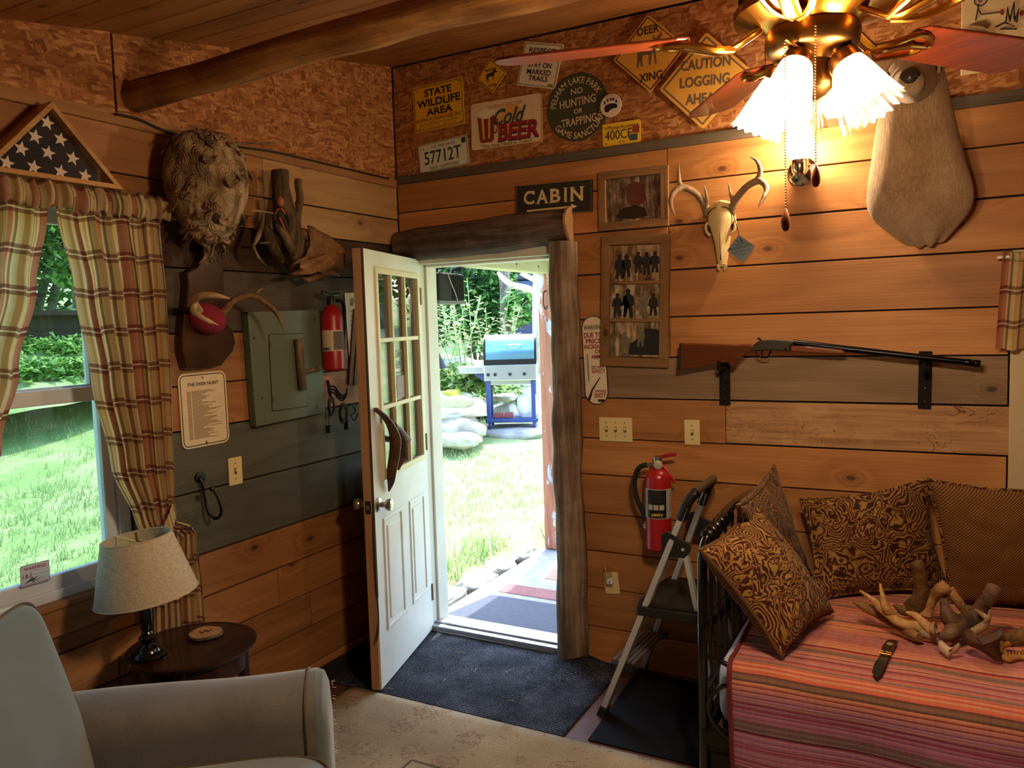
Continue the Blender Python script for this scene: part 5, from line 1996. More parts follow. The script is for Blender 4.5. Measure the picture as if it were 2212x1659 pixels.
def curtain(name, label, nodes, folds, amp, mat, seed, wtot):
    """nodes: list of (z, y_left, y_right, fold amplitude scale, x offset)"""
    zs = [n[0] for n in nodes]

    def at(b):
        z = zs[0] + (zs[-1] - zs[0]) * b
        for i in range(len(nodes) - 1):
            if (nodes[i][0] >= z >= nodes[i + 1][0]):
                t = (nodes[i][0] - z) / (nodes[i][0] - nodes[i + 1][0])
                t = t * t * (3 - 2 * t)
                return z, [nodes[i][k] + (nodes[i + 1][k] - nodes[i][k]) * t for k in range(1, 5)]
        return z, list(nodes[-1][1:])

    def fn(a, b):
        z, (yl, yr, am, xo) = at(b)
        ph = a * folds * 2 * PI + seed
        fx = math.sin(ph + .5 * math.sin(ph * .37 + b * 2)) + .35 * math.sin(ph * 2.3 + 1.3 + b * 3)
        yy = yl + (yr - yl) * a + .006 * math.cos(ph)
        if b < .012:
            fx *= 1.2
        return V((xo + fx * amp * am, yy, z + .006 * math.sin(a * 23 + seed)))
    return MB().grid(fn, 150, 60, uvf=lambda a, b: (a * wtot + seed * .13, (zs[0] - zs[-1]) * (1 - b)))


def cl(px, py, x=XC):
    p = L(px, py, x)
    return p.y, p.z


nodes = []
for (pl, pr, am, xo) in (((112, 418), (357, 446), .55, .07), ((116, 450), (352, 485), .45, .07), ((150, 610), (362, 640), .8, .075), ((190, 800), (372, 830), .85, .075), ((235, 980), (376, 1000), .8, .075),
                         ((292, 1145), (377, 1118), .42, .08)):
    a, b = cl(*pl), cl(*pr)
    nodes.append(((a[1] + b[1]) / 2, a[0], b[0], am, xo))
root = thing('curtain', 'plaid curtain tied back on the right side of the window', 'curtain', V((XC, nodes[-1][1], .35)))
nodes_r = nodes + [(.93, -1.60, -1.47, .3, .07), (.68, -1.66, -1.44, .6, .045), (.22, -1.70, -1.42, .6, .040)]
curtain('curtain_panel', '', nodes_r, 6.5, .020, plaid, 0.4, .95).build('curtain_panel', plaid, root, ang=3)
zt = nodes[0][0]
yl, yr = nodes[0][1], nodes[0][2]


def ruffle(y0, y1, z0, nm, par):
    def fn(a, b):
        ph = a * 120 * abs(y1 - y0)
        an = -1.2 + b * 2.9
        am = .012 + .005 * math.sin(ph * .31)
        return V((.07 + math.cos(an * .9) * .020 + math.sin(ph + .8 * math.sin(ph * .23)) * am, y0 + (y1 - y0) * a, z0 - .05 + b * .085 + .006 * math.sin(ph * 1.3 + b) + .004 * math.sin(ph * .4)))
    MB().grid(fn, 160, 10, uvf=lambda a, b: (a * abs(y1 - y0) * 2.1, b * .09)).build(nm, plaid_thick, par, ang=3, solid=.002)


ruffle(yl - .01, yr + .004, zt, 'gathered_heading', root)
# tie-back band
pts = catmull([L(*p) for p in ((342, 1168, .09), (362, 1140, .115), (374, 1110, .10), (377, 1088, .03))], 8)
mb = MB()
mb.grid(lambda a, b: pts[min(int(b * (len(pts) - 1)), len(pts) - 1)] + V((.006 * math.cos(a * PI), 0, (a - .5) * .055)), 6, len(pts) - 1, uvf=lambda a, b: (b * .25, a * .05))
mb.build('tieback_band', plaid_thick, root, solid=.003)
nodes_l = []
for (pl, pr, am, xo) in (((-340, 380), (108, 418), .55, .07), ((-340, 420), (106, 460), .5, .07), ((-330, 600), (84, 620), .85, .075), ((-330, 800), (45, 800), .85, .075), ((-330, 960), (8, 960), .8, .075), ((-330, 1100), (-60, 1120), .6, .08)):
    a, b = cl(*pl), cl(*pr)
    nodes_l.append((b[1], a[0], b[0], am, xo))
root = thing('curtain', 'plaid curtain panel on the left side of the window, under the flag case', 'curtain', V((XC, -2.6, .4)))
nodes_l += [(.95, -2.75, -2.5, .4, .08), (.35, -2.78, -2.45, .8, .075)]
curtain('curtain_panel', '', nodes_l, 6.5, .020, plaid, 2.1, .95).build('curtain_panel', plaid, root, ang=3)
ruffle(nodes_l[0][1], nodes_l[0][2] + .012, zt + .002, 'gathered_heading', root)
root = thing('curtain_rod', 'thin white curtain rod behind the gathered heading', 'curtain rod', V((.02, -2.0, zt - .02)))
MB().tube([V((.004, -1.455, zt - .03)), V((.055, -1.46, zt - .03)), V((.065, -1.49, zt - .03)), V((.065, -2.9, zt - .03)), V((.004, -2.91, zt - .03))], .007, 8).build('rod', white_plate, root)
# alarm notice in the window
frn, w, h = frame3(L(42.5, 1224.5, -.021), L(105.5, 1208.5, -.021), L(45.5, 1271, -.021), .0)
sk = MB().prism(rrect(w, h, .006), frn, 0, .0006).build('window_notice', notice_paper, win_o, smooth=False)
sk['label'] = 'small white warning notice stuck in the lower left window corner'
f = sub(frn, 0, 0, .0007)
MB().ring(rrect(w, h, .006), rrect(w - .003, h - .003, .005, x0=.0015, y0=.0015), f, 0, .0003).build('notice_border', ink_grey, sk, smooth=False)
lettering('WARNING', f, w * .12, h * .74, w * .76, h * .15, ink_red, sk, bold=.02)
lettering('Protected by', f, w * .35, h * .64, w * .3, h * .06, ink_grey, sk)
lettering('I.B.S.', f, w * .06, h * .38, w * .36, h * .2, ink_red, sk, bold=.02, shear=.2)
lettering('alarm systems', f, w * .45, h * .44, w * .48, h * .07, ink_grey, sk)
MB().prism([(w * .08, h * .12), (w * .4, h * .36), (w * .45, h * .36), (w * .38, h * .28), (w * .62, h * .38), (w * .4, h * .18), (w * .85, h * .32), (w * .36, h * .12), (w * .42, h * .24)], f, 0, .0003).build('logo_flash', ink_navy, sk, smooth=False)
lettering('Residential & Commercial', f, w * .06, h * .05, w * .85, h * .06, ink_red, sk)

# wasp nest
nc = L(446, 402, .15)
root = thing('wasp_nest', 'large grey papery wasp nest hung beside the curtain top', 'nest', nc + V((0, 0, -.2)))
mb = MB()
prof = []
for k in range(25):
    t = k / 24
    an = t * PI
    r = .148 * math.sin(an) ** .62 * (1.0 if t > .45 else (.32 + .68 * (t / .45) ** .8))
    prof.append((max(r, .0005), -.225 * math.cos(an) * (1.0 if t < .5 else .88)))


def nw(r, hh, an, i):
    q = MN.noise(V((math.cos(an) * 1.5, math.sin(an) * 1.5, hh * 9)))
    return r * (1 + .10 * q + .025 * math.sin(an * 7 + hh * 30)), hh


nest = MB().lathe(prof, nc, (0, 0, 1), 60, wob=nw).build('nest_shell', nest_m, root, subsurf=1)
random.seed(3)
fk = MB()
for k in range(70):
    an = random.uniform(0, 2 * PI)
    t = random.uniform(.12, .9)
    i = int(t * 24)
    r, hh = prof[i]
    p = nc + V((math.cos(an) * r, math.sin(an) * r, hh))
    n = V((math.cos(an), math.sin(an), .25)).normalized()
    tg = n.cross(V((0, 0, 1))).normalized()
    up_ = tg.cross(n)
    s_ = random.uniform(.018, .04)
    fk.grid(lambda a, b: p + n * (.004 + .010 * b) + tg * ((a - .5) * s_ * 1.4) - up_ * (b * s_ * .8 - (2 * a - 1) ** 2 * s_ * .3), 6, 3)
sc_ = fk.build('paper_scales', nest_m, root, solid=.0015)
sc_['kind'] = 'stuff'
hole = nc + V((.105, -.035, -.115)) + (CAM - nc).normalized() * .0
hn = (CAM - nc)
hn.z = -.3
hn.normalize()
hp_ = nc + hn * .118 + V((0, .03, -.10))
MB().lathe([(0, .012), (.012, .010), (.028, .004), (.034, -.012)], hp_, hn, 18, wob=lambda r, hh, an, i: (r * (1 + .25 * math.sin(3 * an)), hh)).build('torn_hole', bone_hole, root)
tt = MB()
for k in range(9):
    p = nc + V((random.uniform(-.02, .06), random.uniform(-.04, .05), -.20))
    tt.tube(catmull([p, p + V((random.uniform(-.01, .03), random.uniform(-.02, .02), -.04)), p + V((random.uniform(-.02, .04), random.uniform(-.03, .03), -.085))], 4), lerpl([.010, .007, .002], 9), 6, flat=(1, .4))
tt.build('torn_tail', nest_m, root)
tw = MB()
tw.tube(catmull([L(x, y, .08) for x, y in ((395, 340), (440, 318), (520, 310), (592, 309))], 6), .004, 6)
tw.tube(catmull([L(x, y, .10) for x, y in ((515, 440), (505, 470), (512, 480))], 6), lerpl([.006, .004, .002], 13), 6)
tw.build('twig', birch_handle, root)

# antler plaque
root = thing('antler_plaque', 'dark varnished plaque with a red skull cap and two curved antlers', 'trophy plaque', L(450, 795, 0))
xp = .045
ol = [(482, 500), (484, 593.5), (487, 668), (489.6, 698), (505.5, 715), (509.3, 739), (504.6, 758), (489.6, 776.6), (480, 789.7), (440, 796), (404, 797), (394.3, 762), (393.4, 728), (398, 679), (403.6, 655), (407, 616), (403.6, 588), (426, 577), (438, 557), (440, 528), (440, 495)]
poly = []
for x, y in ol:
    q = L(x, y, xp)
    poly.append((q.y, q.z))
MB().prism(poly, FF, .002, xp).build('plaque_board', plaque_wood, root, smooth=False, bevel=.006, bseg=3)
c = L(449, 688, xp + .03)
MB().lathe([(.062, -.03), (.066, -.012), (.063, .012), (.050, .034), (.028, .048), (0, .053)], c, (1, -.25, .1), 32, wob=lambda r, hh, an, i: (r * (1.0 + .12 * math.cos(2 * an)), hh)).build('skull_cap', red_felt, root)


def lp3(l):
    return [L(x, y, d) for x, y, d in l]


ant([(lp3([(472, 684, .085), (484, 672, .11), (502, 652, .14), (529, 639, .17), (557, 643, .19), (585, 664, .205), (600, 681, .21), (614, 714, .215)]), [.017, .015, .013, .012, .0125, .011, .009, .002]),
     (lp3([(546, 641, .182), (556, 630, .185), (567, 623, .19)]), [.009, .007, .002])], antler_brown, parent=root)
ant([(lp3([(432, 672, .085), (424, 662, .13), (420, 650, .20), (430, 640, .26), (450, 637, .30), (474, 640, .33), (497, 645, .35)]), [.014, .014, .0135, .013, .0115, .009, .002]),
     (lp3([(421, 654, .19), (418, 670, .24), (430, 682, .28), (452, 694, .31), (471, 702, .33)]), [.011, .011, .010, .008, .002])], antler_pale, parent=root)

# driftwood with moose antler and a small hunter figure
root = thing('driftwood', 'upright forked driftwood stump on the left wall above the green panel', 'driftwood', L(640, 560, 0))
mb = MB()
horn(mb, lp3([(604, 366, .12), (606, 395, .12), (612, 440, .13), (620, 490, .14), (632, 540, .13), (645, 575, .10)]), [.034, .035, .042, .055, .06, .045], 16)
horn(mb, lp3([(646, 390, .11), (645, 430, .115), (641, 470, .12), (634, 510, .12)]), [.014, .019, .02, .03], 14)
horn(mb, lp3([(597, 487, .17), (612, 505, .19), (625, 530, .19), (640, 562, .16)]), [.016, .02, .022, .022], 12)
horn(mb, lp3([(575, 490, .10), (585, 520, .11), (610, 560, .09)]), [.02, .035, .03], 12)
o = mb.build('stump', drift, root, ang=1.2)
wobble(o, .009, 14, 2)
mb = MB()
horn(mb, lp3([(569, 460, .14), (565, 485, .15), (558, 510, .16), (547, 531, .15)]), [.006, .009, .011, .006], 10)
horn(mb, lp3([(547, 531, .15), (556, 552, .16), (575, 574, .17)]), [.006, .006, .002], 8)
horn(mb, lp3([(560, 525, .15), (584, 524, .17)]), [.005, .004], 8)
mb.build('root_branch', birch_handle, root)
mb = MB()
mb.tube([L(x, y, .17) for x, y in ((545, 454), (575, 458), (645, 471))], .0018, 6)
mb.build('string', straw, root)
MB().tube(catmull(lp3([(627, 430, .16), (622, 437, .16), (627, 444, .16), (635, 441, .16), (633, 432, .16), (637, 450, .155), (638, 480, .15)]), 5), .0013, 6).build('string_loop', straw, root)


def palm(outline, cpt, bulge, th, mat, name, parent, rings=6, seed=1.0):
    cpt = V(cpt)
    pts = [V(p) for p in outline]
    nrm = V((0, 0, 0))
    for i in range(len(pts)):
        nrm += (pts[i] - cpt).cross(pts[(i + 1) % len(pts)] - cpt)
    nrm.normalize()
    if nrm.dot(CAM - cpt) < 0:
        nrm = -nrm
    n = len(pts)
    vs, fs = [], []
    for side in (1, -1):
        for r in range(rings + 1):
            t = r / rings
            for p in pts:
                q = cpt + (p - cpt) * t
                e = bulge * (1 - t * t)
                q = q + nrm * (e + side * th * .5 * math.sqrt(max(0, 1 - t ** 4)))
                q += MN.noise_vector(q * 18 + V((seed, 0, 0))) * .004
                vs.append(q)
    m = (rings + 1) * n
    for side in (0, 1):
        b = side * m
        for r in range(rings):
            for k in range(n):
                k2 = (k + 1) % n
                q = (b + r * n + k, b + (r + 1) * n + k, b + (r + 1) * n + k2, b + r * n + k2)
                fs.append(q if side == 0 else tuple(reversed(q)))
    for k in range(n):
        k2 = (k + 1) % n
        fs.append((rings * n + k, m + rings * n + k, m + rings * n + k2, rings * n + k2))
    o = MB().add(vs, fs).build(name, mat, parent, ang=1.2)
    bm = bmesh.new()
    bm.from_mesh(o.data)
    bmesh.ops.remove_doubles(bm, verts=bm.verts, dist=.0004)
    bm.to_mesh(o.data)
    bm.free()
    return o


root = thing('moose_antler', 'broad weathered moose antler palm hung beside the driftwood', 'antler', L(700, 595, 0))
ol = [(663, 487), (676, 490), (690, 499), (709, 508), (726, 519), (738, 529), (748, 543), (746, 560), (747, 589), (735, 580), (722, 576), (708, 585), (699, 588), (686, 588), (672, 592), (645, 595), (619, 596), (640, 588), (662, 581), (652, 580), (646.5, 576), (650, 566), (640, 569), (627, 573), (642, 563), (659, 552), (666, 541), (670, 531), (668, 515)]
palm([L(x, y, .16 + .05 * math.sin((x - 620) / 130 * PI)) for x, y in ol], L(694, 548, .17), .035, .016, moose_bone, 'antler_palm', root)
mb = MB()
horn(mb, lp3([(650, 500, .16), (656, 505, .17), (668, 512, .18), (680, 520, .18)]), [.020, .024, .022, .012], 14)
mb.build('antler_base', moose_bone, root)
mb = MB()
horn(mb, lp3([(690, 592, .12), (715, 590, .14), (735, 597, .15)]), [.018, .016, .003], 10)
horn(mb, lp3([(650, 598, .10), (665, 604, .12), (690, 596, .12)]), [.004, .012, .015], 10)
mb.build('antler_tine', moose_bone, root)

hs0 = L(606, 470, .185)
root = thing('figurine', 'small hunter doll in dark coat and orange straps standing on driftwood', 'figurine', hs0 + V((0, 0, -.02)))
s_ = .055
MB().lathe([(.0, -.055), (.014, -.05), (.018, -.02), (.021, .01), (.020, .03), (.010, .042), (.006, .046)], hs0, (0, 0, 1), 16).build('torso', plain('doll_coat', '#241d18', .8, var=.2, vs=80), root)
MB().lathe([(.005, 0), (.012, .006), (.0145, .018), (.013, .03), (.008, .038), (0, .040)], hs0 + V((.003, 0, .044)), (0, 0, 1), 16).build('head', plain('doll_skin', '#9c5236', .5, var=.08), root)
toc2 = (CAM - hs0).normalized()
sd2 = V((0, 0, 1)).cross(toc2).normalized()
MB().tube([hs0 + sd2 * a + toc2 * b + V((0, 0, z)) for a, b, z in ((-.020, .006, -.01), (-.019, .012, .015), (-.008, .016, .034), (.008, .016, .034), (.019, .012, .016), (.021, .006, -.006))], .0032, 8).build('orange_strap', plain('orange_webbing', '#c8472f', .6, var=.05), root)
MB().tube([hs0 + sd2 * a + toc2 * b + V((0, 0, z)) for a, b, z in ((-.004, .018, .0), (.004, .022, -.02), (.012, .022, -.045))], .003, 8).build('orange_strap', plain('orange_webbing', '#c8472f', .6, var=.05), root)
MB().tube(catmull([hs0 + sd2 * a + toc2 * b + V((0, 0, z)) for a, b, z in ((.018, .004, .02), (.030, .016, -.005), (.030, .03, -.03))], 4), lerpl([.008, .007, .006], 9), 8).build('arm', plain('doll_coat', '#241d18', .8), root)
MB().tube(catmull([hs0 + sd2 * a + toc2 * b + V((0, 0, z)) for a, b, z in ((-.018, .004, .02), (-.026, .016, -.005), (-.010, .024, -.02))], 4), lerpl([.008, .007, .006], 9), 8).build('arm', plain('doll_coat', '#241d18', .8), root)

# THE DEER HUNT sign
S = sign('deer_hunt_sign', 'cream THE DEER HUNT sign with rounded corners below the plaque', 'sign', (381.5, 809), (484.5, 799.5), (393.5, 973), sign_cream, plane=L, r=.028, th=.004, border=ink_black, bi=.007, bw=.0035)
line('THE DEER HUNT', S, .17, .825, .66, .045, ink_navy, bold=.02)
random.seed(4)
tx = MB()
root, f, w, h = S
yy = .75
k = 0
while yy > .10:
    ln = random.choice((.22, .3, .36, .42, .5, .6, .2, .28, .34))
    tx.box((w * .155, h * yy, 0), (w * .235, h * (yy + .0085), .0004), 0, f)
    tx.box((w * .255, h * yy, 0), (w * (.255 + ln), h * (yy + .0085), .0004), 0, f)
    yy -= .0155
tx.build('printed_text', ink_brown, root, smooth=False)
for q in (.93, .055):
    MB().lathe([(.006, 0), (.005, .002), (0, .0025)], f[0] + f[1] * w / 2 + f[2] * h * q, f[3], 12).build('screw', satin_nickel, root)

# electrical panel
frp, w, h = frame3(L(535, 674, .04), L(689.5, 668.4, .04), L(551, 922.6, .04), 0)
root = thing('electrical_panel', 'grey-green electrical panel cover with a branch for a door handle', 'electrical panel', frp[0] + frp[1] * w / 2)
MB().prism(rrect(w, h, .004), frp, -.038, 0).build('panel_cover', panel_green, root, smooth=False, bevel=.003)
dfr, dw, dh = frame3(L(581, 723, .042), L(656, 721, .042), L(589, 888, .042), 0)
pdoor = MB().prism(rrect(dw, dh, .008), dfr, -.002, .0025).build('panel_door', panel_green, root, smooth=False, bevel=.002)
MB().ring(rrect(dw + .005, dh + .005, .01, x0=-.0025, y0=-.0025), rrect(dw, dh, .008), dfr, -.0019, .0003).build('door_gap', ink_black, root, smooth=False)
for q in (.12, .85):
    MB().box((.002, dh * q, .002), (.010, dh * q + .02, .006), 0, dfr).build('hinge', hinge_metal, pdoor, smooth=False)
mb = MB()
horn(mb, lp3([(644, 732, .06), (647, 760, .062), (650, 800, .062), (654, 842, .06)]), [.018, .019, .018, .019], 14)
horn(mb, lp3([(651, 803, .065), (668, 801, .075), (689, 796, .085)]), [.015, .012, .011], 12)
bh = mb.build('branch_handle', birch_handle, pdoor, ang=1.0)
q = L(689.5, 795.5, .086)
MB().lathe([(.0115, 0), (.010, .0015), (0, .002)], q, (L(689, 796, .085) - L(668, 801, .075)).normalized(), 14).build('cut_end', plain('cut_branch_end', '#c9b48d', .7, var=.1), pdoor)
for x, y in ((549, 730), (566, 860), (680, 690), (684, 880)):
    MB().lathe([(.005, 0), (.004, .002), (0, .003)], L(x, y, .04), (1, 0, 0), 10).build('screw', gun_receiver, root)

# old extinguisher on the left wall
cb, ct = L(722, 800, .075), L(715, 668, .075)
root = thing('fire_extinguisher', 'red ABC fire extinguisher on the left wall beside the green panel', 'fire extinguisher', cb)
h = (ct - cb).z
R = .052
MB().lathe([(0, 0), (R * .8, 0), (R, .01), (R, h - .035), (R * .85, h - .01), (R * .5, h + .012), (.018, h + .02), (0, h + .02)], cb, (0, 0, 1), 36).build('cylinder', red_dark, root)


def patch2(a0, a1, h0, h1, mat, nm, rr):
    t = CAM - cb
    t.z = 0
    t.normalize()
    sd = V((0, 0, 1)).cross(t)
    MB().grid(lambda a, b: cb + V((0, 0, h0 + (h1 - h0) * b)) + (t * math.cos(math.radians(a0 + (a1 - a0) * a)) + sd * math.sin(math.radians(a0 + (a1 - a0) * a))) * rr, 10, 1).build(nm, mat, root)


patch2(-62, 60, h * .32, h * .66, label_cream, 'paper_label', R + .001)
patch2(4, 58, h * .34, h * .64, ink_grey, 'faded_print', R + .0014)
t_ = CAM - cb
t_.z = 0
t_.normalize()
lettering('ABC', (cb + V((0, 0, h * .335)) + (t_ * math.cos(.5) - V((0, 0, 1)).cross(t_) * math.sin(.5)) * (R + .003), (V((0, 0, 1)).cross(t_) * math.cos(.5) + t_ * math.sin(.5)).normalized(), V((0, 0, 1)), (t_ * math.cos(.5) - V((0, 0, 1)).cross(t_) * math.sin(.5)).normalized()), -.022, 0, .04, .014, ink_black, root, bold=.02)
MB().lathe([(.02, 0), (.02, .03), (.012, .04), (0, .04)], cb + V((0, 0, h + .02)), (0, 0, 1), 14).build('valve', black_plastic, root)
MB().tube([cb + V((0, -.06, h + .075)), cb + V((0, 0, h + .06)), cb + V((0, .06, h + .07))], .011, 8, flat=(1, .5)).build('lever', black_plastic, root)
MB().tube(catmull([cb + V((0, .01, h + .04)), cb + V((.02, .06, h + .03)), cb + V((.01, .075, h - .06)), cb + V((0, .07, h - .16))], 6), .009, 10).build('hose', black_rubber, root)
MB().box((.001, cb.y - .03, cb.z + .08), (.03, cb.y + .03, cb.z + .2)).build('bracket', black_iron, root, smooth=False)

# long paper card and two yardsticks half hidden by the door
S = sign('wall_card', 'tall pale card with small print hung behind the open door', 'card', (743, 633), (775, 632), (748, 770), label_cream, plane=L, r=.003, th=.003)
for k in range(9):
    MB().box((S[2] * .25, S[3] * (.1 + k * .075), 0), (S[2] * .6, S[3] * (.115 + k * .075), .0004), 0, S[1]).build('printed_line', ink_brown, S[0], smooth=False)
MB().prism([(S[2] * .3, S[3] * .80), (S[2] * .5, S[3] * .78), (S[2] * .6, S[3] * .88), (S[2] * .5, S[3] * .93), (S[2] * .35, S[3] * .9)], S[1], 0, .0004).build('printed_deer', ink_grey, S[0], smooth=False)
for k, (a, b, lab) in enumerate((((768, 668), (757, 832), 'flat wooden yardstick hanging against the wall nearest the extinguisher'), ((778, 668), (768, 832), 'flat wooden yardstick hanging closer to the door edge'))):
    p, q = L(*a, .008), L(*b, .008)
    o = MB().bar(p, q, .028, .005, up=(1, 0, 0)).build('yardstick', barn_z, None, smooth=False, bevel=.001)
    tag(rebase(o), lab, 'ruler', 'yardsticks behind the door')

# black coat hook rack with cables hung on it
rk = thing('hook_rack', 'black iron hook holding bundled cables behind the door', 'hook', L(712, 850, 0))
MB().tube(catmull(lp3([(707, 822, .004), (710, 830, .012), (712, 845, .015), (714, 858, .012)]), 6), lerpl([.006, .008, .009, .006], 19), 8).build('hook_stem', black_iron, rk)
for k in range(3):
    MB().tube(catmull(lp3([(713 + k, 834 + 6 * k, .012), (723, 836 + 7 * k, .05), (731, 848 + 6 * k, .08), (740, 855 + 5 * k, .10), (748, 850 + 2 * k, .115), (749, 838 + 3 * k, .118)]), 6), .004, 8).build('hook_arm', black_iron, rk)
cb_ = thing('cable', 'dangling black charger cable with a plug on the left of the hook', 'cable', L(712, 930, .03))
MB().tube(catmull(lp3([(713, 856, .03), (709, 870, .04), (710, 890, .04), (712, 905, .04), (711, 918, .04)]), 6), .004, 8).build('cord', black_plastic, cb_)
MB().tube(catmull(lp3([(718, 858, .03), (722, 880, .04), (716, 897, .045), (712, 880, .05), (716, 862, .05)]), 6), .006, 8).build('cord_coil', black_plastic, cb_)
MB().box((-.012, -.012, -.035), (.012, .012, 0), 0, (L(711, 919, .04), V((1, 0, 0)), V((0, 1, 0)), V((0, 0, 1)))).build('plug', black_plastic, cb_, smooth=False, bevel=.004)
cb_ = thing('cable', 'coiled black cable looped over the hook nearest the door', 'cable', L(745, 920, .1))
for k in range(4):
    MB().tube([L(742 + (9 - k) * math.cos(a), 893 + (22 - 3 * k) * math.sin(a), .11 + .004 * k) for a in [2 * PI * j / 24 for j in range(24)]], .0035, 8, closed=True).build('cord_loop', black_plastic, cb_)
MB().tube(catmull(lp3([(750, 880, .11), (762, 876, .11), (768, 890, .11), (758, 897, .11), (766, 908, .11), (773, 893, .11)]), 6), .0035, 8).build('cord_end', black_plastic, cb_)
MB().box((-.012, -.012, -.03), (.012, .012, .012), 0, (L(750, 914, .11), V((1, 0, 0)), V((0, 1, 0)), V((0, 0, 1)))).build('plug', black_plastic, cb_, smooth=False, bevel=.004)

# single iron hook
root = thing('coat_hook', 'black iron J hook with a ball tip on the grey boards', 'hook', L(447, 1100, 0))
MB().lathe([(.019, 0), (.018, .006), (.010, .010), (0, .011)], L(431.5, 1031, .0), (1, 0, 0), 24, wob=lambda r, hh, an, i: (r * (1 + .35 * abs(math.cos(an))), hh)).build('back_plate', black_iron, root)
MB().tube(catmull(lp3([(432, 1033, .012), (437, 1046, .02), (441, 1065, .022), (446, 1092, .03), (453, 1110, .045), (466, 1120, .065), (476, 1113, .085), (478, 1100, .095), (473, 1082, .10), (465, 1066, .105), (459, 1058, .108)]), 6), lerpl([.007, .0065, .006, .006, .006, .006, .006, .006, .005, .004, .004], 61), 10).build('hook', black_iron, root)
MB().lathe([(0, -.011), (.008, -.008), (.011, 0), (.008, .008), (0, .011)], L(458, 1056, .108), (0, 0, 1), 14).build('ball_tip', black_iron, root)
# cable along the trim
o = MB().tube(catmull(lp3([(250, 246, .03), (300, 258, .024), (350, 280, .024), (405, 296, .03), (450, 303, .03), (520, 318, .024), (600, 330, .022), (720, 358, .02), (840, 386, .02)]), 8), .0045, 8).build('cable', black_plastic)
tag(rebase(o), 'thin dark cable running along the trim under the strand board', 'cable')
# ------------------------------------------------------------------ floor coverings
def slab(name, label, cat, pts, z0, z1, mat, bevel=.002):
    o = MB().prism(pts, (V((0, 0, 0)), V((1, 0, 0)), V((0, 1, 0)), V((0, 0, 1))), z0, z1).build(name, mat, None, smooth=False, bevel=bevel)
    return rebase(tag(o, label, cat))


rg = MB().grid(lambda a, b: V((.15 + a * 3.2, -.733 - b * 2.6, .011 + .0015 * math.sin(a * 31) * math.sin(b * 23))), 60, 50).build('area_rug', rug_m, None)
md = rg.modifiers.new('thick', 'SOLIDIFY')
md.thickness = .010
tag(rg, 'cream patterned rug with faded flowers in front of the door', 'rug')
# ribbed runner, its right end lifted against the log post
def rib_z(x, y):
    z = .006
    z += .035 * math.exp(-((x - 1.02) / .10) ** 2 - ((y + .06) / .12) ** 2)
    z += .006 * math.exp(-((x - .9) / .05) ** 2) * math.exp(-((y + .3) / .3) ** 2)
    return z


rn = MB().grid(lambda a, b: V((.03 + a * 1.20, -.015 - b * .712, rib_z(.03 + a * 1.20, -.015 - b * .712))), 60, 40).build('ribbed_mat', rib_m, None)
md = rn.modifiers.new('thick', 'SOLIDIFY')
md.thickness = .006
tag(rn, 'black ribbed carpet mat lying inside the doorway', 'mat')
slab('floor_mat', 'flat black mat under the step ladder', 'mat', [(1.30, -.03), (2.3, -.03), (2.3, -.70), (1.33, -.70)], .001, .007, mat_black)
mb = MB()
for (x, y, a, l) in ((.42, -.2, .4, .05), (.6, -.35, 2.0, .04), (.75, -.28, 1.2, .05), (.52, -.5, 1.7, .03), (.9, -.55, .2, .04), (.33, -.68, .3, .05)):
    d = V((math.cos(a), math.sin(a), 0)) * l / 2
    mb.tube([V((x, y, .0105)) - d, V((x, y, .012)), V((x, y, .0105)) + d], .0009, 5)
o = mb.build('dry_grass', straw, None)
tag(o, 'stray bits of dry grass on the ribbed mat', 'grass', None, 'stuff')

# ------------------------------------------------------------------ round side table, coaster, lamp
TZ = .60
TC = V((.283, -1.692, 0))
root = thing('side_table', 'small round dark cherry side table beside the armchair', 'side table', TC)
MB().lathe([(0, -.022), (.185, -.022), (.205, -.018), (.213, -.008), (.213, -.002), (.206, .0), (.198, .0), (.196, -.002), (0, -.002)], TC + V((0, 0, TZ)), (0, 0, 1), 64).build('table_top', table_wood, root)
MB().lathe([(.178, -.09), (.180, -.022), (.168, -.022), (.166, -.09)], TC + V((0, 0, TZ)), (0, 0, 1), 56, caps=False).build('apron', table_wood, root)
for k in range(4):
    a = math.radians(38 + 90 * k)
    p = TC + V((math.cos(a) * .165, math.sin(a) * .165, 0))
    q = TC + V((math.cos(a) * .178, math.sin(a) * .178, 0))
    MB().tube([p + V((0, 0, TZ - .022)), p + V((0, 0, TZ - .1)), q + V((0, 0, .15)), q + V((0, 0, 0))], [.022, .021, .016, .014], 14).build('leg', table_wood, root)
MB().lathe([(0, .15), (.15, .15), (.155, .158), (.15, .166), (0, .166)], TC, (0, 0, 1), 40).build('lower_shelf', table_wood, root)
cp = Z(444, 1367, TZ + .008)
root = thing('coaster', 'wood slice coaster with a letter mark on the side table', 'coaster', V((cp.x, cp.y, TZ)))
MB().lathe([(0, 0), (.054, 0), (.056, .006), (.054, .012), (0, .012)], V((cp.x, cp.y, TZ)), (0, 0, 1), 36, wob=lambda r, h, an, i: (r * (1 + .04 * math.sin(3 * an) + .03 * math.sin(5 * an + 1)), h)).build('wood_slice', slice_wood, root)
MB().lathe([(.0545, .0), (.059, .002), (.059, .010), (.0545, .0118)], V((cp.x, cp.y, TZ)), (0, 0, 1), 36, wob=lambda r, h, an, i: (r * (1 + .04 * math.sin(3 * an) + .03 * math.sin(5 * an + 1)), h), caps=False).build('bark_ring', bark_m, root)
d = V((CAM.x - cp.x, CAM.y - cp.y, 0)).normalized()
sdx = V((0, 0, 1)).cross(d)
lettering('W', (V((cp.x, cp.y, TZ + .0122)), sdx, -d, V((0, 0, 1))), -.024, -.012, .048, .026, ink_navy, root, bold=.02)

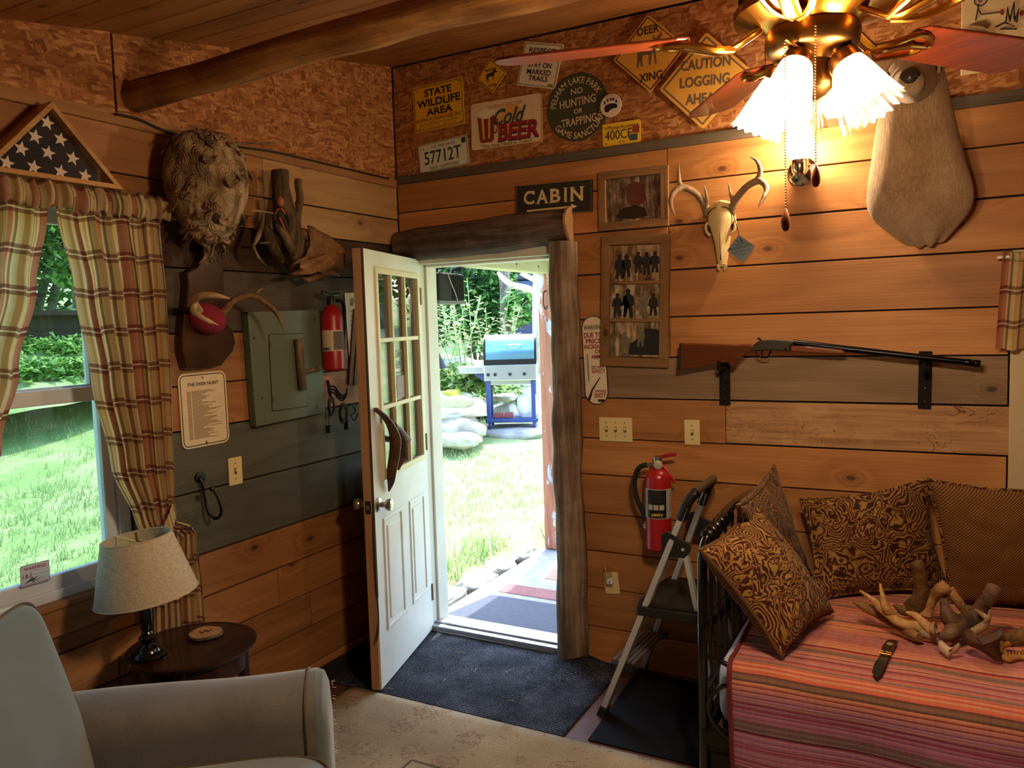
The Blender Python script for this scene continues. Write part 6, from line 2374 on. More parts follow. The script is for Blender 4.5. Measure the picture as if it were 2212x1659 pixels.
LB = Z(321, 1416, TZ)
LB.z = TZ
root = thing('table_lamp', 'black turned table lamp with a cream linen shade', 'lamp', LB)
MB().lathe([(0, 0), (.056, 0), (.058, .006), (.052, .013), (.040, .018), (.036, .026), (.030, .032), (.020, .036), (.016, .042), (0, .042)], LB, (0, 0, 1), 40).build('lamp_base', black_gloss, root)
MB().lathe([(.016, .04), (.018, .05), (.025, .058), (.027, .064), (.022, .070), (.016, .074), (.019, .079), (.016, .085), (.020, .095), (.0205, .14), (.0185, .19), (.021, .20), (.017, .205), (.012, .22), (.010, .245), (0, .245)], LB, (0, 0, 1), 30).build('lamp_column', black_gloss, root)
tilt = V((-.085, -.06, 1)).normalized()
so = LB + V((.004, .006, .205))
MB().lathe([(.160, 0), (.1595, .004), (.109, .198), (.108, .202)], so, tilt, 72, caps=False).build('lamp_shade', linen, root, solid=.002)
for r_, h_ in ((.1605, .002), (.152, .030), (.1085, .200), (.112, .184)):
    MB().tube([so + tilt * h_ + (V((1, 0, 0)) - tilt * tilt.x).normalized() * (math.cos(a) * r_) + tilt.cross((V((1, 0, 0)) - tilt * tilt.x).normalized()) * (math.sin(a) * r_) for a in [2 * PI * k / 64 for k in range(64)]], .0022 if h_ in (.002, .2) else .0012, 8, closed=True).build('shade_trim', linen, root)
MB().tube([LB + V((0, 0, .24)), LB + V((0, 0, .30))], .013, 12).build('socket', brass, root)
MB().lathe([(0, .295), (.014, .30), (.02, .325), (.028, .345), (.025, .365), (.012, .378), (0, .38)], LB, (0, 0, 1), 16).build('unlit_bulb', bulb_off, root)
MB().tube([so + tilt * .19 + V((-.106, 0, 0)), so + tilt * .185, so + tilt * .19 + V((.106, 0, 0))], .002, 6).build('shade_spider', brass, root)
MB().tube([so + tilt * .186, so + tilt * .215], .004, 8).build('finial', brass, root)
MB().tube(catmull([LB + V((-.04, -.035, .006)), Z(285, 1432, TZ + .004), Z(272, 1441, TZ + .004), TC + V((-.18, -.15, TZ - .03)), TC + V((-.2, -.15, .3)), V((.06, -1.9, .02))], 6), .003, 8).build('lamp_cord', black_plastic, root)

# ------------------------------------------------------------------ armchair turned toward the bed
AX = V((.79, .613, 0)).normalized()          # the way the chair faces
AS = V((.613, -.79, 0)).normalized()         # from the far arm to the seat
AO = Z(688, 1432, .63)
AO.z = 0                                     # front end of the far arm, its outer top line
ARM = (AO, AX, AS, V((0, 0, 1)))
root = thing('armchair', 'sage green suede armchair seen from behind its near side', 'armchair', AO - AX * .45 + AS * .4)


def arm_prof(a):
    # cross-section of a rolled arm: (side, height)
    pts = []
    return pts


def arm_mesh(s0):
    prof = [(-.02, .08), (-.02, .40), (-.032, .50), (-.03, .565), (.0, .612), (.055, .632), (.115, .625), (.165, .595), (.185, .545), (.178, .48), (.17, .40), (.165, .30), (.165, .08)]
    P = catmull([V((p[0], p[1], 0)) for p in prof], 5)
    n = len(P)
    vs, fs = [], []
    us = [-.86, -.84] + [-.8 + .075 * k for k in range(11)] + [-.02, .0]
    for u in us:
        for p in P:
            vs.append(ARM[0] + AX * u + AS * (s0 + p.x) + V((0, 0, p.y + .004 * math.sin(u * 9 + p.x * 20))))
    m = len(us)
    for i in range(m - 1):
        for k in range(n):
            k2 = (k + 1) % n
            fs.append((i * n + k, i * n + k2, (i + 1) * n + k2, (i + 1) * n + k))
    fs.append(tuple(range(n)))
    fs.append(tuple(reversed(range((m - 1) * n, m * n))))
    return MB().add(vs, fs), P


mbm, PP = arm_mesh(0.0)
mbm.build('arm', sofa_m, root)
MB().tube([ARM[0] + AX * -.028 + AS * p.x + V((0, 0, p.y + .002)) for p in PP], .0055, 8).build('welt', sofa_welt, root)
fp = MB()
pan = [ARM[0] + AX * .0 + AS * p.x + V((0, 0, p.y)) for p in PP]
cpt = ARM[0] + AS * .075 + V((0, 0, .38))
fv, ff = [], []
for t, e in ((1.0, .0), (.97, .018), (.85, .030), (.5, .038), (0.02, .04)):
    for p in pan:
        fv.append(cpt + (p - cpt) * t + AX * e)
n = len(pan)
for i in range(4):
    for k in range(n):
        ff.append((i * n + k, i * n + (k + 1) % n, (i + 1) * n + (k + 1) % n, (i + 1) * n + k))
fp.add(fv, ff)
fp.build('arm_front_panel', sofa_cush, root)
random.seed(11)
fr_ = MB()
for k in range(26):
    z = random.uniform(.30, .56)
    p = ARM[0] + AX * .035 + AS * random.uniform(-.03, -.02) + V((0, 0, z))
    fr_.tube([p, p + AX * random.uniform(.005, .014) + V((0, 0, random.uniform(-.008, .004)))], .0006, 4)
fr_.build('frayed_threads', paper_white, root)
mbm, _ = arm_mesh(.80)
mbm.build('arm', sofa_m, root)


def box_cushion(name, mat, fr, w, d, h, root, puff=.03, ex=5.0, welt=True, seedk=0):
    """soft box: w along fr[1], d along fr[2], h along fr[3]; origin at the middle"""
    def surf(u, v, wv):
        # superellipsoid-like rounding
        e = ex
        L_ = (abs(u) ** e + abs(v) ** e + abs(wv) ** e) ** (1 / e)
        return u / L_, v / L_, wv / L_
    bm = bmesh.new()
    bmesh.ops.create_cube(bm, size=2)
    bmesh.ops.subdivide_edges(bm, edges=bm.edges, cuts=9, use_grid_fill=True)
    for vv in bm.verts:
        u, v, q = surf(*vv.co)
        pz = q * h / 2 + math.copysign(puff, q) * (1 - u * u) * (1 - v * v) * abs(q)
        k = MN.noise(V((u * 1.6 + seedk, v * 1.6, q)))
        vv.co = fr[0] + fr[1] * (u * w / 2) + fr[2] * (v * d / 2) + fr[3] * (pz + .010 * k)
    me = bpy.data.meshes.new(name)
    bm.to_mesh(me)
    bm.free()
    me.materials.append(mat)
    for p in me.polygons:
        p.use_smooth = True
    o = bpy.data.objects.new(name, me)
    COL.objects.link(o)
    adopt(o, root)
    s_ = o.modifiers.new('sub', 'SUBSURF')
    s_.levels = 1
    s_.render_levels = 1
    if welt:
        for sg in (1, -1):
            e = ex
            pts = []
            for k in range(80):
                a = 2 * PI * k / 80
                c, s2 = math.cos(a), math.sin(a)
                u = math.copysign(abs(c) ** .28, c)
                v = math.copysign(abs(s2) ** .28, s2)
                q = .80
                L_ = (abs(u) ** e + abs(v) ** e + q ** e) ** (1 / e)
                pts.append(fr[0] + fr[1] * (u / L_ * w / 2 * 1.004) + fr[2] * (v / L_ * d / 2 * 1.004) + fr[3] * (sg * q / L_ * h / 2))
            MB().tube(pts, .0045, 8, closed=True).build('welt', sofa_welt, o)
    return o


SEATZ = .44
box_cushion('seat_cushion', sofa_blue, (ARM[0] + AX * -.36 + AS * .48 + V((0, 0, SEATZ - .06)), AX, AS, V((0, 0, 1))), .86, .64, .15, root, .03)
MB().box((-.84, .10, .06), (-.02, .86, .31), 0, ARM).build('seat_base', sofa_m, root, smooth=False, bevel=.02)
MB().box((-1.0, .03, .06), (-.86, .935, .70), 0, ARM).build('chair_back', sofa_m, root, smooth=False, bevel=.05, bseg=4)
bk = (ARM[0] + AX * -.755 + AS * .47 + V((0, 0, .675)), AS, (V((0, 0, 1)) * .96 - AX * .27).normalized(), (AX * .96 + V((0, 0, 1)) * .27).normalized())
box_cushion('back_cushion', sofa_cush, bk, .72, .56, .19, root, .05, ex=8.0, seedk=3)
for u, s_ in ((-.06, .02), (-.06, .92), (-.93, .02), (-.93, .92)):
    MB().lathe([(.022, .017), (.026, .06)], ARM[0] + AX * u + AS * s_, (0, 0, 1), 14).build('foot', table_wood, root)

# ------------------------------------------------------------------ daybed
BX, BY0, BY1 = 1.862, -.945, -.05            # end frame plane, front and back
BT = .555                                    # top of the bedding
root = thing('daybed', 'black metal daybed against the back wall', 'bed', V((2.9, -.5, 0)))
mb = MB().tube([V((BX, BY0, 0)), V((BX, BY0, .5)), V((BX, BY0 + .004, .87)), V((BX + .002, BY0 + .03, .915)), V((BX, BY0 + .06, .925))], .0165, 14)
mb.build('post', black_gloss, root)
MB().tube([V((BX, BY1, 0)), V((BX, BY1, .87)), V((BX, BY1 - .03, .915)), V((BX, BY1 - .06, .925))], .0165, 14).build('post', black_gloss, root)
rail = catmull([V((BX, BY0 + .055, .925)), V((BX, BY0 + .25, .945)), V((BX, BY0 + .45, .955)), V((BX, BY1 - .25, .945)), V((BX, BY1 - .055, .925))], 8)
MB().tube(rail, .017, 14).build('top_rail', black_gloss, root)
for yk in (.075, .125, .18, .24, .30, .36):
    p = V((BX, BY0 + yk, .925 + .035 * yk))
    MB().lathe([(.017, -.014), (.026, -.008), (.028, 0), (.026, .008), (.017, .014)], p, (0, 1, 0), 18).build('rail_collar', black_gloss, root)
MB().tube([V((BX, BY0, .42)), V((BX, BY1, .42))], .010, 10).build('cross_rail', black_gloss, root)
for k in range(1, 8):
    yk = BY0 + (BY1 - BY0) * k / 8
    MB().tube([V((BX, yk, .28)), V((BX, yk, .935))], .006, 8).build('spindle', black_gloss, root)
MB().bar(V((BX, BY0, .27)), V((4.1, BY0, .27)), .04, .05).build('side_rail', black_iron, root, smooth=False)
MB().bar(V((BX, BY1, .27)), V((4.1, BY1, .27)), .04, .05).build('side_rail', black_iron, root, smooth=False)
MB().bar(V((BX, BY0, .27)), V((BX, BY1, .27)), .03, .05).build('end_rail', black_iron, root, smooth=False)
MB().box((BX + .02, BY0 - .004, .03), (4.1, BY0 + .02, .22)).build('trundle_front', black_iron, root, smooth=False, bevel=.006)
MB().box((BX + .01, BY0 - .006, .222), (4.1, BY0 + .03, .236)).build('trundle_ledge', black_iron, root, smooth=False)
for x in (4.1,):
    for yy in (BY0, BY1):
        MB().tube([V((x, yy, 0)), V((x, yy, .92))], .0165, 12).build('post', black_gloss, root)
# scrolls of the end frame that show beside the mattress
MB().tube(catmull([V((BX, BY0 + .0, .545)), V((BX + .06, BY0 - .012, .54)), V((BX + .12, BY0 - .02, .52))], 6), .0085, 10).build('hook_bar', black_gloss, root)
MB().tube(catmull([V((BX + .14, BY0 - .014, .475)), V((BX + .06, BY0 - .02, .455)), V((BX + .022, BY0 - .018, .39)), V((BX + .045, BY0 - .018, .32)), V((BX + .14, BY0 - .012, .25))], 8), .0085, 10).build('scroll', black_gloss, root)
mt_ = MB()
M0 = (BX + .035, BY0 + .015, .285)
M1 = (4.06, BY1 - .01, .535)
MB().box(M0, M1).build('mattress', mattress_m, root, bevel=.07, bseg=5)
# quilt: over the top and down the front
qx0, qx1 = BX + .095, 4.02


def qprof(b):
    """arc length from the wall side over the top edge and down the front: returns y, z"""
    s_ = b
    top = (BY1 - .03) - (BY0 + .01)
    if s_ < top:
        return BY1 - .03 - s_, BT + .004 * math.sin(s_ * 14)
    s2 = s_ - top
    r = .05
    arc = r * PI / 2
    if s2 < arc:
        an = s2 / r
        return BY0 + .01 - r * math.sin(an), BT - r * (1 - math.cos(an))
    s3 = s2 - arc
    return BY0 + .01 - r - .012 * math.sin(s3 * 4), BT - r - s3


QL = (BY1 - .03) - (BY0 + .01) + .05 * PI / 2 + .44


def qfn(a, b):
    y, z = qprof(b * QL)
    x = qx0 + (qx1 - qx0) * a
    if y < BY0:
        x += .03 * (BT - z) * (1 - a) * 1.2
        y += .012 * math.sin(x * 11 + z * 3) * min(1, (BT - z) * 4)
    q = MN.noise(V((x * 5, y * 5, z * 5)))
    if y > BY0:
        z += .006 * q
    else:
        y += .006 * q
    return V((x, y, z))


qt = thing('quilt', 'striped red and orange quilt spread over the daybed', 'quilt', V((2.9, -.9, .1)))
MB().grid(qfn, 110, 110, uvf=lambda a, b: (a * (qx1 - qx0), b * QL)).build('quilt_cover', quilt_m, qt, ang=3, solid=.008)
MB().tube([qfn(0, b / 80) + V((0, 0, .002)) for b in range(81)], .009, 8).build('binding', quilt_trim, qt)


def pillow(name, label, c00, c10, c11, c01, th, mat, back=None, group=None, nose=.06, seedk=0.0, side=None, wuv=None):
    """c00 lower left, c10 lower right, c11 upper right, c01 upper left as seen"""
    c00, c10, c11, c01 = V(c00), V(c10), V(c11), V(c01)
    nrm = (c10 - c00).cross(c01 - c00).normalized()
    if nrm.dot(CAM - c00) < 0:
        nrm = -nrm
    wu = (c10 - c00).length
    hv = (c01 - c00).length
    base = (c00 + c10) / 2
    root = thing(name, label, 'pillow', base, group)

    def mid(a, b):
        # edges bow inward, corners stay out
        pa = .5 + (a - .5) * (1 - nose * 2 * (1 - (2 * b - 1) ** 2) * 1)
        pb = .5 + (b - .5) * (1 - nose * 2 * (1 - (2 * a - 1) ** 2) * 1)
        return (c00 * (1 - pa) + c10 * pa) * (1 - pb) + (c01 * (1 - pa) + c11 * pa) * pb

    def t_(a, b):
        u, v = 2 * a - 1, 2 * b - 1
        return max(0, (1 - u * u) * (1 - v * v)) ** .42 * th / 2

    def face(sg):
        def fn(a, b):
            q = MN.noise(V((a * 3 + seedk, b * 3, sg * 2.0)))
            w2 = MN.noise(V((a * 8 + seedk, b * 8, sg * 5.0)))
            tt_ = t_(a, b)
            return mid(a, b) + nrm * sg * (tt_ * (1 + .16 * q) + .010 * w2 * min(1, tt_ * 20))
        return fn
    MB().grid(face(1), 34, 34, uvf=lambda a, b: (a * wu, b * hv)).build('pillow_front', mat, root, ang=3)
    MB().grid(face(-1), 34, 34, uvf=lambda a, b: (a * wu, b * hv)).build('pillow_back', back or mat, root, ang=3)
    ed = [mid(k / 20, 0) for k in range(20)] + [mid(1, k / 20) for k in range(20)] + [mid(1 - k / 20, 1) for k in range(20)] + [mid(0, 1 - k / 20) for k in range(20)]
    MB().tube(ed, .007, 8, closed=True).build('piping', side or paisley_dim, root)
    return root


MZ = BT + .012
g_ = 'pillows on the daybed'
# the pillow behind the front one, against the bed end and the wall
pillow('throw_pillow', 'dark paisley pillow standing in the corner behind the front pillow', Z(1640, 1290, MZ + .01), Z(1752, 1243, MZ + .01), W(1672, 1005, -.16), L(1592, 1092, BX + .10), .15, paisley_dim, weave, g_, seedk=2)
# front pillow leaning on the bed end
p_bl, p_br = Z(1688, 1420, MZ), Z(1800, 1322, MZ + .01)
p_tr, p_tl = DP(1618, 1083, 2.80), DP(1512, 1188, 2.51)
pillow('throw_pillow', 'gold and maroon paisley pillow leaning at the front corner of the bed', p_bl, p_br, p_tr, p_tl, .19, paisley, weave, g_, seedk=5, side=weave)
pillow('throw_pillow', 'wide dark paisley pillow lying back against the wall behind the antlers', Z(1756, 1297, MZ), Z(2052, 1278, MZ), W(2002, 1034, -.14), W(1728, 1078, -.14), .15, paisley_dim, weave, g_, seedk=8)
pl = pillow('throw_pillow', 'woven brown pillow at the right edge, beside the wide paisley one', Z(2050, 1300, MZ), Z(2360, 1330, MZ), W(2330, 1060, -.13), W(2002, 1036, -.13), .18, weave, weave, g_, seedk=12, nose=.04)
# ------------------------------------------------------------------ step ladder
root = thing('step_ladder', 'silver folding step ladder with a black platform between extinguisher and bed', 'ladder', V((1.5, -.27, 0)))
fn0, ff0 = V((1.303, -.482, .0)), V((1.328, -.045, .0))
fn1, ff1 = V((1.672, -.405, .945)), V((1.676, -.115, .945))


def rail_pt(near, t):
    a, b = (fn0, fn1) if near else (ff0, ff1)
    return a + (b - a) * t


for near in (True, False):
    a, b = rail_pt(near, .025), rail_pt(near, .97)
    dd = (b - a).normalized()
    MB().bar(a, b, .024, .052, up=(0, 1, 0)).build('front_leg', alum, root, smooth=False, bevel=.003)
    p = rail_pt(near, 0)
    MB().bar(p + V((0, 0, .001)), rail_pt(near, .05), .034, .062, up=(0, 1, 0)).build('foot', black_rubber, root, smooth=False, bevel=.006)
    h = rail_pt(near, .80)
    sd = -.018 if near else .018
    MB().prism([(-.035, -.05), (.06, -.045), (.085, -.015), (.08, .02), (.05, .03), (-.01, .06), (-.035, .04)], (h + V((0, sd - .006, 0)), V((1, 0, 0)), V((0, 0, 1)), V((0, 1, 0))), 0, .012).build('hinge_bracket', black_plastic, root, smooth=False, bevel=.003)
    for dx, dz in ((0, 0), (.055, -.01)):
        MB().lathe([(.007, 0), (.006, .002), (0, .003)], h + V((dx, (-.025 if near else .025), dz)), (0, -1 if near else 1, 0), 12).build('rivet', alum, root)
    q0 = h + V((.055, 0, -.01))
    q1 = V((1.815, fn0.y + .02 if near else ff0.y - .005, .012))
    MB().bar(q0, q1, .02, .034, up=(0, 1, 0)).build('rear_leg', alum, root, smooth=False, bevel=.003)
    MB().bar(V((q1.x, q1.y, .001)), V((q1.x, q1.y, .03)), .04, .034, up=(0, 1, 0)).build('foot', black_rubber, root, smooth=False, bevel=.004)
    for tt in (.235, .215, .53):
        c = rail_pt(near, tt)
        MB().lathe([(.0065, 0), (.005, .0025), (0, .003)], c + V((0, -.0125 if near else .0125, 0)), (0, -1 if near else 1, 0), 12).build('rivet', alum, root)
# handle bow
top = [rail_pt(True, .93), rail_pt(True, .985), fn1 + V((.025, .03, .030)), (fn1 + ff1) / 2 + V((.035, 0, .040)), ff1 + V((.025, -.03, .030)), rail_pt(False, .985), rail_pt(False, .93)]
MB().tube(catmull(top, 6), .021, 12, flat=(.8, 1.15)).build('top_handle', plain('worn_brown_grip', '#5a4636', .55, var=.3, vs=25), root)
for near in (True, False):
    c = catmull([rail_pt(near, .91), rail_pt(near, .985), (fn1 if near else ff1) + V((.022, .026 if near else -.026, .028))], 5)
    MB().tube(c, .0245, 12, flat=(.85, 1.2)).build('grip_end', black_plastic, root)
# platform
pz = .50
pn, pf_ = rail_pt(True, .53), rail_pt(False, .53)
PF = (V((0, 0, 0)), V((1, 0, 0)), V((0, 1, 0)), V((0, 0, 1)))
MB().prism([(pn.x - .035, pn.y - .035), (pn.x + .27, pn.y - .04), (pn.x + .29, pn.y + .02), (pf_.x + .29, pf_.y - .02), (pf_.x + .27, pf_.y + .03), (pf_.x - .035, pf_.y + .03), (pf_.x - .05, pf_.y - .05), (pn.x - .05, pn.y + .05)], PF, pz - .042, pz - .002).build('platform_frame', black_plastic, root, smooth=False, bevel=.006)
MB().prism([(pn.x - .028, pn.y - .02), (pn.x + .26, pn.y - .02), (pf_.x + .26, pf_.y + .015), (pf_.x - .028, pf_.y + .015)], PF, pz - .002, pz + .003).build('platform_tread', tread, root, smooth=False)
# lower step
sn, sf = rail_pt(True, .235), rail_pt(False, .235)
for k in range(5):
    x0 = -.05 + k * .021
    MB().bar(sn + V((x0 + .01, .014, .012)), sf + V((x0 + .01, -.014, .012)), .015, .01).build('step_slat', plain('step_slat_grey', '#6b645d', .5, metal=.3, var=.1), root, smooth=False)
MB().box((sn.x - .052, sn.y - .012, sn.z - .02), (sn.x + .056, sn.y + .014, sn.z + .012)).build('step_end', black_plastic, root, smooth=False, bevel=.004)
MB().box((sf.x - .052, sf.y - .014, sf.z - .02), (sf.x + .056, sf.y + .012, sf.z + .012)).build('step_end', black_plastic, root, smooth=False, bevel=.004)
# safety stickers on the near rail
dd = (fn1 - fn0).normalized()
nn = V((0, -1, 0))
sdv = dd.cross(nn)
o0 = rail_pt(True, 0) + V((0, -.0122, 0))
RF = (o0, sdv, dd, nn)
if sdv.x < 0:
    RF = (o0, -sdv, dd, nn)
ln = (fn1 - fn0).length
for a, b, m in ((.535, .60, label_silver), (.61, .635, sticker_red), (.64, .70, label_silver), (.70, .725, sticker_red)):
    MB().box((-.013, ln * a, 0), (.013, ln * b, .0006), 0, RF).build('safety_sticker', m, root, smooth=False)
for k in range(7):
    a = .54 + k * .024
    MB().box((-.009, ln * a, .0006), (.009, ln * (a + .006), .001), 0, RF).build('sticker_print', ink_black, root, smooth=False)

# ------------------------------------------------------------------ antlers and knife on the quilt


def B(px, py, h=0.0):
    return Z(px, py, BT + .008 + h)


def pile(name, label, cat, paths, mat, seg=12):
    root_pt = paths[0][0][len(paths[0][0]) // 2]
    r = thing(name, label, cat, V((root_pt.x, root_pt.y, BT)), 'antlers heaped on the quilt')
    mb = MB()
    for pts, rad in paths:
        horn(mb, pts, rad, seg)
    o = mb.build('antler_body', mat, r, ang=1.2)
    wobble(o, .0035, 30, len(label))
    return r


pile('shed_antler', 'long pale tined deer antler at the left end of the antler heap', 'antler', [
    ([B(1858, 1276, .13), B(1885, 1296, .115), B(1912, 1322, .085), B(1945, 1345, .06), B(1992, 1355, .045), B(2022, 1357, .05)], [.003, .011, .014, .0165, .018, .019]),
    ([B(1930, 1330, .075), B(1912, 1310, .11), B(1901, 1262, .165)], [.014, .013, .004])], antler_tan)
pile('shed_antler', 'brown flattened antler tine lowest at the left of the heap', 'antler', [
    ([B(1843, 1300, .09), B(1866, 1310, .075), B(1910, 1332, .05), B(1950, 1356, .035), B(1985, 1378, .028)], [.004, .016, .020, .018, .016])], antler_brown)
pile('shed_antler', 'stout upright antler base standing out of the heap against the pillow', 'antler', [
    ([B(1978, 1214, .24), B(1984, 1228, .22), B(1990, 1268, .15), B(1985, 1296, .10), B(1972, 1318, .05)], [.026, .021, .023, .028, .036]),
    ([B(1972, 1316, .05), B(1950, 1318, .05), B(1932, 1308, .06)], [.026, .018, .008])], antler_brown)
pile('shed_antler', 'light knobbly antler piece in the middle of the heap, its burr end up', 'antler', [
    ([B(2044, 1266, .17), B(2034, 1272, .16), B(2018, 1288, .12), B(2004, 1308, .08), B(1998, 1325, .05)], [.024, .022, .019, .021, .026]),
    ([B(2008, 1296, .10), B(1994, 1299, .10)], [.010, .002]), ([B(2052, 1270, .165), B(2066, 1294, .13), B(2090, 1326, .07)], [.014, .015, .016])], antler_tan)
pile('shed_antler', 'big dark curved antler with its thick beam rising to the right in the heap', 'antler', [
    ([B(2150, 1268, .19), B(2142, 1282, .17), B(2120, 1312, .11), B(2098, 1338, .07), B(2072, 1350, .06), B(2052, 1334, .09), B(2040, 1310, .125), B(2032, 1294, .15)], [.026, .024, .024, .030, .036, .027, .016, .005]),
    ([B(2070, 1352, .06), B(2054, 1368, .05), B(2030, 1378, .03)], [.034, .026, .010])], antler_dark)
pile('shed_antler', 'straight tan antler tine crossing the middle of the heap', 'antler', [
    ([B(1958, 1323, .085), B(1978, 1330, .08), B(2000, 1350, .06), B(2022, 1372, .035)], [.004, .012, .016, .018])], antler_tan)
pile('shed_antler', 'small grey-tipped forked antler lying low at the front of the heap', 'antler', [
    ([B(2018, 1344, .085), B(2013, 1360, .065), B(2020, 1376, .03), B(2034, 1378, .03), B(2046, 1360, .05), B(2048, 1340, .075)], [.003, .009, .012, .012, .010, .004]),
    ([B(2018, 1374, .03), B(2000, 1368, .03), B(1978, 1366, .02)], [.013, .018, .012])], antler_grey)
pile('shed_antler', 'slim antler with two white tips crossing each other at the right of the heap', 'antler', [
    ([B(2136, 1318, .13), B(2135, 1336, .10), B(2126, 1352, .07), B(2100, 1366, .05)], [.002, .009, .012, .013]),
    ([B(2107, 1317, .12), B(2122, 1328, .10), B(2134, 1338, .09)], [.002, .008, .009])], antler_pale)
rt = thing('moose_antler_piece', 'dark brown flat antler palm block at the front right of the heap', 'antler', B(2120, 1410))
ol = [B(x, y, h) for x, y, h in ((2080, 1362, .085), (2092, 1356, .095), (2112, 1372, .09), (2140, 1366, .09), (2158, 1356, .10), (2164, 1372, .09), (2158, 1395, .05), (2166, 1428, .012), (2150, 1426, .012), (2118, 1404, .03), (2092, 1394, .035), (2078, 1385, .05))]
palm(ol, B(2122, 1386, .07), .012, .03, moose_dark, 'antler_body', rt)
rt = thing('skull_piece', 'small pink-white skull bone piece in front of the antler heap', 'bone', B(2048, 1420))
ol = [B(x, y, h) for x, y, h in ((2026, 1384, .045), (2034, 1382, .05), (2052, 1396, .04), (2060, 1398, .045), (2074, 1386, .06), (2078, 1394, .05), (2066, 1410, .02), (2058, 1412, .02), (2050, 1421, .006), (2042, 1416, .008), (2027, 1402, .02))]
palm(ol, B(2050, 1403, .03), .01, .014, bone_grey, 'bone', rt)
rt = thing('jaw_bone', 'yellowed jaw bone with teeth at the right edge of the heap', 'bone', B(2190, 1430))
mb = MB()
horn(mb, [B(2158, 1410, .03), B(2166, 1396, .045), B(2190, 1390, .045), B(2230, 1390, .04)], [.006, .009, .008, .007], 10)
horn(mb, [B(2162, 1412, .02), B(2176, 1424, .012), B(2200, 1420, .012), B(2240, 1424, .012)], [.007, .012, .010, .009], 10)
for k in range(6):
    p = B(2174 + k * 7, 1417 - k, .02)
    mb.tube([p, p + V((0, 0, .012))], [.004, .002], 6)
mb.build('bone', make_antler('yellow_bone', '#6b4318', '#b07c34', '#d3a55b'), rt)
rt = thing('moose_antler_piece', 'broad olive-brown antler palm at the right edge behind the jaw bone', 'antler', B(2190, 1395))
ol = [B(x, y, h) for x, y, h in ((2160, 1366, .07), (2182, 1362, .09), (2215, 1352, .12), (2260, 1350, .13), (2262, 1380, .08), (2220, 1392, .05), (2180, 1396, .03), (2164, 1384, .04))]
palm(ol, B(2205, 1374, .08), .015, .024, antler_brown, 'antler_body', rt)

# folding knife
rt = thing('folding_knife', 'open folding knife with a brown horn handle lying on the quilt', 'knife', B(1905, 1420))
k0, k1, k2 = B(1938, 1384, .010), B(1912, 1417, .009), B(1889, 1466, .006)
mb = MB()
horn(mb, [B(1936, 1386, .012), B(1926, 1388, .014), B(1918, 1400, .013), B(1911, 1414, .012)], [.008, .016, .0175, .014], 14, flat=(.55, 1.0))
mb.build('handle', plain('horn_handle', '#31200f', .3, var=.35, vs=30, coat=.3), rt)
q = B(1922, 1391, .023)
MB().lathe([(.010, 0), (.0095, .0015), (0, .002)], q, (0, 0, 1), 18).build('handle_inlay', antler_pale, rt)
d = (k2 - k1)
d.z = 0
d.normalize()
s2 = V((-d.y, d.x, 0))
L2 = (k2 - k1).length
KF = (k1 - V((0, 0, .002)), d, s2, V((0, 0, 1)))
MB().prism([(0, -.014), (L2 * .45, -.019), (L2 * .8, -.014), (L2, .006), (L2 * .75, .013), (L2 * .3, .014), (0, .013)], KF, 0, .003).build('blade', gun_receiver, rt, smooth=False, bevel=.001)
MB().tube([k1 - s2 * .017 + V((0, 0, .005)), k1 + s2 * .017 + V((0, 0, .005))], .004, 8).build('bolster', brass, rt)
MB().tube([k1 - d * .012 - s2 * .017 + V((0, 0, .008)), k1 - d * .012 + s2 * .017 + V((0, 0, .008))], .003, 8).build('bolster', brass, rt)

# ------------------------------------------------------------------ ceiling fan with its light kit
FC = V((2.316, -1.79, 0))
FZ = 2.228
root = thing('ceiling_fan', 'brass ceiling fan with red-brown blades and four glass shades', 'ceiling fan', V((FC.x, FC.y, 2.05)))
cz = ceil_z(FC.y)
MB().lathe([(.075, cz - FZ + .03), (.075, cz - FZ - .01), (.055, cz - FZ - .06), (.02, cz - FZ - .075)], V((FC.x, FC.y, FZ)), (0, 0, 1), 32).build('canopy', brass_dark, root)
MB().tube([V((FC.x, FC.y, cz - .05)), V((FC.x, FC.y, FZ + .12))], .014, 12).build('down_rod', brass, root)
MB().lathe([(.03, .19), (.07, .18), (.115, .155), (.135, .12), (.138, .08), (.130, .055), (.150, .045), (.150, .03), (.115, .018), (.095, .01), (.085, .0), (0, .0)], V((FC.x, FC.y, FZ)), (0, 0, 1), 48).build('motor_housing', brass, root)
for k in range(30):
    a = 2 * PI * k / 30
    c = V((FC.x + math.cos(a) * .136, FC.y + math.sin(a) * .136, FZ + .085))
    MB().box((-.003, -.005, -.02), (.004, .005, .02), 0, (c, V((math.cos(a), math.sin(a), 0)), V((-math.sin(a), math.cos(a), 0)), V((0, 0, 1)))).build('vent_slot', ink_black, root, smooth=False)
A0 = 194.6
proto = None
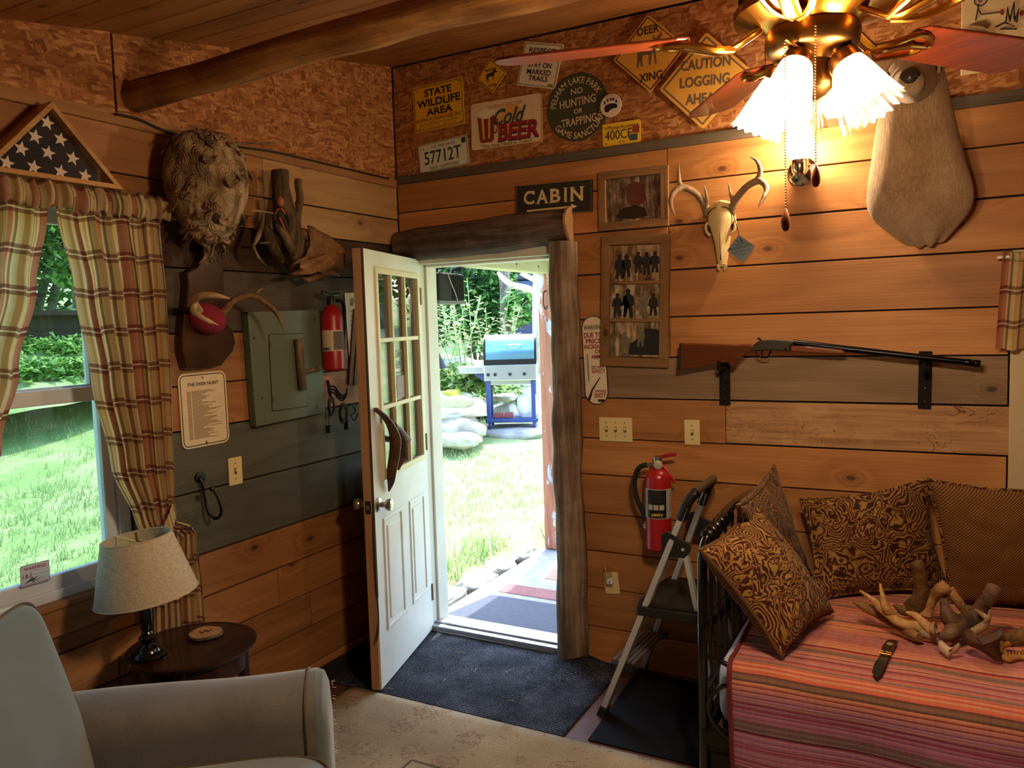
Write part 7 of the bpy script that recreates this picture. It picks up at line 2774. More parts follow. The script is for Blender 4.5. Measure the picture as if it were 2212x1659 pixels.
for k in range(5):
    a = math.radians(A0 + 72 * k)
    u = V((math.cos(a), math.sin(a), 0))
    w_ = V((-math.sin(a), math.cos(a), 0))
    wt = (w_ * math.cos(.20) - V((0, 0, 1)) * math.sin(.20)).normalized()
    nt = u.cross(wt)
    o0 = V((FC.x, FC.y, FZ))
    ol = [(.235, -.045), (.26, -.058), (.45, -.066), (.59, -.068), (.63, -.055), (.645, -.02), (.645, .02), (.63, .055), (.59, .068), (.45, .066), (.26, .058), (.235, .045)]
    bl_ = MB().prism(ol, (o0 + V((0, 0, .006)), u, wt, nt), -.003, .004).build('blade', blade_m, root, smooth=False, bevel=.003)
    ir = MB()
    ir.tube(catmull([o0 + u * .085 + V((0, 0, .022)), o0 + u * .12 + V((0, 0, .0)), o0 + u * .165 + V((0, 0, -.022)), o0 + u * .21 + V((0, 0, -.014)), o0 + u * .255 + V((0, 0, -.002))], 6), .011, 10, flat=(.6, 1.5))
    for sg in (-1, 1):
        ir.tube(catmull([o0 + u * .15 + wt * (sg * .006) + V((0, 0, -.02)), o0 + u * .19 + wt * (sg * .032) + V((0, 0, -.018)), o0 + u * .24 + wt * (sg * .045) + V((0, 0, -.004)), o0 + u * .285 + wt * (sg * .030), o0 + u * .30 + wt * (sg * .008)], 6), .007, 8)
    ir.tube(catmull([o0 + u * .21 + V((0, 0, -.014)), o0 + u * .26 + V((0, 0, -.004)), o0 + u * .31], 6), .010, 8, flat=(.5, 1.3))
    ir.build('blade_iron', brass, root)
# light kit
KC = V((FC.x, FC.y, FZ))
MB().lathe([(.0, .0), (.088, .0), (.09, -.012), (.086, -.035), (.078, -.045), (.05, -.052), (.034, -.06), (.030, -.085), (.036, -.095), (.036, -.115), (.024, -.128), (.010, -.134), (0, -.136)], KC, (0, 0, 1), 44).build('light_fitter', brass_dark, root)
LA = [-18 + 90 * k for k in range(4)]
for k, ad in enumerate(LA):
    a = math.radians(ad)
    u = V((math.cos(a), math.sin(a), 0))
    lit = k != 1
    axd = (u * .50 - V((0, 0, 1)) * .86).normalized()
    n0 = KC + u * .058 + V((0, 0, -.062))
    MB().tube(catmull([KC + u * .02 + V((0, 0, -.05)), KC + u * .045 + V((0, 0, -.05)), n0], 5), .010, 10).build('lamp_arm', brass, root)
    MB().lathe([(.014, -.005), (.028, .0), (.031, .012), (.030, .026), (.024, .026), (0, .02)], n0, axd, 24).build('socket_cup', brass_dark, root)
    prof = [(.028, .010), (.030, .022), (.034, .036), (.038, .055), (.042, .078), (.046, .100), (.050, .118), (.054, .130)]

    def flute(r, h, an, i):
        q = max(0, (i - 2) / 5)
        return r * (1 + .03 * q * math.cos(an * 18)), h + (.003 * math.cos(an * 18) if i == 7 else 0)
    MB().lathe(prof, n0, axd, 112, wob=flute, caps=False).build('glass_shade', frost_glass if lit else clear_shade, root)
    MB().lathe([(0, .02), (.012, .024), (.014, .042), (.023, .062), (.026, .078), (.020, .096), (0, .104)], n0, axd, 18).build('light_bulb', bulb_on if lit else bulb_off, root)
    if lit:
        ld = bpy.data.lights.new('fan_light', 'POINT')
        ld.energy = 13.0
        ld.color = (1.0, .74, .46)
        ld.shadow_soft_size = .035
        lo = bpy.data.objects.new('fan_light', ld)
        COL.objects.link(lo)
        lo.location = n0 + axd * .125
        adopt(lo, root)
for (px, py0, py1, t, m) in ((1697, 150, 452, 1.47, 'l'), (1762, 60, 355, 1.43, 'r')):
    p0, p1 = DP(px, py0, t), DP(px, py1, t)
    p0 = V((p1.x, p1.y, FZ - .03 if m == 'r' else FZ - .05))
    n = int((p0.z - p1.z) / .0052)
    mb = MB()
    for j in range(n):
        mb.lathe([(0, -.0019), (.0016, -.001), (.0019, 0), (.0016, .001), (0, .0019)], p1 + V((0, 0, .0052 * j)), (0, 0, 1), 6)
    mb.build('pull_chain', brass, root)
    if m == 'l':
        MB().tube([p0, V((FC.x, FC.y, p0.z)) + (p0 - V((FC.x, FC.y, p0.z))).normalized() * .07], .003, 6).build('chain_outlet', brass, root)
    MB().lathe([(.002, .0), (.004, -.004), (.007, -.012), (.0085, -.024), (.0075, -.034), (.004, -.040), (0, -.041)], p1, (0, 0, 1), 16).build('chain_pull', stock_wood, root)

# valance of the right-hand window
root = thing('curtain', 'short plaid valance at the right edge of the picture', 'curtain', W(2200, 640, -.07))
zt_, zb_ = W(2190, 552, -.07).z, W(2190, 755, -.07).z
xl_t, xl_b = W(2166, 552, -.07).x, W(2150, 755, -.07).x


def vfn(a, b):
    x = xl_t + (xl_b - xl_t) * b + a * .92
    ph = a * 70
    return V((x, -.062 + .018 * math.sin(ph + .7 * math.sin(ph * .31)), zt_ + (zb_ - zt_) * b + .004 * math.sin(ph * 1.2)))


MB().grid(vfn, 150, 20, uvf=lambda a, b: (a * 1.7, (1 - b) * (zt_ - zb_))).build('valance_panel', plaid, root, ang=3)
MB().grid(lambda a, b: vfn(a, 0) + V((0, -.012 * math.sin(b * PI) - .004 * math.sin(a * 300), .035 * b - .02)), 150, 6, uvf=lambda a, b: (a * 1.7, b * .05)).build('gathered_heading', plaid_thick, root, ang=3, solid=.002)
root = thing('curtain_rod', 'thin white rod carrying the short valance at the right', 'curtain rod', V((3.3, 0, zt_)))
MB().tube([V((xl_t - .012, -.001, zt_ - .003)), V((xl_t - .012, -.045, zt_ - .003)), V((xl_t + .01, -.056, zt_ - .003)), V((3.8, -.056, zt_ - .003)), V((3.81, -.001, zt_ - .003))], .006, 8).build('rod', white_plate, root)
# ------------------------------------------------------------------ outdoors
def gz(x, y):
    h = -.06
    d = max(0.0, y - .35)
    h += .098 * d
    e = max(0.0, -x - .5) if y < 3 else max(0.0, -x - 3.0)
    h += .055 * e
    if -x > 6:
        h += .16 * min(5, -x - 6) * (1 if y < 6 else .4)
    h += .02 * MN.noise(V((x * .8, y * .8, 0)))
    return h


def axis_pts(lo, hi, step0, step1, mid):
    out = [lo]
    while out[-1] < hi:
        s_ = step0 + (step1 - step0) * min(1, abs(out[-1] - mid) / 12)
        out.append(out[-1] + s_)
    return out


xs = axis_pts(-34, 10, .12, 1.6, -1.0)
ys = axis_pts(-16, 30, .12, 1.6, 2.0)
mb = MB()
vs = []
idx = {}
for j, y in enumerate(ys):
    for i, x in enumerate(xs):
        idx[(i, j)] = len(vs)
        z = gz(x, y)
        if (-.21 < x and -5.2 < y < .5) or (.03 < x < 4.2 and y < 2.05 and y > 0):
            z = -.3
        vs.append((x, y, z))
fs = [(idx[i, j], idx[i + 1, j], idx[i + 1, j + 1], idx[i, j + 1]) for j in range(len(ys) - 1) for i in range(len(xs) - 1)]
mb.add(vs, fs)
lawn = mb.build('lawn', ground_m, None, ang=3)
tag(lawn, 'sunlit lawn sloping up around the cabin', 'lawn', None, 'structure')
# grass tufts
random.seed(21)
gm = MB()


def blade(p, h, lean, w):
    d = V((math.cos(lean), math.sin(lean), 0))
    s_ = V((-d.y, d.x, 0)) * w
    a = p + d * h * .25 + V((0, 0, h * .7))
    b = p + d * h * .6 + V((0, 0, h))
    gm.add([p - s_, p + s_, a + s_ * .7, a - s_ * .7, b], [(0, 1, 2, 3), (3, 2, 4)])


def scatter(n, fx, fy, h0, h1, k=5):
    for _ in range(n):
        x, y = fx(), fy()
        if x > -.22 and y < 2.0 and x < 4:
            continue
        if x > -2.9 and y > 3.75 and (x + 1.75) ** 2 + (y - 4.75) ** 2 < .8 or (x + 2.65) ** 2 + (y - 4.3) ** 2 < .55:
            continue
        z = gz(x, y) - .005
        for _ in range(k):
            blade(V((x + random.gauss(0, .03), y + random.gauss(0, .03), z)), random.uniform(h0, h1), random.uniform(0, 2 * PI), random.uniform(.0025, .005))


R_ = random.uniform
scatter(3200, lambda: R_(-3.6, .6), lambda: R_(.5, 4.3), .03, .085)
scatter(1800, lambda: R_(-5, -.35), lambda: R_(-1.8, 1.2), .03, .08)
scatter(2600, lambda: -.6 - 8 * random.random() ** 1.2, lambda: R_(-3.2, 6.5), .04, .10)
for cx, cy, n, r in ((-.5, .95, 60, .15), (-.7, .85, 40, .2), (-.28, 1.35, 30, .12), (-2.35, 4.1, 90, .14), (-2.9, 3.6, 40, .2)):
    scatter(n, lambda: random.gauss(cx, r), lambda: random.gauss(cy, r), .10, .22, 5)
g = gm.build('grass', grass_m, None, smooth=False, fix=False)
tag(g, 'lawn grass blades outside the door and the window', 'grass', None, 'stuff')

# porch slab, kerb stones, pavers, mat
sb = MB().prism([(-.02, .16), (4.0, .16), (4.0, 1.95), (-.02, 1.95)], (V((0, 0, 0)), V((1, 0, 0)), V((0, 1, 0)), V((0, 0, 1))), -.25, -.004).build('porch_slab', concrete, None, smooth=False, bevel=.02)
structure(rebase(sb))
for k, pts in enumerate((((.14, .70), (.62, .70), (.62, .86), (.12, .86)), ((.30, 1.04), (.60, 1.04), (.60, 1.26), (.26, 1.26)), ((.34, 1.42), (.62, 1.42), (.62, 1.56), (.32, 1.56)))):
    slab('paver', ('faded red paver set in the porch floor nearest the rubber mat', 'faded red paver in the porch floor, the second one out from the door', 'faded red paver in the porch floor farthest from the door')[k], 'paver', pts, -.012, .0, brick_m, .004)
slab('door_mat', 'dark rubber mat just outside the threshold', 'mat', [(.05, .185), (.98, .185), (.98, .62), (.14, .62)], -.004, .007, mat_out)


def rock(name, label, c, sx, sy, sz, mat, seed, cat='stone', group=None, parent=None, flat=False):
    bm = bmesh.new()
    bmesh.ops.create_icosphere(bm, subdivisions=4, radius=1)
    for v in bm.verts:
        n = v.co.normalized()
        k = 1 + .22 * MN.noise(n * 1.6 + V((seed, seed, 0))) + .08 * MN.noise(n * 5 + V((seed, 0, 0)))
        q = V((math.copysign(abs(n.x) ** .75, n.x), math.copysign(abs(n.y) ** .75, n.y), math.copysign(abs(n.z) ** (.5 if flat else .8), n.z)))
        v.co = V((q.x * sx, q.y * sy, q.z * sz)) * k
    me = bpy.data.meshes.new(name)
    bm.to_mesh(me)
    bm.free()
    me.materials.append(mat)
    for p in me.polygons:
        p.use_smooth = True
    me.transform(Matrix.Translation(V(c)))
    o = bpy.data.objects.new(name, me)
    COL.objects.link(o)
    if parent:
        adopt(o, parent)
        return o
    tag(o, label, cat, group)
    return rebase(o)


for k, (x, y, sx, sy) in enumerate(((-.13, .48, .10, .20), (-.12, .88, .095, .17), (-.14, 1.22, .10, .15), (-.12, 1.55, .09, .16))):
    lab = ('kerb stone along the porch edge closest to the door', 'second kerb stone from the door along the porch edge', 'third kerb stone from the door along the porch edge', 'kerb stone along the porch edge beside the peeling post')[k]
    rock('kerb_stone', lab, (x, y, -.03), sx, sy, .055, stone_m, k * 3.3, group='kerb stones of the porch')

# porch post, beam, brackets, roof
root = thing('porch_post', 'porch post with peeling orange-brown and white paint', 'post', V((.065, 1.70, 0)))
pp = MB().box((.005, 1.655, 0), (.13, 1.76, 2.03)).build('post_shaft', peel_post, root, smooth=False, bevel=.008)
hk = catmull([V((.07, 1.654, 1.90)), V((.07, 1.62, 1.88)), V((.072, 1.61, 1.80)), V((.085, 1.612, 1.765)), V((.098, 1.615, 1.79))], 6)
MB().tube(hk, .0045, 8).build('wire_hook', black_iron, root)
root = thing('porch_beam', 'cream painted beam running out from the cabin wall to the peeling post', 'beam', V((.05, .9, 2.0)))
MB().box((-.005, .165, 2.02), (.10, 1.80, 2.15)).build('beam', beam_cream, root, smooth=False, bevel=.006)
MB().box((-.012, .165, 2.105), (.11, 1.82, 2.145)).build('beam_moulding', beam_cream, root, smooth=False, bevel=.004)
for k in range(4):
    MB().lathe([(.008, 0), (.006, .002), (0, .002)], V((-.005 + .105, .5 + k * .33, 2.06)), (1, 0, 0), 10).build('bolt_hole', ink_black, root)
pr = thing('porch_roof', 'dark slatted porch roof over the slab', 'roof', V((2.0, 1.0, 2.2)))
mb = MB()
for k in range(44):
    x = .13 + k * .09
    mb.box((x, .17, 2.17), (x + .035, 2.0, 2.21))
mb.build('roof_slats', beam_cream, pr, smooth=False)
MB().box((-.02, .165, 2.215), (4.3, 2.05, 2.26)).build('roof_boards', roof_dark, pr, smooth=False)
MB().box((.11, 1.70, 2.03), (4.1, 1.80, 2.15)).build('front_beam', beam_cream, pr, smooth=False)
MB().box((3.9, 1.66, -.0), (4.02, 1.78, 2.03)).build('far_post', peel_post, pr, smooth=False)
# black outdoor speaker hanging from the beam
q0, q1 = L(922, 600, -.06), L(982, 642, -.06)
cx = V((-.07, (q0.y + q1.y) / 2 + .02, (q0.z + q1.z) / 2))
root = thing('outdoor_speaker', 'black ribbed box speaker hanging under the porch beam', 'speaker', cx)
hw, hh, hd_ = .15, .085, .075
mb = MB().box((-hd_, -hw, -hh), (hd_, hw, hh), 0, (cx, V((1, 0, 0)), V((0, 1, 0)), V((0, 0, 1))))
mb.build('speaker_box', black_rubber, root, smooth=False, bevel=.02, bseg=3)
for k in range(7):
    MB().box((-hd_ - .004, -hw + .15 + k * .02, -hh + .015), (hd_ + .004, -hw + .156 + k * .02, hh - .015), 0, (cx, V((1, 0, 0)), V((0, 1, 0)), V((0, 0, 1)))).build('rib', black_rubber, root, smooth=False)
MB().box((-hd_ - .003, -hw - .003, -hh - .012), (hd_ + .003, hw + .003, -hh + .008), 0, (cx, V((1, 0, 0)), V((0, 1, 0)), V((0, 0, 1)))).build('bottom_lip', plain('grey_lip', '#4a4a45', .5, var=.05), root, smooth=False, bevel=.004)
for dy in (-.09, .09):
    MB().tube([cx + V((.02, dy, hh - .01)), cx + V((.03, dy, hh + .03)), V((.02, cx.y + dy, 2.022))], [.02, .014, .022], 10).build('hanger', black_plastic, root)
MB().tube(catmull([cx + V((hd_, -.05, .09)), cx + V((hd_ + .01, -.03, .03)), cx + V((hd_ + .006, .02, -.03)), cx + V((hd_ + .004, .05, -.08))], 5), .003, 6).build('power_cord', paper_white, root)

# grill on its stone, gas bottle, bricks
GC = DP(1107, 925, 9.3)
GX = (CR - V((0, 0, CR.z))).normalized()
GX = (GX * math.cos(.06) - V((-GX.y, GX.x, 0)) * math.sin(.06)).normalized()
GY = V((-GX.y, GX.x, 0))
G0 = (V((GC.x, GC.y, GC.z)), GX, GY, V((0, 0, 1)))
px_m = 9.3 / F_PX


def gl(px, py):
    return ((px - 1107) * px_m, (925 - py) * px_m)


root = thing('gas_grill', 'gas grill with a shiny blue lid on a navy cart', 'grill', GC)
lx, rx = gl(1049, 0)[0], gl(1163, 0)[0]
dpt = .46
zt0, zt1 = gl(0, 785)[1], gl(0, 723)[1]
# lid: half-barrel
mb = MB()
n = 18
vs, fs = [], []
prof = []
for k in range(n + 1):
    a = PI * k / n
    prof.append((dpt / 2 - dpt / 2 * math.cos(a), zt0 + (zt1 - zt0) * math.sin(a) ** .7))
for x in (lx + .02, rx - .02):
    for (yy, zz) in prof:
        vs.append(G0[0] + GX * x + GY * yy + V((0, 0, zz)))
for k in range(n):
    fs.append((k, k + 1, n + 2 + k, n + 1 + k))
mb.add(vs, fs + [tuple(range(n + 1)), tuple(reversed(range(n + 1, 2 * n + 2)))])
mb.build('lid', grill_lid, root, ang=.9)
for x in (lx, rx - .025):
    vs = []
    for xx in (x, x + .025):
        for (yy, zz) in prof:
            vs.append(G0[0] + GX * xx + GY * (yy * 1.02 - .005) + V((0, 0, zz + .008)))
    MB().add(vs, [(k, k + 1, n + 2 + k, n + 1 + k) for k in range(n)] + [tuple(range(n + 1)), tuple(reversed(range(n + 1, 2 * n + 2)))]).build('lid_end', black_iron, root, ang=.9)
hzv = gl(0, 745)[1]
MB().tube(catmull([G0[0] + GX * x + GY * (-.005 - e) + V((0, 0, hzv)) for x, e in ((-.05, -.03), (-.03, .04), (.04, .045), (.11, .04), (.13, -.03))], 6), .011, 10).build('lid_handle', grill_steel, root)
MB().box((lx, -.01, gl(0, 787)[1] - .0), (rx, .02, gl(0, 776)[1]), 0, G0).build('lid_rim', black_iron, root, smooth=False, bevel=.004)
MB().box((lx, .0, gl(0, 822)[1]), (rx, dpt, gl(0, 787)[1]), 0, G0).build('control_panel', grill_steel, root, smooth=False, bevel=.01)
MB().box((lx + .06, .05, gl(0, 832)[1]), (rx - .06, dpt - .04, gl(0, 822)[1]), 0, G0).build('fire_box', grill_steel, root, smooth=False, bevel=.01)
for px in (1058, 1073, 1105, 1136):
    x, z = gl(px, 808)
    MB().lathe([(.02, 0), (.02, .01), (.013, .012), (.012, .03), (0, .03)], G0[0] + GX * x + V((0, 0, z)), -GY, 14).build('knob', black_plastic, root)
sx0 = gl(988, 0)[0]
MB().prism([(sx0 + .04, .0), (lx, .0), (lx, dpt - .05), (sx0 + .04, dpt - .05), (sx0, .12)], G0, gl(0, 805)[1], gl(0, 790)[1]).build('side_shelf', grill_steel, root, smooth=False, bevel=.008)
MB().prism([(sx0 + .2, gl(0, 806)[1]), (lx, gl(0, 806)[1]), (lx, gl(0, 824)[1])], (G0[0] + GY * .04, GX, V((0, 0, 1)), GY), 0, .03).build('shelf_bracket', grill_blue, root, smooth=False)
for x in (lx + .04, rx - .05):
    for yy in (.04, dpt - .06):
        MB().box((x - .025, yy - .02, .06), (x + .025, yy + .02, gl(0, 820)[1]), 0, G0).build('cart_leg', grill_blue, root, smooth=False, bevel=.005)
MB().box((lx, .0, .065), (rx, dpt, .115), 0, G0).build('cart_shelf', grill_blue, root, smooth=False, bevel=.006)
for x in (lx + .05, rx - .05):
    for yy in (.05, dpt - .05):
        MB().lathe([(.0, -.02), (.045, -.018), (.05, 0), (.045, .018), (0, .02)], G0[0] + GX * x + GY * yy + V((0, 0, .038)), GX, 18).build('caster', grill_blue, root)
tc = gl(1140, 0)[0]
TC_ = G0[0] + GX * tc + GY * .21
root = thing('gas_bottle', 'white gas bottle standing on the grill cart', 'gas bottle', TC_ + V((0, 0, .115)))
MB().lathe([(a * .85, b * .85) for a, b in [(.10, 0), (.12, .0), (.12, .02), (.145, .05), (.152, .09), (.152, .24), (.135, .29), (.09, .315), (.05, .325), (0, .325)]], TC_ + V((0, 0, .117)), (0, 0, 1), 36).build('bottle_body', tank_white, root)
MB().lathe([(a * .85, b * .85) for a, b in [(.072, .31), (.078, .37), (.078, .42), (.072, .42), (.068, .37), (.064, .315)]], TC_ + V((0, 0, .117)), (0, 0, 1), 30, caps=False).build('collar', tank_white, root)
MB().tube([TC_ + V((0, 0, .39)), TC_ + V((0, 0, .455))], .02, 10).build('valve', hinge_metal, root)
for k, px in enumerate((1076, 1098)):
    x, _ = gl(px, 0)
    rr = MB().box((x - .05, .06, .117), (x + .052, .2, .17), 0, G0).build('brick', brick_red, None, smooth=False, bevel=.006)
    rebase(tag(rr, ('left red brick of the two on the grill cart', 'right red brick of the two on the grill cart')[k], 'brick', 'bricks on the grill cart'))

# stones and wall
rock('flat_stone', 'broad pale slab under the gas grill', G0[0] + GX * .05 + GY * .2 + V((0, 0, -.085)), .62, .40, .085, stone_m, 8.0, flat=True)


def at(px, py, t):
    return DP(px, py, t)


big = (('mossy_stone', 'top stone left of the grill with bright yellow-green moss', (958, 870), 9.3, .36, .28, .13, moss_m, 1.0), ('ledge_stone', 'flat pale ledge stone beneath the mossy stone', (965, 893), 9.0, .42, .32, .07, stone_m, 2.5),
       ('base_stone', 'large grey boulder at the bottom of the stone steps', (965, 925), 8.9, .42, .30, .17, stone_m, 4.1), ('low_stone', 'low rounded stone at the lawn edge by the boulder', (985, 950), 8.6, .28, .22, .09, stone_m, 6.6),
       ('garden_stone', 'small stone on the bank behind the gas bottle', (1090, 858), 10.3, .16, .14, .05, stone_m, 7.7), ('garden_stone', 'rounded bank stone seen under the grill cart', (1092, 893), 10.3, .16, .14, .12, stone_m, 9.7))
for nm, lab, p, t, sx, sy, sz, m, sd in big:
    rock(nm, lab, at(*p, t), sx, sy, sz, m, sd)
ms = [o for o in SC.objects if o.name == 'mossy_stone'][0]
mo = rock('moss', None, at(974, 858, 9.2), .11, .14, .09, moss_top, 3.0, parent=ms)
mo.parent = ms
mo.matrix_parent_inverse = Matrix.Translation(-V(ms.location))
# stone retaining bank behind
bk_ = MB().grid(lambda a, b: at(880 + a * 420, 905 - b * 130, 10.2 + 2.2 * b) + V((0, 0, .12 * MN.noise(V((a * 9, b * 9, 0))))), 60, 20).build('stone_bank', stone_m, None, ang=3)
tag(bk_, 'rubble stone bank rising behind the gas grill', 'bank', None, 'structure')


# plants
def leafy(name, label, c, rx, ry, rz, n, mats, size, seed, stems=6, kind='shrub', group=None):
    random.seed(seed)
    root = thing(name, label, kind, V((c[0], c[1], c[2] - rz)), group)
    mbs = [MB() for _ in mats]
    for _ in range(n):
        while True:
            p = V((R_(-1, 1), R_(-1, 1), R_(-1, 1)))
            if .25 < p.length < 1:
                break
        lump = .8 + .3 * MN.noise(p.normalized() * 2.3 + V((seed, 0, 0)))
        p = V((p.x * rx, p.y * ry, p.z * rz)) * lump + V(c)
        d = V((R_(-1, 1), R_(-1, 1), R_(-.9, .2))).normalized()
        s_ = d.cross(V((0, 0, 1)))
        s_ = s_.normalized() if s_.length > .05 else V((1, 0, 0))
        L_ = size * R_(.6, 1.25)
        nn_ = d.cross(s_) * L_ * .12
        mb = random.choice(mbs)
        mb.add([p, p + d * L_ * .45 + s_ * L_ * .3 + nn_, p + d * L_, p + d * L_ * .45 - s_ * L_ * .3 + nn_], [(0, 1, 2), (0, 2, 3)])
    for mb, m in zip(mbs, mats):
        if mb.v:
            mb.build('foliage', m, root, smooth=False, fix=False)
    sm = MB()
    for _ in range(stems):
        e = V(c) + V((R_(-.6, .6) * rx, R_(-.6, .6) * ry, R_(0, .6) * rz))
        b = V((c[0] + R_(-.15, .15) * rx, c[1] + R_(-.15, .15) * ry, c[2] - rz))
        sm.tube(catmull([b, (b + e) / 2 + V((R_(-.1, .1), R_(-.1, .1), .1)), e], 4), [.03 * rz] * 9, 6)
    if stems:
        sm.build('stem', bark_m, root)
    return root


leafy('tree', 'broad-leaved green tree behind the grill', at(1028, 628, 14.2), 1.45, 1.1, 1.25, 4600, [leaf_green, leaf_dark], .17, 5, 5, 'tree')
leafy('shrub', 'dark leafy shrub at the left of the doorway view', at(935, 660, 12.6), .7, .6, .7, 2000, [leaf_dark, leaf_green], .12, 9, 5)
leafy('tree', 'tall dark tree filling the gap above the porch beam view', at(960, 560, 18.5), 2.6, 1.6, 2.1, 4200, [leaf_dark, leaf_green], .22, 15, 5, 'tree')
leafy('shrub', 'leafy branch hanging in front of the slate-blue bin', at(1125, 660, 11.6), .32, .3, .35, 420, [leaf_green], .13, 19, 3)
leafy('ground_cover', 'pale leafy ground cover on the bank beside the grill shelf', at(985, 815, 10.0), .85, .5, .24, 1700, [leaf_fern, leaf_pale], .12, 23, 0, 'plant')
leafy('ground_cover', 'ground cover leaves on the bank behind the gas bottle', at(1090, 850, 11.0), .6, .4, .18, 900, [leaf_fern, leaf_pale], .11, 29, 0, 'plant')


def stalks(name, label, base, n, h, spread, mat, seed):
    random.seed(seed)
    root = thing(name, label, 'plant', V(base))
    sm, lf_ = MB(), MB()
    for _ in range(n):
        b = V(base) + V((random.gauss(0, spread), random.gauss(0, spread), 0))
        hh = h * R_(.65, 1.1)
        t = b + V((R_(-.3, .3), R_(-.3, .3), hh))
        sm.tube([b, (b + t) / 2 + V((.02, 0, 0)), t], .006, 5)
        m = 16
        for k in range(m):
            q = b + (t - b) * (.2 + .8 * k / m)
            a = k * 2.4
            d = V((math.cos(a), math.sin(a), .25)).normalized()
            s_ = V((-math.sin(a), math.cos(a), 0))
            L_ = .18 * R_(.7, 1.1) * (1.1 - .5 * k / m)
            lf_.add([q, q + d * L_ * .5 + s_ * L_ * .17, q + d * L_, q + d * L_ * .5 - s_ * L_ * .17], [(0, 1, 2), (0, 2, 3)])
    sm.build('stem', mat, root)
    lf_.build('foliage', mat, root, smooth=False, fix=False)


stalks('willowherb', 'tall pale-leaved weeds left of the grill lid', at(985, 800, 10.2), 14, 1.1, .28, leaf_pale, 31)
stalks('willowherb', 'single tall pale weed just above the grill lid, left part', at(1020, 765, 10.6), 5, .75, .15, leaf_pale, 33)
stalks('willowherb', 'pale weed rising behind the right half of the grill lid', at(1092, 760, 10.8), 4, .65, .12, leaf_pale, 37)
stalks('willowherb', 'pale weeds at the far left of the doorway view', at(945, 745, 10.6), 6, .8, .15, leaf_pale, 39)
# bin, post and branches, shed
bp = at(1142, 715, 12.2)
root = thing('wheeled_bin', 'slate-blue bin standing behind the grill', 'bin', bp + V((0, 0, -.25)))
bfr = (bp, GX, GY, V((0, 0, 1)))
MB().prism([(-.22, -.25), (.30, -.25), (.31, .78), (-.16, .78), (-.18, .62)], (bp, GX, V((0, 0, 1)), GY), 0, .55).build('bin_body', bin_blue, root, smooth=False, bevel=.02)
MB().box((-.12, -.02, .55), (.2, .01, .60), 0, bfr).build('bin_handle', bin_blue, root, smooth=False, bevel=.01)
MB().prism([(-.18, .79), (.33, .79), (.30, .92), (-.10, .92)], (bp - GY * .03, GX, V((0, 0, 1)), GY), 0, .62).build('bin_lid', plain('dark_bin_lid', '#2b2f3c', .5, var=.05), root, smooth=False, bevel=.02)
b0 = at(1092, 730, 11.8)
root = thing('dead_trunk', 'grey dead trunk standing behind the grill lid', 'trunk', b0)
MB().tube(catmull([b0 + V((0, 0, -.4)), b0 + V((0.02, 0, .3)), at(1090, 600, 11.8), at(1086, 560, 11.8)], 6), lerpl([.10, .085, .08, .07], 19), 12).build('trunk', bark_m, root)
b0 = at(1160, 720, 10.6)
root = thing('birch_tree', 'pale birch trunk with bent branches beside the peeling post', 'tree', b0 + V((0, 0, -.5)))
MB().tube(catmull([b0 + V((0, 0, -.6)), at(1161, 650, 10.6), at(1162, 600, 10.6), at(1160, 540, 10.6)], 6), lerpl([.075, .07, .065, .06], 19), 12).build('trunk', birch_m, root)
MB().tube(catmull([at(1160, 632, 10.6), at(1135, 622, 10.5), at(1105, 615, 10.4), at(1085, 600, 10.4), at(1075, 588, 10.4)], 6), lerpl([.05, .045, .04, .035, .02], 25), 10).build('branch', birch_m, root)
MB().tube(catmull([at(1160, 606, 10.6), at(1145, 600, 10.5), at(1125, 590, 10.5)], 6), lerpl([.04, .035, .03], 13), 10).build('branch', birch_m, root)
# black cast iron bell on a bracket at the left
q = at(940, 785, 9.6)
root = thing('garden_bell', 'black bell and scroll bracket half hidden by the open door', 'bell', q)
MB().lathe([(.14, -.06), (.12, -.02), (.085, .06), (.06, .12), (.03, .15), (0, .155)], q, (0, 0, 1), 24).build('bell', black_iron, root)
MB().tube(catmull([q + V((0, 0, .15)), q + V((0, 0, .24)), q + V((0, 0, .34))], 4), .014, 8).build('hanger', black_iron, root)
MB().tube([q + GX * (.05 * math.cos(a)) + V((0, 0, .28 + .07 * math.sin(a))) for a in [2 * PI * k / 20 for k in range(20)]], .010, 8, closed=True).build('scroll', black_iron, root)
MB().bar(q + GX * -.12 + V((0, 0, .37)), q + GX * .13 + V((0, 0, .37)), .03, .025).build('bracket_bar', black_iron, root, smooth=False)

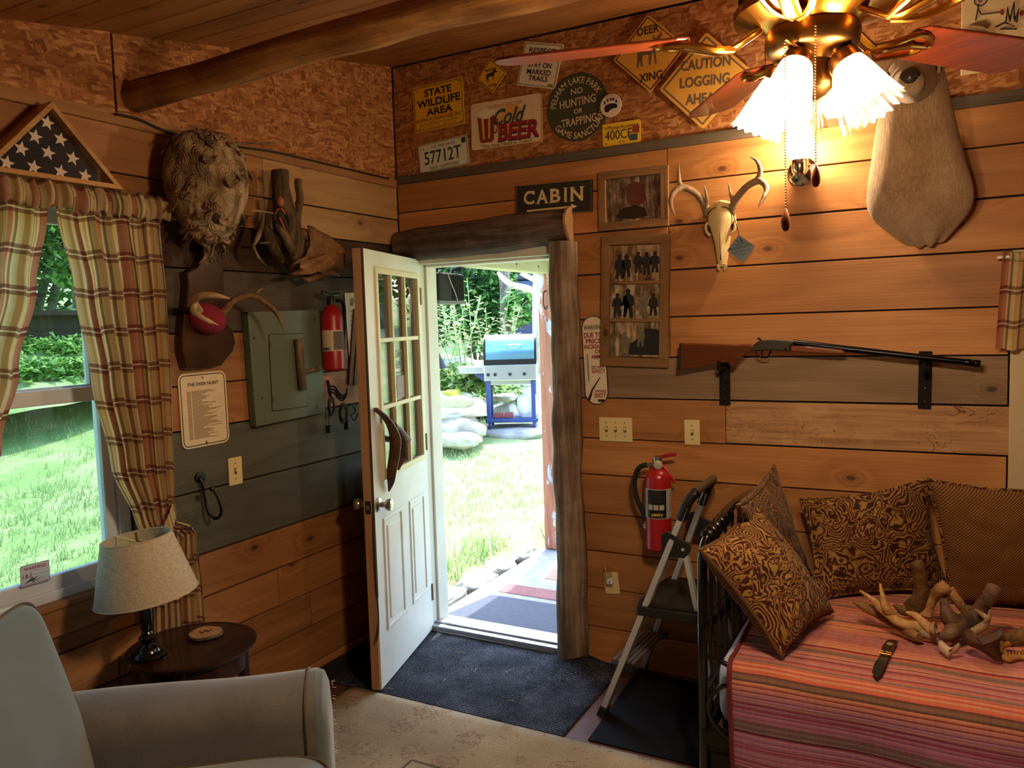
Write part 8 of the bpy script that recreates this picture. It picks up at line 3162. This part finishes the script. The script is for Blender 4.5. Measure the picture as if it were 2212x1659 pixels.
# beyond the left window: bank with ferns, dark shed, trees
bank = MB().grid(lambda a, b: V((-6.6 - 2.2 * b - .25 * math.sin(a * 9), -2.0 + 7.2 * a, .72 + .28 * a + .62 * b ** .7 + .06 * MN.noise(V((a * 14, b * 6, 0))))), 60, 16).build('grass_bank', ground_m, None, ang=3)
tag(bank, 'grassy bank beyond the left window', 'bank', None, 'structure')
leafy('ferns', 'ferns covering the front of the bank beyond the left window', (-7.3, 1.9, 1.25), .5, 2.6, .28, 2600, [leaf_fern, leaf_green], .13, 47, 0, 'plant')
leafy('ferns', 'ferns along the top of the bank below the dark shed', (-8.5, 2.6, 1.55), .4, 2.8, .22, 1800, [leaf_fern, leaf_green], .13, 48, 0, 'plant')
root = thing('shed', 'dark low shed behind the bank beyond the left window', 'shed', V((-11.5, 3.5, .9)))
MB().box((-13, .5, .7), (-11, 8.6, 2.05)).build('shed_wall', wall_dark, root, smooth=False)
MB().box((-13.2, .2, 2.05), (-10.7, 8.9, 2.13)).build('shed_roof', roof_dark, root, smooth=False)
leafy('tree', 'leafy tree overhanging the top of the left window view', (-9.6, 3.3, 3.5), 1.0, 2.6, 1.25, 3600, [leaf_green, leaf_dark], .19, 41, 6, 'tree')
leafy('tree', 'dark tree behind the shed at the left of the window view', (-16.5, 1.0, 4.6), 2.0, 2.6, 3.2, 3000, [leaf_dark, leaf_green], .28, 43, 6, 'tree')
leafy('tree', 'bushy green tree behind the right end of the shed', (-16.0, 7.2, 4.4), 2.0, 3.0, 3.2, 3000, [leaf_green, leaf_dark], .28, 45, 6, 'tree')
for k in range(7):
    leafy('tree', 'woodland tree far beyond the lawn', (-17 + 4.9 * k, 19.5 - .5 * k, 5.0), 2.3, 2.0, 4.4, 1500, [leaf_dark, leaf_green], .38, 60 + k, 2, 'tree', 'far woodland trees')
for k in range(5):
    leafy('tree', 'woodland tree far beyond the lawn', (-23.5, -7 + 5.2 * k, 6.4), 2.4, 2.5, 4.6, 1500, [leaf_dark, leaf_green], .38, 80 + k, 2, 'tree', 'far woodland trees')
